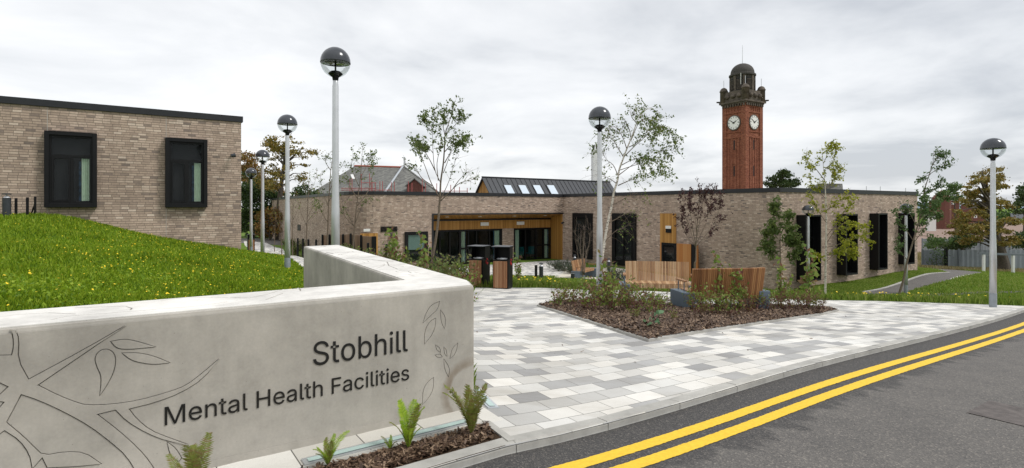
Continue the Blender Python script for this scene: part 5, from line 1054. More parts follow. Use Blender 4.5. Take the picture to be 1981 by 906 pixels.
for nrm, tg in faces:
    c0 = tcn+nrm*(TS/2-.14)
    def tb(mb, s0, s1, o0, o1, z0, z1): mb.prism([tuple(c0+tg*s0+nrm*o0), tuple(c0+tg*s1+nrm*o0), tuple(c0+tg*s1+nrm*o1), tuple(c0+tg*s0+nrm*o1)], z0, z1)
    for s_ in (-1.05, -.38, .38, 1.05): tb(det, s_-.10, s_+.10, 0, .10, -7, tz(262))
    tb(det, -1.6, 1.6, 0, .13, tz(265), tz(261)); tb(det, -1.6, 1.6, 0, .11, tz(254), tz(251.5)); tb(det, -1.6, 1.6, .0, .12, tz(216), tz(213)); tb(det, -1.6, 1.6, .0, .12, tz(205), tz(202))
    for k in range(5): s_ = -1.3+.65*k; tb(det, s_-.1, s_+.1, 0, .10, tz(213), tz(205))
    for z0, z1 in ((tz(288), tz(269)), (tz(340), tz(320))): tb(strips, -.12, .12, 0, .04, z0, z1)
det.build('brick_mouldings', MT['redbrick'], tw); strips.build('slit_windows', MT['dark'], tw)
for nrm, tg in faces:
    cz = tz(234.5); c0 = tcn+nrm*(TS/2-.14); up = Vector((0,0,1)); n3 = Vector((*nrm, 0)); t3 = Vector((*tg, 0)); c3_ = Vector((*c0, cz))
    def disc(mb, r_, o, n=36, ri=0.):
        vs = [tuple(c3_+n3*o+t3*r_*math.cos(2*math.pi*k/n)+up*r_*math.sin(2*math.pi*k/n)) for k in range(n)]
        if ri:
            vs += [tuple(c3_+n3*o+t3*ri*math.cos(2*math.pi*k/n)+up*ri*math.sin(2*math.pi*k/n)) for k in range(n)]; mb.add(vs, [(k, (k+1)%n, n+(k+1)%n, n+k) for k in range(n)])
        else: mb.add(vs, [tuple(range(n))])
    RD = 1.27
    m = MB(); m.tube([c3_+n3*.0, c3_+n3*.14], RD+.14, 32); m.build('dial_surround', MT['stone'], tw)
    m = MB(); m.tube([c3_+n3*.10, c3_+n3*.165], RD, 36); dl = m.build('clock_dial', MT['clock'], tw)
    m = MB(); disc(m, RD*.99, .172, 40, RD*.95)
    for k in range(12):
        a = k*math.pi/6; w_ = .035 if k % 3 else .05; ra, rb_ = RD*.68, RD*.90; dv = t3*math.sin(a)+up*math.cos(a); pv = t3*math.cos(a)-up*math.sin(a); o_ = n3*.175
        for dd in ((-.09, 0, .09) if k % 2 else (-.05, .05)):
            m.add([tuple(c3_+o_+dv*ra+pv*(dd-w_*.5)), tuple(c3_+o_+dv*ra+pv*(dd+w_*.5)), tuple(c3_+o_+dv*rb_+pv*(dd+w_*.5)), tuple(c3_+o_+dv*rb_+pv*(dd-w_*.5))], [(0,3,2,1)])
    m.build('numerals', MT['black'], dl)
    for a, ln, w_, nm in ((R(360*(10.15/12.)) , RD*.80, .07, 'minute_hand'), (R(60), RD*.55, .10, 'hour_hand')):
        dv = t3*math.sin(a)+up*math.cos(a); pv = t3*math.cos(a)-up*math.sin(a); o_ = n3*.20
        m = MB(); P = [c3_+o_-dv*.2-pv*w_, c3_+o_-dv*.2+pv*w_, c3_+o_+dv*ln+pv*w_*.4, c3_+o_+dv*ln-pv*w_*.4]; Q = [p+n3*.03 for p in P]; m.add([tuple(p) for p in P+Q], [(0,1,2,3),(7,6,5,4),(0,4,5,1),(1,5,6,2),(2,6,7,3),(3,7,4,0)]); m.build(nm, MT['black'], dl)
# cornice, parapet, corner turrets, belfry and dome
m = MB(); m.prism(trect(TS/2+.18), tz(198), tz(195.5)); m.prism(trect(TS/2+.42), tz(195.5), tz(192)); m.prism(trect(TS/2+.12), tz(192), tz(172))
for k in range(9):
    for nrm, tg in faces: 
        s_ = -TS/2+.25+k*(TS-.5)/8; c0 = tcn+nrm*(TS/2+.04)+tg*s_; m.prism([tuple(c0-tg*.13-nrm*.2), tuple(c0+tg*.13-nrm*.2), tuple(c0+tg*.13+nrm*.22), tuple(c0-tg*.13+nrm*.22)], tz(203), tz(198.2))
m.build('cornice', MT['stone'], tw, bevel=.03)
for nrm, tg in faces:      # carved swags on the parapet
    m = MB()
    for k in range(3): s_ = -1.3+1.3*k; c0 = tcn+nrm*(TS/2+.12)+tg*s_; m.lathe([(.0,-.5),(.45,-.25),(.5,.0),(.4,.3),(0,.55)], (c0.x, c0.y, tz(182)), 10)
    m.build('parapet_carving', MT['stone'], tw)
for sx_, sy in ((-1,-1),(1,-1),(1,1),(-1,1)):
    c = tcn+e1*sx_*(TS/2-.18)+e2*sy*(TS/2-.18); zt = tz(172); m = MB()
    m.lathe([(.66, tz(192)-zt), (.66, tz(170)-zt), (.76, tz(169.5)-zt), (.76, tz(168)-zt), (.68, tz(167.6)-zt)]+[(.66*math.cos(R(a)), tz(167.6)-zt+.62*math.sin(R(a))) for a in (10,30,50,70,90)], (c.x, c.y, zt), 16); t_ = m.build('corner_turret', MT['stone'], tw, smooth='weld')
    MB().tube([(c.x, c.y, tz(163)), (c.x, c.y, tz(146))], .045, 5).build('finial', MT['galv'], t_)
for s3 in (-1, 1):       # projecting spouts
    c = tcn+(e1*.71+e2*.71)*s3*(TS/2*1.30); m = MB(); m.tube([(*(tcn+(e1*.71+e2*.71)*s3*(TS/2+.6)), tz(191)), (*(tcn+(e1*.71+e2*.71)*s3*(TS/2*1.42+1.0)), tz(189.5))], [.26,.12], 6); m.build('spout', MT['stoned'], tw)
m = MB(); zt = tz(172)
rb = 2.06
pr = [(rb, 0), (rb, tz(141)-zt), (rb+.30, tz(140)-zt), (rb+.30, tz(137)-zt), (rb+.06, tz(136)-zt), (rb+.02, tz(134)-zt)]+[((rb+.02)*math.cos(R(a)), tz(134)-zt+(tz(114)-tz(134))*math.sin(R(a))) for a in range(8, 91, 9)]
o_ = m.lathe(pr, (tcn.x, tcn.y, zt), 32).build('belfry', MT['stoned'], tw, smooth=False)
for k in range(8):
    a = k*math.pi/4+ta+R(22.5); c = tcn+Vector((math.cos(a), math.sin(a)))*(rb-.04); m = MB(); m.box((c.x, c.y, (tz(168)+tz(146))/2), (.22, .95, tz(146)-tz(168)), a); lv = m.build('louvre_opening', MT['dark'], tw)
    m = MB()
    for j in range(8): z_ = tz(167.5)+(tz(147)-tz(167.5))*j/8; c5 = tcn+Vector((math.cos(a), math.sin(a)))*(rb+.1); m.box((c5.x, c5.y, z_), (.12, .92, .10), a)
    m.build('louvre_blades', MT['stone'], lv)
    a += R(22.5); c = tcn+Vector((math.cos(a), math.sin(a)))*(rb+.03); MB().box((c.x, c.y, (tz(171)+tz(141))/2), (.3, .45, tz(141)-tz(171)), a).build('pilaster', MT['stone'], tw)
MB().tube([(tcn.x, tcn.y, tz(115)), (tcn.x, tcn.y, tz(77))], [.06, .03], 5).build('lightning_rod', MT['galv'], tw)
MB().tube([(*(tcn-e2*(rb+.05)+e1*1.2), tz(160)), (*(tcn-e2*(rb+.05)+e1*1.2), tz(138))], .05, 5).build('finial', MT['white'], tw)

# ================================================================== old slate roofed house behind
hs = empty('old_hospital_block', (*at(760, 400, 76).xy, -5), 'old block with grey slate hipped roofs and red ridge tiles behind the parapet', 'building')
def apx(u, v, Y): return at(u, v, Y)
rA, rB = apx(686, 321.5, 80), apx(775, 324, 77); rC = apx(781, 322, 75.)
eL_ = apx(634, 372, 86); eN = apx(645, 384, 72); zE = eN.z
f1 = Vector((rA.x-4.5, rA.y-8, zE)); f2 = apx(735, 380, 66); f2.z = zE; 
m = MB()
m.add([tuple(rA), tuple(rB), tuple(f2), tuple(f1), (rA.x-6, rA.y+8, zE), (rB.x, rB.y+9, zE)], [(3,2,1,0), (4,3,0), (5,4,0,1)]); m.build('slate_roof', MT['slate'], hs)
g1 = apx(735, 380, 66); g1.z = zE-.3; g2 = apx(868, 380, 66); g2.z = zE-.3
m = MB(); back_ = Vector((rC.x+4, rC.y+10, zE)); m.add([tuple(rC), tuple(g1), tuple(g2), tuple(back_), (rC.x-6, rC.y+8, zE)], [(1,2,0), (2,3,0), (3,4,0), (4,1,0)]); m.build('slate_roof', MT['slate'], hs)
MB().tube([rA, rB, rC], .16, 6).build('ridge_tiles', MT['redtile'], hs)
MB().tube([rC+Vector((-.1,-.1,0)), g1+Vector((0,-.1,.05))], .14, 5).build('valley_flashing', MT['lead'], hs)
MB().tube([rC, g2], .12, 5).build('hip_tiles', MT['slate'], hs)
MB().tube([(rC.x+.1, rC.y, rC.z-.5), (rC.x+.1, rC.y, apx(781, 304, 75).z)], .12, 8).build('soil_pipe', MT['galv'], hs)
m = MB(); w0 = Vector((f1.x+.5, f1.y+.6)); m.prism([tuple(w0), (g2.x-1, g2.y+.8), (g2.x+1, g2.y+14), (w0.x, w0.y+16)], -6, zE-.2); m.build('wall', MT['redbrick'], hs)
dc = apx(802, 361, 67.5); m = MB(); hw = .95; m.prism([(dc.x-hw, dc.y), (dc.x+hw, dc.y), (dc.x+hw, dc.y+3), (dc.x-hw, dc.y+3)], zE-.2, dc.z+.1)
m.add([(dc.x-hw, dc.y, dc.z+.1), (dc.x+hw, dc.y, dc.z+.1), (dc.x, dc.y, dc.z+.85)], [(0,1,2)]); dm = m.build('dormer', MT['dullbrick'], hs)
m = MB(); m.tube([(dc.x-hw-.2, dc.y-.08, dc.z), (dc.x, dc.y-.08, dc.z+.95), (dc.x+hw+.2, dc.y-.08, dc.z)], .09, 4)
for s_ in (-1, 1): m.add([(dc.x+s_*(hw+.2), dc.y-.1, dc.z+.02), (dc.x, dc.y-.1, dc.z+.98), (dc.x, dc.y+4, dc.z+.98), (dc.x+s_*(hw+.2), dc.y+4, dc.z+.02)], [(0,1,2,3) if s_ > 0 else (3,2,1,0)])
m.build('dormer_roof', MT['slate'], dm)
MB().box((dc.x, dc.y-.03, zE+.1), (1.0, .08, .5)).build('window', MT['white'], dm)
def onmain(u, v): 
    N3 = (Vector(rB)-Vector(rA)).cross(Vector(f2)-Vector(rA)); r_ = ray(u, v); return r_*(N3.dot(rA)/N3.dot(r_))
a, b, c, d_ = [onmain(*q)+Vector((0,-.12,.08)) for q in ((678.5,339),(685,338.5),(688.5,347),(682,347.5))]; m = MB(); m.add([tuple(d_), tuple(c), tuple(b), tuple(a)], [(0,1,2,3)]); m.build('roof_window', MT['white'], hs)
sf = empty('scaffolding', (*at(720, 372, 64).xy, -5), 'thin red scaffold poles standing above the parapet in front of the slate roof', 'scaffold')
for u, v in ((677,347),(681,345),(699,337),(715,336),(718,344),(720,352),(726,354),(735,351),(740,351),(757,352),(763,352),(790,351),(797,354),(817,346),(823,354),(845,355),(872,358),(879,362),(889,362),(904,364)):
    a = at(u, v, 64); MB().tube([(a.x, a.y, -5), tuple(a)], .045, 5).build('scaffold_pole', MT['scaf'], sf)
for u0, u1, v in ((660,728,364.5),(699,728,354),(660,755,368),(855,905,370)):
    MB().tube([tuple(at(u0, v, 64)), tuple(at(u1, v, 64))], .045, 5).build('ledger', MT['scaf'], sf)
# small grey roof beyond the right wing
a, b = at(1547, 361, 62), at(1633, 355, 66); sm_ = empty('distant_roof', (a.x, a.y, -4), 'low grey slate roof just showing above the right wing parapet', 'building')
m = MB(); m.add([(a.x, a.y, .6), (b.x, b.y, .6), (b.x+.4, b.y+1, b.z), (a.x+3, a.y+1.5, b.z-.1), (b.x+1.0, b.y+6, .6), (a.x, a.y+6, .6)], [(0,1,2,3), (1,4,2), (0,3,5), (4,5,3,2)]); m.prism([(a.x+.3, a.y+.3), (b.x-.3, b.y+.3), (b.x, b.y+5), (a.x+.3, a.y+5)], -5, .58); m.build('slate_roof', MT['slate'], sm_)
# ================================================================== distance on the right
def sheet_fence(name, pts, zt, zb, label, postgap=2.6, post=True):
    a0 = pts[0]; r = empty(name, (a0.x, a0.y, zb), label, 'fence'); m = MB()
    for a, b in zip(pts, pts[1:]):
        L = (b-a).length; k = int(L/.2); t = (b-a)/L; nn = Vector((t.y, -t.x)); vs = []
        for i in range(k+1): q = a+t*L*i/k+nn*(.035 if i % 2 else 0); vs += [(q.x, q.y, zb), (q.x, q.y, zt)]
        m.add(vs, [(2*i, 2*i+2, 2*i+3, 2*i+1) for i in range(k)])
    m.build('sheet_panel', MT['steel'], r)
    a, b = pts[0], pts[-1]; k = int((b-a).length/postgap)
    for i in range(k+1): q = a.lerp(b, i/k); MB().box((q.x, q.y-.08, (zt+zb)/2+.05), (.12, .08, zt-zb+.1)).build('post', MT['steeld'], r)
fa = at(1783, 484, 47); fb = at(1995, 487, 47); zb_ = gz(fa.x, fa.y)
sheet_fence('sheet_metal_fence', [fa.xy, fb.xy], fa.z, min(at(1900, 513, 47).z, -4.8)-.5, 'nearer grey corrugated sheet fence across the back of the lawn')
fa = at(1783, 462, 82); fb = at(2010, 466, 82)
sheet_fence('sheet_metal_fence', [fa.xy, fb.xy], fa.z, at(1900, 492, 82).z-.3, 'farther grey corrugated sheet fence beyond the dry grass', 4)
p = at(1830, 479, 46.8); r = MB().box((p.x, p.y, (p.z-5.5)/2), (.22, .16, p.z+5.5)).build('gate_post', MT['black']); tag(r, 'thick black gate post at the left part of the nearer sheet fence', 'post')
p = at(1866.5, 449, 60); r = empty('sign_pole', (p.x, p.y, -6), 'thin grey pole with a small box at its foot between the two fences', 'pole')
MB().tube([(p.x, p.y, -6), tuple(p)], .09, 6).build('pole', MT['steeld'], r); MB().box((p.x, p.y, at(1866, 481, 60).z), (.95, .5, .5)).build('box', MT['steeld'], r)
# grey rail with posts beside the big tree
r = empty('low_rail', (*at(1935, 500, 40).xy, -4.8), 'long low pale rail on white posts in front of the sheet fence', 'railing')
a, b = at(1893, 490.5, 40), at(1999, 494, 40); m = MB(); m.tube([a, b], .10, 4); m.build('top_rail', MT['steeld'], r)
for u in (1903, 1925, 1960, 1990): q = a.lerp(b, (u-1893)/106); MB().box((q.x, q.y, (q.z+gz(q.x, q.y))/2), (.14, .14, q.z-gz(q.x, q.y))).build('post', MT['white'], r)
# traffic cone
p = at(1905.5, 471, 95); cz_ = p.z-.6; r = empty('traffic_cone', (p.x, p.y, cz_), 'orange and white traffic cone beyond the farther fence', 'traffic cone'); 
m = MB(); m.box((p.x, p.y, cz_+.05), (1.1, 1.1, .1)); m.lathe([(.42, .1), (.30, .45)], (p.x, p.y, cz_), 12); m.lathe([(.2, .8), (.08, 1.2), (0, 1.2)], (p.x, p.y, cz_), 12); m.build('cone_body', MT['redpl'], r)
MB().lathe([(.31, .45), (.21, .8)], (p.x, p.y, cz_), 12).build('reflective_band', MT['white'], r)
# far red brick buildings, cabin
def block(name, u0, u1, vt, vb, Y, label, mat, turret=None, wins=()):
    a, b = at(u0, vt, Y), at(u1, vt, Y); zb = -8.2; r = empty(name, ((a.x+b.x)/2, Y, zb), label, 'building'); D = (b.x-a.x)*.6
    MB().prism([(a.x, Y), (b.x, Y), (b.x, Y+D), (a.x, Y+D)], zb, a.z).build('wall', mat, r)
    m = MB(); mxx = (a.x+b.x)/2; rh = (b.x-a.x)*.16; m.add([(a.x-.3, Y-.3, a.z), (b.x+.3, Y-.3, a.z), (b.x+.3, Y+D+.3, a.z), (a.x-.3, Y+D+.3, a.z), (a.x+D*.5, Y+D/2, a.z+rh), (b.x-D*.5, Y+D/2, a.z+rh)], [(0,1,5,4), (1,2,5), (2,3,4,5), (3,0,4)]); m.build('roof', MT['slate'], r)
    for (wu0, wu1, wv0, wv1) in wins:
        p0, p1 = at(wu0, wv0, Y), at(wu1, wv1, Y); w = MB().box(((p0.x+p1.x)/2, Y-.02, (p0.z+p1.z)/2), (p1.x-p0.x, .1, p0.z-p1.z)).build('window', MT['white'], r)
        MB().box(((p0.x+p1.x)/2, Y-.08, (p0.z+p1.z)/2), ((p1.x-p0.x)*.35, .06, (p0.z-p1.z)*.6)).build('pane', MT['blackglass'], w)
    if turret:
        q = at(turret, 390, Y-2); z1, z2 = at(turret, 384, Y).z, at(turret, 368, Y).z; m = MB(); m.lathe([(2.6, zb-z1), (2.6, 0), (2.9, 0), (0, z2-z1)], (q.x, q.y, z1), 10); m.build('turret', mat, r); MB().tube([(q.x, q.y, z2), (q.x, q.y, z2+2.2)], .1, 4).build('finial', MT['galv'], r)
block('brick_villa', 1815, 1856, 389, 433, 190, 'distant red brick villa with a pointed turret left of the autumn tree', MT['dullbrick'], 1821.5, [(1814.5,1819,391,395),(1820,1825,391,395),(1817,1821,397,401),(1835,1846,392,396),(1833,1839,413,419)])
block('brick_villa', 1874, 1905, 396, 430, 220, 'second distant red brick villa half hidden behind the autumn tree', MT['dullbrick'], None, [(1884,1890,417,422)])
block('site_cabin', 1797, 1811, 416, 432, 170, 'small white and grey site cabin in front of the distant red brick villa', MT['white'])
fa, fb = at(1955, 415, 230).xy, at(2040, 415, 230).xy; sheet_fence('sheet_metal_fence', [fa, fb], at(1960, 413, 230).z, at(1960, 423, 230).z, 'faint grey fence far away at the right edge below the dark conifer', 12)
# ================================================================== vegetation
rng = np.random.default_rng(11)
def rdir(n):
    v = rng.normal(size=(n, 3)); return v/np.linalg.norm(v, axis=1, keepdims=True)
def leaves_mesh(name, Cn, size, mat, parent=None, aspect=2., up=.3, var=.35):
    """one small folded leaf per centre"""
    Cn = np.asarray(Cn, float); n = len(Cn); a = rdir(n); b = rdir(n); b[:, 2] += up*0; nrm = np.cross(a, b); b = np.cross(nrm, a); b /= np.maximum(np.linalg.norm(b, axis=1, keepdims=True), 1e-6)
    s = size*(1+rng.uniform(-var, var, (n, 1))); L = a*s*.5; Wd = b*s*.5/aspect
    nn = np.cross(L, Wd); nn /= np.maximum(np.linalg.norm(nn, axis=1, keepdims=True), 1e-9)
    V = np.stack([Cn-L, Cn+Wd*1.0+nn*s*.06-L*.1, Cn+L, Cn-Wd*1.0+nn*s*.06-L*.1], 1).reshape(-1, 3)
    return mesh_np(name, V, np.arange(4*n).reshape(n, 4), mat, parent)
def bez(P, k=6):
    """smooth a polyline (Catmull-Rom)"""
    P = [Vector(p) for p in P]
    if len(P) < 3: return P
    Q = [P[0]+(P[0]-P[1])]+P+[P[-1]+(P[-1]-P[-2])]; out = []
    for i in range(1, len(Q)-2):
        for j in range(k):
            t = j/k; a, b, c, d = Q[i-1], Q[i], Q[i+1], Q[i+2]
            out.append(.5*((2*b)+(c-a)*t+(2*a-5*b+4*c-d)*t*t+(3*b-a-3*c+d)*t**3))
    return out+[P[-1]]
def young_tree(name, label, Y, trunk, branches, r0, leafmat_, leafsize, per_twig, ntw, twl, bark='bark', limb=None, droop=0., group=None, tmin=.3, cat='tree', leafy=1., bleaf=None):
    base = at(*trunk[0], Y); g = gz(base.x, base.y); root = empty(name, (base.x, base.y, g), label, cat, group)
    T = [at(u, v, Y) for u, v in trunk]; 
    if T[0].z > g-.05: T = [Vector((T[0].x, T[0].y, g-.1))]+T
    T = bez(T, 4); n = len(T); m = MB()
    m.tube(T, [max(.006, r0*(1-(i/(n-1))**1.1*.93)) for i in range(n)], 8); mt_ = m
    if limb: m = MB()
    cents = []; lines = [(T[int(n*.45):], .6)]
    for bi, br in enumerate(branches):
        a = rnd.uniform(-.6, .6); x0 = at(*br[0], Y).x; pts = []
        L = 0; prev = None
        for j, (u, v) in enumerate(br):
            q0 = at(u, v, Y)
            if prev is not None: L += (q0-prev).length
            prev = q0; pts.append(at(u, v, Y+a*L))
        B = bez(pts, 4); k = len(B); rb_ = r0*.36*rnd.uniform(.7, 1.1)
        m.tube(B, [max(.0035, rb_*(1-.9*i/(k-1))) for i in range(k)], 5); lines.append((B, 1.))
    for li, (B, wgt) in enumerate(lines):
        k = len(B); nt = int(ntw*wgt*(.6+.4*min(k, 20)/12)); dens = (bleaf[li-1] if (bleaf and li > 0) else 1.)
        for _ in range(nt):
            t = tmin+(1-tmin)*rnd.random()**.8; i = min(k-2, int(t*(k-1))); p = B[i].lerp(B[i+1], rnd.random()); tg = (B[i+1]-B[i]).normalized()
            d_ = (tg*.7+Vector(rdir(1)[0])*.8+Vector((0,0,.15))).normalized(); ln = twl*rnd.uniform(.4, 1.1); pts = [p]; dd = d_.copy()
            for j in range(4): dd = (dd+Vector((0,0,-droop*.5))).normalized(); pts.append(pts[-1]+dd*ln/4)
            m.tube(pts, [.0045, .004, .003, .0025, .002], 3, cap=False)
            for _ in range(int(per_twig*dens*leafy*rnd.uniform(.5, 1.4)+.5)):
                j = rnd.random()**.7*3.99; q = pts[int(j)].lerp(pts[int(j)+1], j % 1); cents.append(tuple(q+Vector(rdir(1)[0])*leafsize*rnd.uniform(.3, 1.)))
    mt_.build('trunk', MT[bark], root, smooth=True)
    if limb: m.build('branches', MT[limb], root, smooth=True)
    if cents: leaves_mesh('crown', cents, leafsize, MT[leafmat_], root)
    return root
def cr4(L): return [(780+x/4.12, 180+y/4.12) for x, y in L]
def cr3(L): return [(1140+x/4.317, 190+y/4.317) for x, y in L]
def cr5(L): return [(1540+x/2.831, 260+y/2.831) for x, y in L]
def cr2(L): return [(1060+x/2.1565, 180+y/2.1565) for x, y in L]
young_tree('young_tree', 'slender young tree with sparse green leaves rising in front of the timber canopy', 18., [(832,552),(835,510),(842,470),(848,425)]+cr4([(290,880),(295,800),(300,700),(320,560),(330,420),(335,330),(370,220),(400,120),(410,70)]),
 [cr4(L) for L in ([(300,720),(255,620),(240,500),(235,380),(235,280),(250,200),(245,130)], [(300,850),(225,720),(180,600),(145,510),(120,430),(90,390)], [(255,620),(210,530),(170,470),(130,430)], [(290,860),(350,740),(385,640),(430,500)], [(300,860),(370,790),(450,720),(520,700),(600,680)],
  [(400,760),(450,690),(520,625)], [(320,640),(350,560),(380,480),(430,420),(500,370)], [(330,470),(380,420),(430,400),(520,360)], [(335,330),(400,270),(440,230),(470,180)], [(235,290),(200,240),(160,205)], [(230,740),(150,680),(100,610),(20,570)], [(330,560),(390,440),(410,300)], [(280,700),(270,560),(300,400),(290,260)], [(335,340),(320,260),(350,150)], [(240,480),(200,440),(120,400)])],
 .048, 'L_green', .095, 9, 18, .42, tmin=.45, bleaf=[1,1.2,1.2,.15,.12,.1,1.3,1.5,1.6,1.3,.35,.7,.7,1.6,1.3])
young_tree('silver_birch', 'leaning young birch with drooping sparse twigs beside the middle lamp column', 17.5, [(1158,560),(1163,515),(1168,478),(1176,430),(1183,400)]+cr3([(205,790),(235,690),(250,600),(285,500),(315,420),(340,360),(370,280),(395,210),(440,130),(490,90),(530,88),(560,120)]),
 [cr3(L) for L in ([(240,730),(330,690),(400,660),(500,630),(600,605)], [(250,640),(330,580),(400,530),(480,480)], [(270,560),(350,520),(440,500),(560,540)], [(290,490),(380,400),(450,340),(520,270),(560,240)], [(330,410),(400,370),(470,290),(540,250),(640,250),(680,300)], [(315,430),(280,330),(230,250),(180,235),(160,290)], [(290,500),(230,400),(180,330),(120,340)],
  [(240,650),(200,560),(140,510),(110,430)], [(350,330),(330,250),(300,190),(290,250)], [(395,210),(350,150),(380,130)], [(400,200),(470,180),(560,200),(600,270)], [(350,350),(420,200),(500,170)], [(235,720),(180,680),(120,655)], [(260,600),(380,560),(520,520),(600,440),(640,470)], [(180,900),(240,870),(340,810),(380,790)])]+[[(1176,432),(1192,424),(1215,412),(1240,408)],[(1168,470),(1190,448),(1210,440)]],
 .046, 'L_birch', .085, 11, 17, .85, 'birchbark', 'bark', .6, tmin=.25, bleaf=[1.3,1.1,1.3,1.3,1.6,.6,.6,.6,.9,.5,1.2,1.2,.3,1.6,.1,.2,.2])
young_tree('purple_leaved_tree', 'small purple leaved tree in front of the plain brick wall right of the timber panel', 26., [(1344,535),(1344,510)]+cr2([(617,700),(618,640),(622,560),(630,470),(634,385)]),
 [cr2(L) for L in ([(617,650),(590,560),(560,480),(552,430)], [(617,640),(600,540),(590,450),(600,410)], [(618,620),(640,500),(650,430),(660,395)], [(618,630),(660,540),(680,450),(690,400)], [(620,640),(690,550),(715,480),(722,430)], [(620,650),(670,600),(740,510)], [(615,640),(575,590),(552,520)], [(620,580),(610,500),(580,440)], [(622,560),(670,500),(700,450)])],
 .05, 'L_purple', .10, 12, 20, .45, tmin=.35)
young_tree('young_tree', 'small leafy dark green tree close to the corner of the right wing', 25.5, [(1511,560),(1510,500),(1509,450),(1510,395)],
 [[(1510,500),(1495,480),(1484,450)], [(1510,490),(1530,475),(1540,468)], [(1510,480),(1525,460),(1532,440)], [(1510,470),(1497,450),(1492,432)], [(1510,455),(1522,430),(1528,415)], [(1510,440),(1500,415),(1497,400)], [(1510,495),(1490,490),(1480,470)], [(1510,500),(1535,495),(1542,488)]], .04, 'L_green', .15, 20, 20, .42, tmin=.3)
young_tree('silver_birch', 'white stemmed birch with yellowing leaves in front of the right wing windows', 25.2, cr5([(160,850),(162,700),(165,560),(165,430),(160,300),(150,180),(140,60)]),
 [cr5(L) for L in ([(165,560),(230,480),(280,400),(330,350)], [(165,600),(220,520),(300,480),(400,570)], [(165,700),(230,640),(300,640),(330,680)], [(165,700),(130,660),(110,660)], [(162,480),(110,400),(80,340)], [(160,350),(100,290),(70,230)], [(155,250),(100,180),(60,150),(60,70)], [(150,200),(200,150),(230,60)], [(150,180),(190,190),(240,170)], [(160,420),(220,380),(270,340)], [(165,520),(250,520),(340,500),(380,500)], [(165,620),(240,600),(320,560),(400,590)], [(165,650),(240,640),(280,600)], [(160,300),(200,260),(215,210)], [(165,660),(200,660),(270,650),(310,620)], [(150,160),(170,110),(175,50)])],
 .055, 'L_yel', .12, 12, 17, .5, 'birchbark', 'bark', .25, tmin=.2)
young_tree('rowan', 'leaning young rowan with green leaves in front of the far end of the right wing', 25.8, cr5([(565,875),(590,790),(610,690),(640,590),(680,450),(700,320),(730,220),(750,150),(755,95)]),
 [cr5(L) for L in ([(610,690),(570,640),(545,580)], [(640,580),(600,520),(560,470),(545,430)], [(660,500),(620,430),(600,400)], [(640,600),(700,520),(750,440),(760,350)], [(650,560),(720,560),(760,620),(840,590)], [(690,400),(760,380),(790,330)], [(700,330),(760,300),(800,240)], [(730,220),(790,180),(840,150)], [(740,180),(780,120),(800,110)], [(735,220),(710,230),(690,250)], [(670,470),(740,430),(780,440)], [(660,540),(700,470),(720,400)], [(670,480),(700,420),(710,360)])],
 .055, 'L_rowan', .12, 12, 18, .45, tmin=.2, bleaf=[.8,1,1,1.6,1,1.5,1,.8,.8,.6,1.5,1.8,1.8])
SG = 'saplings along the curved brick wall'
young_tree('sapling', 'sapling with a leafy top just right of the nearest lamp column, before the slate roof', 23., [(682,505),(685,450),(690,400),(697,345),(702,283)], [[(686,440),(665,400),(650,375)], [(690,400),(712,370),(722,330),(722,305)], [(694,360),(680,325),(684,300)], [(697,345),(710,320),(716,302)], [(688,430),(700,400),(715,385)], [(687,440),(672,425),(660,405)], [(692,385),(676,360),(668,345)]], .05, 'L_green', .10, 8, 12, .5, group=SG, bleaf=[.5,1.2,1.5,1.6,.4,.4,.7])
young_tree('sapling', 'sapling whose top shows on both sides of the nearest lamp column', 27., [(633,478),(635,420),(637,370),(641,320),(646,300)], [[(635,400),(622,360),(620,335)], [(637,370),(652,340),(660,322)], [(636,390),(648,370),(655,350)], [(634,430),(622,410),(616,390)], [(640,330),(630,315),(628,305)]], .05, 'L_green', .10, 7, 12, .5, group=SG)
young_tree('sapling', 'thin bushy sapling in front of the curved part of the long brick wall', 30., [(593,480),(594,430),(597,370),(598,340)], [[(594,440),(580,405),(574,375)], [(595,420),(608,395),(618,370)], [(596,390),(588,360),(584,345)], [(596,380),(608,355),(612,340)], [(594,430),(606,415),(614,405)]], .045, 'L_shrub', .09, 5, 12, .55, group=SG, leafy=.7)
young_tree('sapling', 'nearly bare sapling in front of the long brick wall, fourth from the lamp', 33., [(566,480),(566,430),(569,380)], [[(566,440),(556,410),(550,390)], [(567,425),(577,405),(582,390)], [(568,400),(562,385),(560,375)]], .04, 'L_shrub', .08, 3, 10, .5, group=SG, leafy=.5)
young_tree('sapling', 'nearly bare sapling with crossing branches close to the far end of the brick wall', 36., [(545,478),(543,440),(540,395)], [[(544,450),(534,425),(530,405)], [(543,440),(552,415),(556,400)]], .04, 'L_shrub', .08, 3, 10, .5, group=SG, leafy=.5)
young_tree('sapling', 'smallest bare sapling at the far left end of the brick wall', 38., [(531,475),(532,440),(534,400)], [[(532,450),(526,430),(524,415)], [(533,440),(540,420),(543,408)]], .035, 'L_shrub', .08, 3, 8, .5, group=SG, leafy=.4)
def cr6(L): return [(1080+x/5.33, 390+y/5.33) for x, y in L]
br = []
for x1, y1 in ((190,160),(210,240),(235,280),(260,240),(285,250),(300,170),(330,220),(340,300),(180,330),(165,290),(315,330),(270,330),(225,350)):
    bx_ = 250+rnd.uniform(-35, 35); br.append(cr6([(bx_, 760), (bx_*.5+x1*.5+rnd.uniform(-15, 15), 560), (x1+rnd.uniform(-22, 22), 400), (x1, y1)]))
young_tree('bare_shrub', 'bare upright multi-stemmed shrub of grey brown stems in the courtyard', 26., cr6([(255,770),(258,600),(262,420),(268,260)]), br, .035, 'L_shrubr', .05, 0, 5, .6, 'baretwig', cat='shrub')
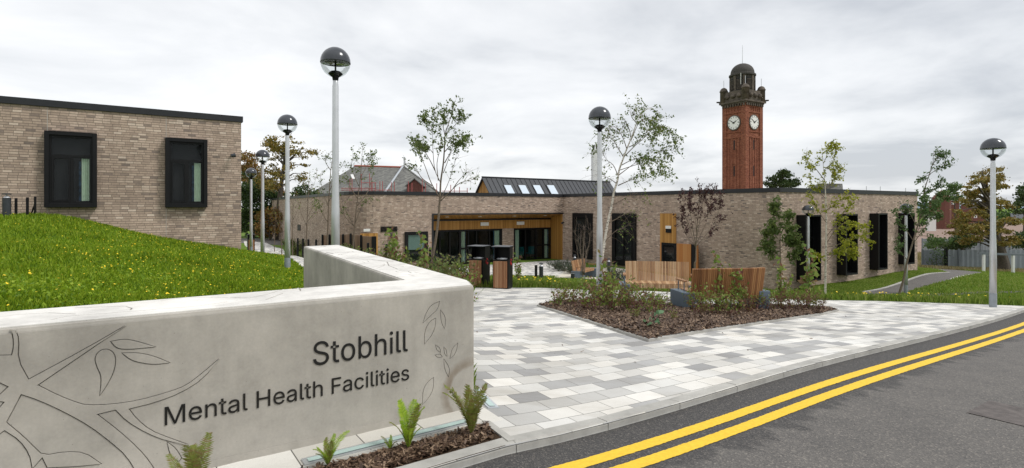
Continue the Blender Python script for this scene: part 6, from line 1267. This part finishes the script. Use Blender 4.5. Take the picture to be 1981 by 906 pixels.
# ---- mature trees in the distance
def bgtree(name, label, outline, Y, ncl, crad, leafsize, nleaf, mat, trunk, r0, depth=.5, kind=None, flat=.45, group=None, cat='tree'):
    base = at(*trunk[0], Y); g = gz(base.x, base.y); root = empty(name, (base.x, base.y, g), label, cat, group)
    xs = [p[0] for p in outline]; ys = [p[1] for p in outline]; cl = []; k = 0
    while len(cl) < ncl and k < 20000:
        k += 1; u, v = rnd.uniform(min(xs), max(xs)), rnd.uniform(min(ys), max(ys))
        if inpoly(np.array([(u, v)]), outline)[0]: cl.append(at(u, v, Y+rnd.uniform(-1, 1)*depth*(max(xs)-min(xs))*Y/F))
    cr_ = crad*Y/F; P = []
    for c in cl:
        s_ = rnd.uniform(.55, 1.25); q = rng.normal(size=(int(nleaf*s_*s_), 3))*np.array([.5, .5, .5*flat])*cr_*s_+np.array(c); P.append(q)
    P = np.concatenate(P); leaves_mesh('crown', P, leafsize, MT[mat], root, aspect=1.5)
    T = bez([Vector((base.x, base.y, g-.2))]+[at(u, v, Y) for u, v in trunk], 4); n = len(T); m = MB(); m.tube(T, [max(.03, r0*(1-.85*i/(n-1))) for i in range(n)], 8)
    for c in cl[::2]:
        i = rnd.randrange(int(n*.3), n-1); best = min(range(int(n*.35), n), key=lambda j: (T[j]-c).length+abs(T[j].z-c.z+1.)*.5); p = T[best]; mid = p.lerp(c, .5)+Vector((0,0,.12*(p-c).length)); m.tube([p, mid, c], [r0*.26, r0*.13, .02], 4, cap=False)
    m.build('trunk', MT['barkd'], root, smooth=True); return root
bgtree('autumn_tree', 'large spreading autumn tree with ochre foliage at the right, in front of the sheet fence', [(1858,400),(1840,420),(1832,462),(1850,478),(1885,470),(1915,452),(1935,470),(1958,480),(1981,468),(1968,440),(1960,405),(1940,385),(1925,370),(1945,368),(1938,350),(1905,345),(1875,350),(1870,372)], 43, 95, 10, .17, 130, 'L_oak', [(1941,512),(1934,485),(1926,455),(1918,420),(1910,380),(1905,345)], .42)
bgtree('autumn_tree', 'thin topmost twigs and small clumps of a second tree behind the ochre autumn tree', [(1872,330),(1900,322),(1942,326),(1950,338),(1940,352),(1950,362),(1962,372),(1925,374),(1900,360),(1875,352)], 46, 26, 9, .15, 60, 'L_oak', [(1948,510),(1925,430),(1905,370),(1900,330)], .25)
bgtree('green_tree', 'dark green bushy treetop left of the ochre autumn tree, before the distant villa', [(1826,370),(1832,360),(1850,355),(1866,362),(1862,380),(1845,392),(1830,388)], 60, 14, 10, .2, 130, 'L_rowan', [(1850,480),(1848,420),(1846,375)], .2)
bgtree('autumn_tree', 'open crowned autumn tree with rusty leaves beyond the left brick building', [(512,280),(520,268),(548,262),(585,272),(612,298),(608,318),(590,325),(600,345),(575,352),(560,330),(545,345),(528,372),(505,372),(496,350),(506,320)], 55, 60, 12, .2, 95, 'L_oak', [(538,460),(540,400),(545,350),(550,310),(552,280)], .42)
bgtree('dark_green_tree', 'dense dark green tree at the end of the paved path behind the lamps', [(466,345),(480,330),(500,345),(540,370),(560,400),(560,460),(466,460)], 60, 90, 15, .26, 190, 'L_oakg', [(510,470),(510,420),(512,370)], .4, flat=.7)
bgtree('rust_tree', 'rust coloured tree in the row behind the left brick building corner', [(466,300),(476,292),(488,300),(496,330),(515,350),(540,360),(560,385),(520,385),(490,360),(466,350)], 64, 46, 12, .24, 130, 'L_rust', [(490,460),(488,400),(486,330)], .35, flat=.6)
bgtree('dark_green_tree', 'dark green tree behind the roof of the long brick wall, left of the slate roof', [(560,375),(585,362),(615,368),(640,380),(655,372),(655,400),(560,470)], 66, 60, 13, .26, 150, 'L_oakg', [(600,460),(600,400),(600,370)], .35, flat=.6)
bgtree('rust_tree', 'rusty bush at the end of the path in front of the dark trees', [(500,420),(520,405),(545,410),(550,450),(500,455)], 54, 26, 12, .2, 120, 'L_rust', [(522,470),(522,440)], .2, flat=.7)
bgtree('dark_green_tree', 'dark round topped tree showing above the right wing roof beside the clock tower', [(1480,362),(1478,352),(1490,348),(1500,336),(1520,331),(1534,333),(1530,342),(1545,352),(1543,364),(1480,364)], 105, 40, 9, .38, 110, 'L_oakg', [(1511,400),(1511,350)], .5, flat=.5)
bgtree('dark_conifer', 'dark conifer on the horizon at the far right edge', [(1958,412),(1962,380),(1975,362),(1983,350),(2000,360),(2010,412)], 150, 40, 9, .55, 120, 'L_oakg', [(1982,425),(1982,370)], .4, flat=.6)
bgtree('dark_bush', 'dark green bush behind the nearer fence below the autumn tree', [(1838,480),(1845,462),(1862,452),(1880,460),(1888,480)], 58, 26, 9, .2, 130, 'L_oakg', [(1862,482),(1862,465)], .15, flat=.6, cat='bush')
bgtree('dark_bush', 'low green bush behind the nearer fence close to the building end', [(1785,478),(1795,464),(1820,462),(1838,470),(1836,480)], 60, 20, 9, .2, 110, 'L_rowan', [(1810,482),(1810,470)], .15, flat=.6, cat='bush')
bgtree('dark_bush', 'dark bush at the right edge between the two fences', [(1962,478),(1968,455),(1990,445),(2010,478)], 56, 20, 9, .2, 130, 'L_oakg', [(1985,482),(1985,460)], .15, flat=.6, cat='bush')
P = []
for i in range(900):
    u = rnd.uniform(-300, 2300); Y = rnd.uniform(260, 420); hgt = (3+4*abs(math.sin(u*.013))*abs(math.sin(u*.0041+1))+rnd.uniform(0, 2)); c = np.array([(u-990.5)/F*Y, Y, -7.3+hgt*.5]); P.append(rng.normal(size=(16, 3))*np.array([3.5, 3.5, hgt*.33])+c)
o = leaves_mesh('distant_woods', np.concatenate(P), 1.6, MT['L_oakg'], None, aspect=1.3); o['kind'] = 'stuff'
# ---- shrubs
def make_shrub(kind, seed):
    r_ = random.Random(seed); cfg = dict(dog=(13, .72, .38, 'L_shrub', .075, 8, 'shrub'), red=(12, .60, .34, 'L_shrubr', .062, 8, 'shrub'), tall=(6, 1.25, .15, 'L_shrub', .12, 14, 'shrub'), low=(30, .45, .55, 'L_low', .06, 14, 'shrub'), hedge=(22, .9, .45, 'L_hedge', .085, 15, 'shrub'))[kind]
    ns, h, sp, mat, ls, nl, cat = cfg; root = empty('shrub', (0,0,0), 'x', cat); m = MB(); cents = []
    for i in range(ns):
        a = r_.uniform(0, 2*math.pi); s_ = sp*math.sqrt(r_.random()); hh = h*r_.uniform(.55, 1.1)*(1-.25*s_/sp); b = Vector((r_.uniform(-.1,.1)*sp*3, r_.uniform(-.1,.1)*sp*3, -.03)); tip = Vector((math.cos(a)*s_*1.25, math.sin(a)*s_*1.25, hh)); mid = b.lerp(tip, .5)+Vector((r_.uniform(-.05,.05), r_.uniform(-.05,.05), 0))
        pts = bez([b, mid, tip], 4); m.tube(pts, [.006*(1-.7*j/(len(pts)-1)) for j in range(len(pts))], 3, cap=False)
        for _ in range(3):
            t = r_.uniform(.3, .9); q = pts[int(t*(len(pts)-1))]; e_ = q+Vector((r_.uniform(-1,1), r_.uniform(-1,1), r_.uniform(.1, .9))).normalized()*r_.uniform(.08, .2); m.tube([q, e_], [.003, .0015], 3, cap=False)
            for _ in range(nl//3): cents.append(tuple(q.lerp(e_, r_.random())+Vector(rdir(1)[0])*ls*.6))
        for _ in range(nl):
            t = .25+.75*r_.random()**.7; q = pts[min(len(pts)-1, int(t*len(pts)))]; cents.append(tuple(q+Vector(rdir(1)[0])*ls*r_.uniform(.4, 1.1)))
    m.build('stems', MT['stems' if kind != 'low' else 'bark'], root); leaves_mesh('leaves', cents, ls, MT[mat], root, aspect=1.9); return root
protos = {}; used = set()
for k, n_ in (('dog', 4), ('red', 3), ('tall', 3), ('low', 2), ('hedge', 3)): protos[k] = [make_shrub(k, 100+i*7+len(k)) for i in range(n_)]
def shrub(kind, x, y, sc_, label, group, dz=0.):
    i = rnd.randrange(len(protos[kind])); p = protos[kind][i]
    o = p if (kind, i) not in used else copy_tree(p); used.add((kind, i))
    put(o, (x, y, gz(x, y)+dz), rnd.uniform(0, 6.28), (sc_*rnd.uniform(.9, 1.1), sc_*rnd.uniform(.9, 1.1), sc_), label, group); return o
GB = 'shrubs in the kerbed triangular bed'
bedc = [(1075,596,'dog',.7),(1092,588,'red',.75),(1108,592,'dog',.8),(1126,600,'red',.75),(1140,590,'dog',.9),(1152,604,'dog',.9),(1160,588,'red',1.0),(1172,592,'dog',1.1),(1186,604,'dog',.9),(1196,590,'red',1.0),(1210,604,'dog',.9),(1222,594,'dog',.9),(1235,606,'red',.8),(1244,596,'dog',.85),(1256,608,'dog',.75),(1268,596,'red',.8),(1278,606,'dog',.6),
 (1340,604,'dog',.75),(1352,612,'red',.6),(1366,604,'dog',.8),(1382,610,'dog',.85),(1398,602,'red',.8),(1412,612,'dog',.8),(1428,604,'dog',.8),(1446,608,'red',.75),(1462,602,'dog',.7),(1482,602,'red',.7),(1500,600,'dog',.7),(1518,603,'red',.8),(1535,600,'dog',.8),(1552,602,'red',.85),(1566,600,'dog',.7),(1583,602,'red',.6),(1230,618,'dog',.35),(1305,622,'dog',.3)]
for u, v, k, sc_ in bedc:
    p = ghit(u, v); shrub(k, p.x, p.y, sc_, 'one of the many low green and reddish leaved shrubs growing in the mulched triangular bed', GB, .03)
for u, v, sc_, lab_ in ((1176,596,1.0,'tall stemmed shrub at the left of the bed, in front of the lamp column'), (1384,600,.98,'tallest leafy shrub of the bed, rising in front of the darker bench'), (1428,604,.8,'tall shrub with large leaves before the right part of the darker bench'), (1512,598,.95,'tall reddish shrub of the bed to the right of the darker bench'), (1562,598,1.15,'tallest shrub at the right end of the triangular bed')):
    p = ghit(u, v); shrub('tall', p.x, p.y, sc_, lab_, None, .03)
GS = 'shrubs on the slope behind the V-shaped wall'
k = 0; mp = [tuple(q) for q in mulchb]; mr = random.Random(5)
while k < 46:
    x, y = mr.uniform(-8.5, -.9), mr.uniform(10, 27)
    if not inpoly(np.array([(x, y)]), mp)[0]: continue
    k += 1; shrub(mr.choice(['dog', 'red', 'dog', 'hedge']), x, y, mr.uniform(.85, 1.25), 'one of the mixed green and reddish shrubs crowding the slope behind the V-shaped wall', GS)
for u, v, Y, sc_, lab_ in ((815,478,15.,1.25,'tall twiggy shrub in front of the square window with a blind'), (765,462,17.,1.3,'tall sparse reddish shrub against the brick wall left of the square window'), (1002,535,20,.9,'small leafy shrub showing between the two litter bins'), (757,440,17.5,1.35,'thin upright shrub below the black louvre on the brick wall')):
    p = at(u, v, Y); shrub('tall', p.x, p.y, sc_, lab_, None)
GH = 'hedge shrubs beside the paved path'
for i in range(30):
    t = i/29; k_ = t*(len(lpath_r)-3)+1; j = int(k_); q = Vector(lpath_r[j]).lerp(Vector(lpath_r[min(j+1, len(lpath_r)-1)]), k_-j); off_ = Vector((.85, .5))*(.5+.5*(i % 3)); x, y = q.x+off_.x, q.y+off_.y
    if y < 18: continue
    shrub('hedge', x, y, rnd.uniform(.75, 1.0), 'one of the dense hedge shrubs lining the right side of the paved path', GH)
for u, v, Y, sc_, lab_ in ((1090,513,33.5,1.5,'low grey green mound plant at the corner of the courtyard paving'), (1106,512,32.5,1.4,'low grey green mound plant next to the courtyard bollard light'), (1182,525,29.,1.3,'low grey green plant below the left edge of the second tall courtyard window'), (1200,524,28.5,1.4,'low grey green plant directly below the second tall courtyard window'), (1078,510,34.5,1.2,'smallest grey green mound plant beside the timber side wall')):
    p = at(u, v, Y); shrub('low', p.x, p.y, sc_, lab_, None)
for o_ in [c for k_ in protos for c in protos[k_]]:
    if not any((k_, i) in used and protos[k_][i] is o_ for k_ in protos for i in range(len(protos[k_]))):
        for ch in list(o_.children): bpy.data.objects.remove(ch)
        bpy.data.objects.remove(o_)
# large soft leaved weed at the front of the bed
p = ghit(1262, 634); r = empty('broadleaf_weed', (p.x, p.y, gz(p.x, p.y)+.03), 'large leaved green weed at the front of the mulched bed', 'plant'); 
cents = [(p.x+rnd.uniform(-.14,.14), p.y+rnd.uniform(-.1,.1), gz(p.x, p.y)+.06+rnd.uniform(0,.22)) for _ in range(22)]; leaves_mesh('leaves', cents, .075, leafmat('blue_green_leaves', [(.12,.24,.12), (.20,.34,.18)]), r, aspect=1.3)
# ---- ferns
def fern(x, y, size, nf, mat, label, lean=(0, 0)):
    z = gz(x, y); r = empty('fern', (x, y, z), label, 'fern', None)
    for i in range(nf):
        wob = rnd.uniform(-.5,.5); a = 2*math.pi*i/nf+rnd.uniform(-.4, .4); L = size*rnd.uniform(.45, 1.08); spread = rnd.uniform(.18, .55); pts = []
        for j in range(13):
            t = j/12; rr_ = L*spread*(t**1.5); zz = L*(t*1.0-.28*t**3*spread*1.6); pts.append(Vector((x+(math.cos(a)+lean[0]+wob*t)*rr_, y+(math.sin(a)+lean[1])*rr_, z+zz)))
        m = MB(); m.tube(pts, [.0028*(1-.7*j/12) for j in range(13)], 3, cap=False)
        side = Vector((-math.sin(a), math.cos(a), 0))
        P2 = bez(pts, 3); k = len(P2)
        for j in range(int(k*.18), k-1):
            t = j/(k-1); w = L*.155*math.sin(math.pi*min(1, (t-.08)*.98))**.7*(1-.25*t); tg = (P2[j+1]-P2[j]).normalized(); up_ = side.cross(tg)
            for sd in (-1, 1):
                b_ = P2[j]; tip = b_+side*sd*w*rnd.uniform(.85, 1.1)+tg*w*.35+up_*rnd.uniform(-.03,.05)*L*.5; h_ = tg*L*.0085
                mid = b_.lerp(tip, .45)+up_*.004
                m.add([tuple(b_-h_), tuple(mid-h_*1.3), tuple(tip), tuple(mid+h_*1.3), tuple(b_+h_)], [(0,1,2,3,4)])
        m.build('frond', MT[mat if rnd.random() > .25 else 'fernb'], r, uv=False)
    return r
for u, v, sz_, nf, mat, lab_ in ((632,902,.24,12,'fern','bright green fern below the word Health at the foot of the wall'), (790,872,.41,13,'fern','brightest upright fern in the middle of the mulch strip'), (912,846,.47,15,'fernb','tallest browning fern at the corner of the concrete wall'), (345,925,.32,12,'fernb','dull green fern under the word Mental'), (372,930,.40,5,'fernb','upright browning fronds right beside the fern under the word Mental'), (100,960,.34,9,'fern','fern tips at the bottom edge under the carved leaves'), (40,965,.30,8,'fernb','leftmost fern at the bottom corner of the wall'), (748,868,.12,7,'fern','tiny fern seedling left of the brightest fern')):
    p = ghit(u, v); so = (p-wF).dot(nWf)
    if so < .42: p = p+nWf*(.42-so)
    fern(p.x, p.y, sz_, nf, mat, lab_)
# ---- bark mulch, grass, flowers
def scatter(poly, n, x0=None):
    P = np.array([tuple(V2(q)) for q in poly]); out = []
    lo, hi = P.min(0), P.max(0); tot = 0
    while tot < n:
        q = rng.uniform(lo, hi, (n*2, 2)); q = q[inpoly(q, [tuple(a) for a in P])]; out.append(q); tot += len(q)
    return np.concatenate(out)[:n]
def chips(name, poly, n, ln, wd, dz, spread=0.):
    q = scatter(poly, n); z = Hn(q)+dz; a = rng.uniform(0, 6.28, n); t = rng.normal(0, .35, n); L = ln*rng.uniform(.4, 1.3, n); Wd = wd*rng.uniform(.5, 1.4, n)
    dx = np.stack([np.cos(a)*np.cos(t), np.sin(a)*np.cos(t), np.sin(t)], 1)*L[:, None]/2; dy = np.stack([-np.sin(a), np.cos(a), rng.normal(0, .35, n)], 1)*Wd[:, None]/2
    c = np.concatenate([q, (z+rng.uniform(.004, .03, n))[:, None]], 1); V = np.stack([c-dx-dy*.6, c+dx-dy, c+dx*1.1+dy*.7, c-dx+dy], 1).reshape(-1, 3)
    o = mesh_np(name, V, np.arange(4*n).reshape(n, 4), MT['chip']); o['kind'] = 'stuff'; return o
BEDi = [Vector(b)*.985+Vector((.05, .19)) for b in BED]
chips('bark_mulch', BED, 26000, .075, .022, .03)
chips('bark_mulch', [mA-nK*.17-dK*.04, mB+dW*(-.03)+nWf*.03, wp(-.12, .41), wp(-2.6, .41), kp(-2.7, -.15), kp(-1.2, -.15), kp(sofK(mA)-.1, -.15)], 7000, .05, .014, .002)
chips('bark_mulch', mulchb, 9000, .09, .03, .0)
e_ = chips('scattered_bark', [kp(2, -.6), kp(14, -.8), kp(14, -3), kp(2, -4)], 26, .04, .015, -.002)
def blades(name, P, h, w, mat, dz=0., bend=.6):
    n = len(P); z = Hn(P)+dz; a = rng.uniform(0, 6.28, n); c = np.concatenate([P, z[:, None]], 1); side = np.stack([np.cos(a), np.sin(a), np.zeros(n)], 1)*w[:, None]/2
    d_ = np.stack([-np.sin(a), np.cos(a), np.zeros(n)], 1)*(rng.uniform(-1, 1, n)*bend*h)[:, None]; up = np.array([0, 0, 1.])*h[:, None]
    V = np.stack([c-side, c+side, c+d_*.35+up*.6+side*.75, c+d_+up, c+d_*.35+up*.6-side*.75], 1).reshape(-1, 3)
    o = mesh_np(name, V, np.arange(5*n).reshape(n, 5), mat); o['kind'] = 'stuff'; return o
def notin(P, polys):
    m = np.zeros(len(P), bool)
    for q in polys: m |= inpoly(P, [tuple(V2(a)) for a in q])
    return P[~m]
mound = [wIl-dW*3, wIl, wIc, wBi, Vector((-2.85,9.0))]+[Vector(q) for q in lpath_l[1:5]]+[LB, LA, LA-dL*4, Vector((-17,6))]
def thin(P, y0, pw):
    d_ = np.hypot(P[:, 0], P[:, 1]); return P[rng.random(len(P)) < np.clip((y0/d_)**pw, 0, 1)]
P = thin(notin(scatter(mound, 620000), [wall_poly]), 6.0, 1.6); d_ = np.hypot(P[:, 0], P[:, 1]); print('grass blades', len(P))
sc_ = np.clip(d_/6, .8, 3.)**.7; patch = .6+.8*np.clip(np.sin(P[:, 0]*1.7+np.sin(P[:, 1]*1.3))*np.sin(P[:, 1]*1.1+1)*.5+.5, 0, 1)
blades('grass', P, .075*patch*rng.uniform(.5, 1.3, len(P))*sc_**.3, .011*sc_*rng.uniform(.7, 1.6, len(P)), MT['grass'])
P = thin(notin(scatter(mound, 160000), [wall_poly]), 6.0, 1.6); P3 = np.concatenate([P, (Hn(P)+rng.uniform(.02, .075, len(P)))[:, None]], 1); o = leaves_mesh('clover', P3, .032, MT['grass'], None, aspect=1.1); o['kind'] = 'stuff'
def flowers(name, P, size, h):
    n = len(P); z = Hn(P)+h*rng.uniform(.7, 1.25, n); k = 6; V = []; 
    a0 = rng.uniform(0, 6.28, n); tl = rng.normal(0, .35, (n, 2)); sz = size*rng.uniform(.7, 1.2, n)
    for j in range(k):
        a = a0+j*2*math.pi/k; dx, dy = np.cos(a)*sz, np.sin(a)*sz; V.append(np.stack([P[:, 0]+dx, P[:, 1]+dy, z+dx*tl[:, 0]+dy*tl[:, 1]+.0], 1))
    V = np.stack(V, 1).reshape(-1, 3); o = mesh_np(name, V, np.arange(k*n).reshape(n, k), MT['flower']); o['kind'] = 'stuff'; return o
P = thin(notin(scatter(mound, 7500), [wall_poly]), 9.0, .7); nd = np.sin(P[:, 0]*.9+1)*np.sin(P[:, 1]*.7)+rng.normal(0, .6, len(P)); P = P[nd > -.35]; dn = np.hypot(P[:, 0], P[:, 1]); P = P[rng.random(len(P)) < np.clip((dn-3)/7, .2, 1)]
flowers('yellow_flowers', P, .0115, .11)
lawnA = [Vector(q) for q in (plaza_back[0], plaza_back[1], plaza_back[2], plaza_back[3], plaza_back[4], plaza_back[5], plaza_back[6], plaza_back[7])]+[Vector((34,24)), Vector((44,46)), Vector((27,47)), Vector((26,36)), RE+nR*.1, C1+nR*.05, CC+dC*9-nC_*-.2, CC+dC*7.6-dG*6.5, WL+dG*5+nG*4.5, Vector((-6,29)), Vector((-3.5,19.5))]
nog = [apath, apron, patio, cream, road, plaza]
P = thin(notin(scatter(lawnA, 420000), nog), 15.0, 1.2); d_ = np.hypot(P[:, 0], P[:, 1]); sc_ = np.clip(d_/10, 1, 4)**.8
edge = np.exp(-np.abs(P[:, 1]-np.interp(P[:, 0], [a.x for a in plaza_back], [a.y for a in plaza_back]))/2.)
blades('grass', P, (.10+.13*edge)*rng.uniform(.4, 1.25, len(P)), .012*sc_*rng.uniform(.7, 1.5, len(P)), MT['grass2'])
ne = [Vector((a.x, a.y+rnd.uniform(-.02, .02))) for a in plaza_back]
P = thin(scatter(plaza_back[:]+[a+Vector((.5, 4)) for a in plaza_back[::-1]], 900), 15, .6); P = P[np.sin(P[:, 0]*1.1+.5)+rng.normal(0, .5, len(P)) > .35]
flowers('yellow_flowers', P, .026, .22)
P = scatter([wO+Vector((.05,.1)), wBo+Vector((.05,0)), Vector((-1.5,11.6)), Vector((-1.0,13.5)), Vector((-.75,9.6)), Vector((-.6,7.3))], 26000); blades('grass', P, .09*rng.uniform(.4, 1.2, len(P)), .014*np.ones(len(P)), MT['grass2'])
P = scatter(apron, 30000); blades('grass', P, .035*rng.uniform(.5, 1.3, len(P)), .035*np.ones(len(P)), MT['grass2'])
P = scatter([(24,49),(62,49),(75,80),(26,80)], 26000); blades('dry_grass', P, .45*rng.uniform(.4, 1.2, len(P)), .10*np.ones(len(P)), MT['drygrass'])
P = scatter([(27,41),(44,41),(47,46.5),(27,46.5)], 9000); blades('dry_grass', P, .22*rng.uniform(.3, 1.2, len(P)), .05*np.ones(len(P)), MT['drygrass'])
# leggy weeds at the foot of the nearer fence, and climbers on it
for u, v in ((1812,500),(1803,503),(1824,498)):
    p = at(u, v, 46.6); r = empty('climber', (p.x, p.y, gz(p.x, p.y)), 'leafy climber growing on the left part of the nearer sheet fence', 'plant', 'climbers on the sheet fence'); q = rng.normal(size=(120, 3))*np.array([.28, .06, .45])+np.array(p); leaves_mesh('leaves', q, .13, MT['L_rowan'], r)
    MB().tube([(p.x, p.y, gz(p.x, p.y)-.1), tuple(p)], .02, 4).build('stem', MT['bark'], r)
bpy.context.view_layer.update()
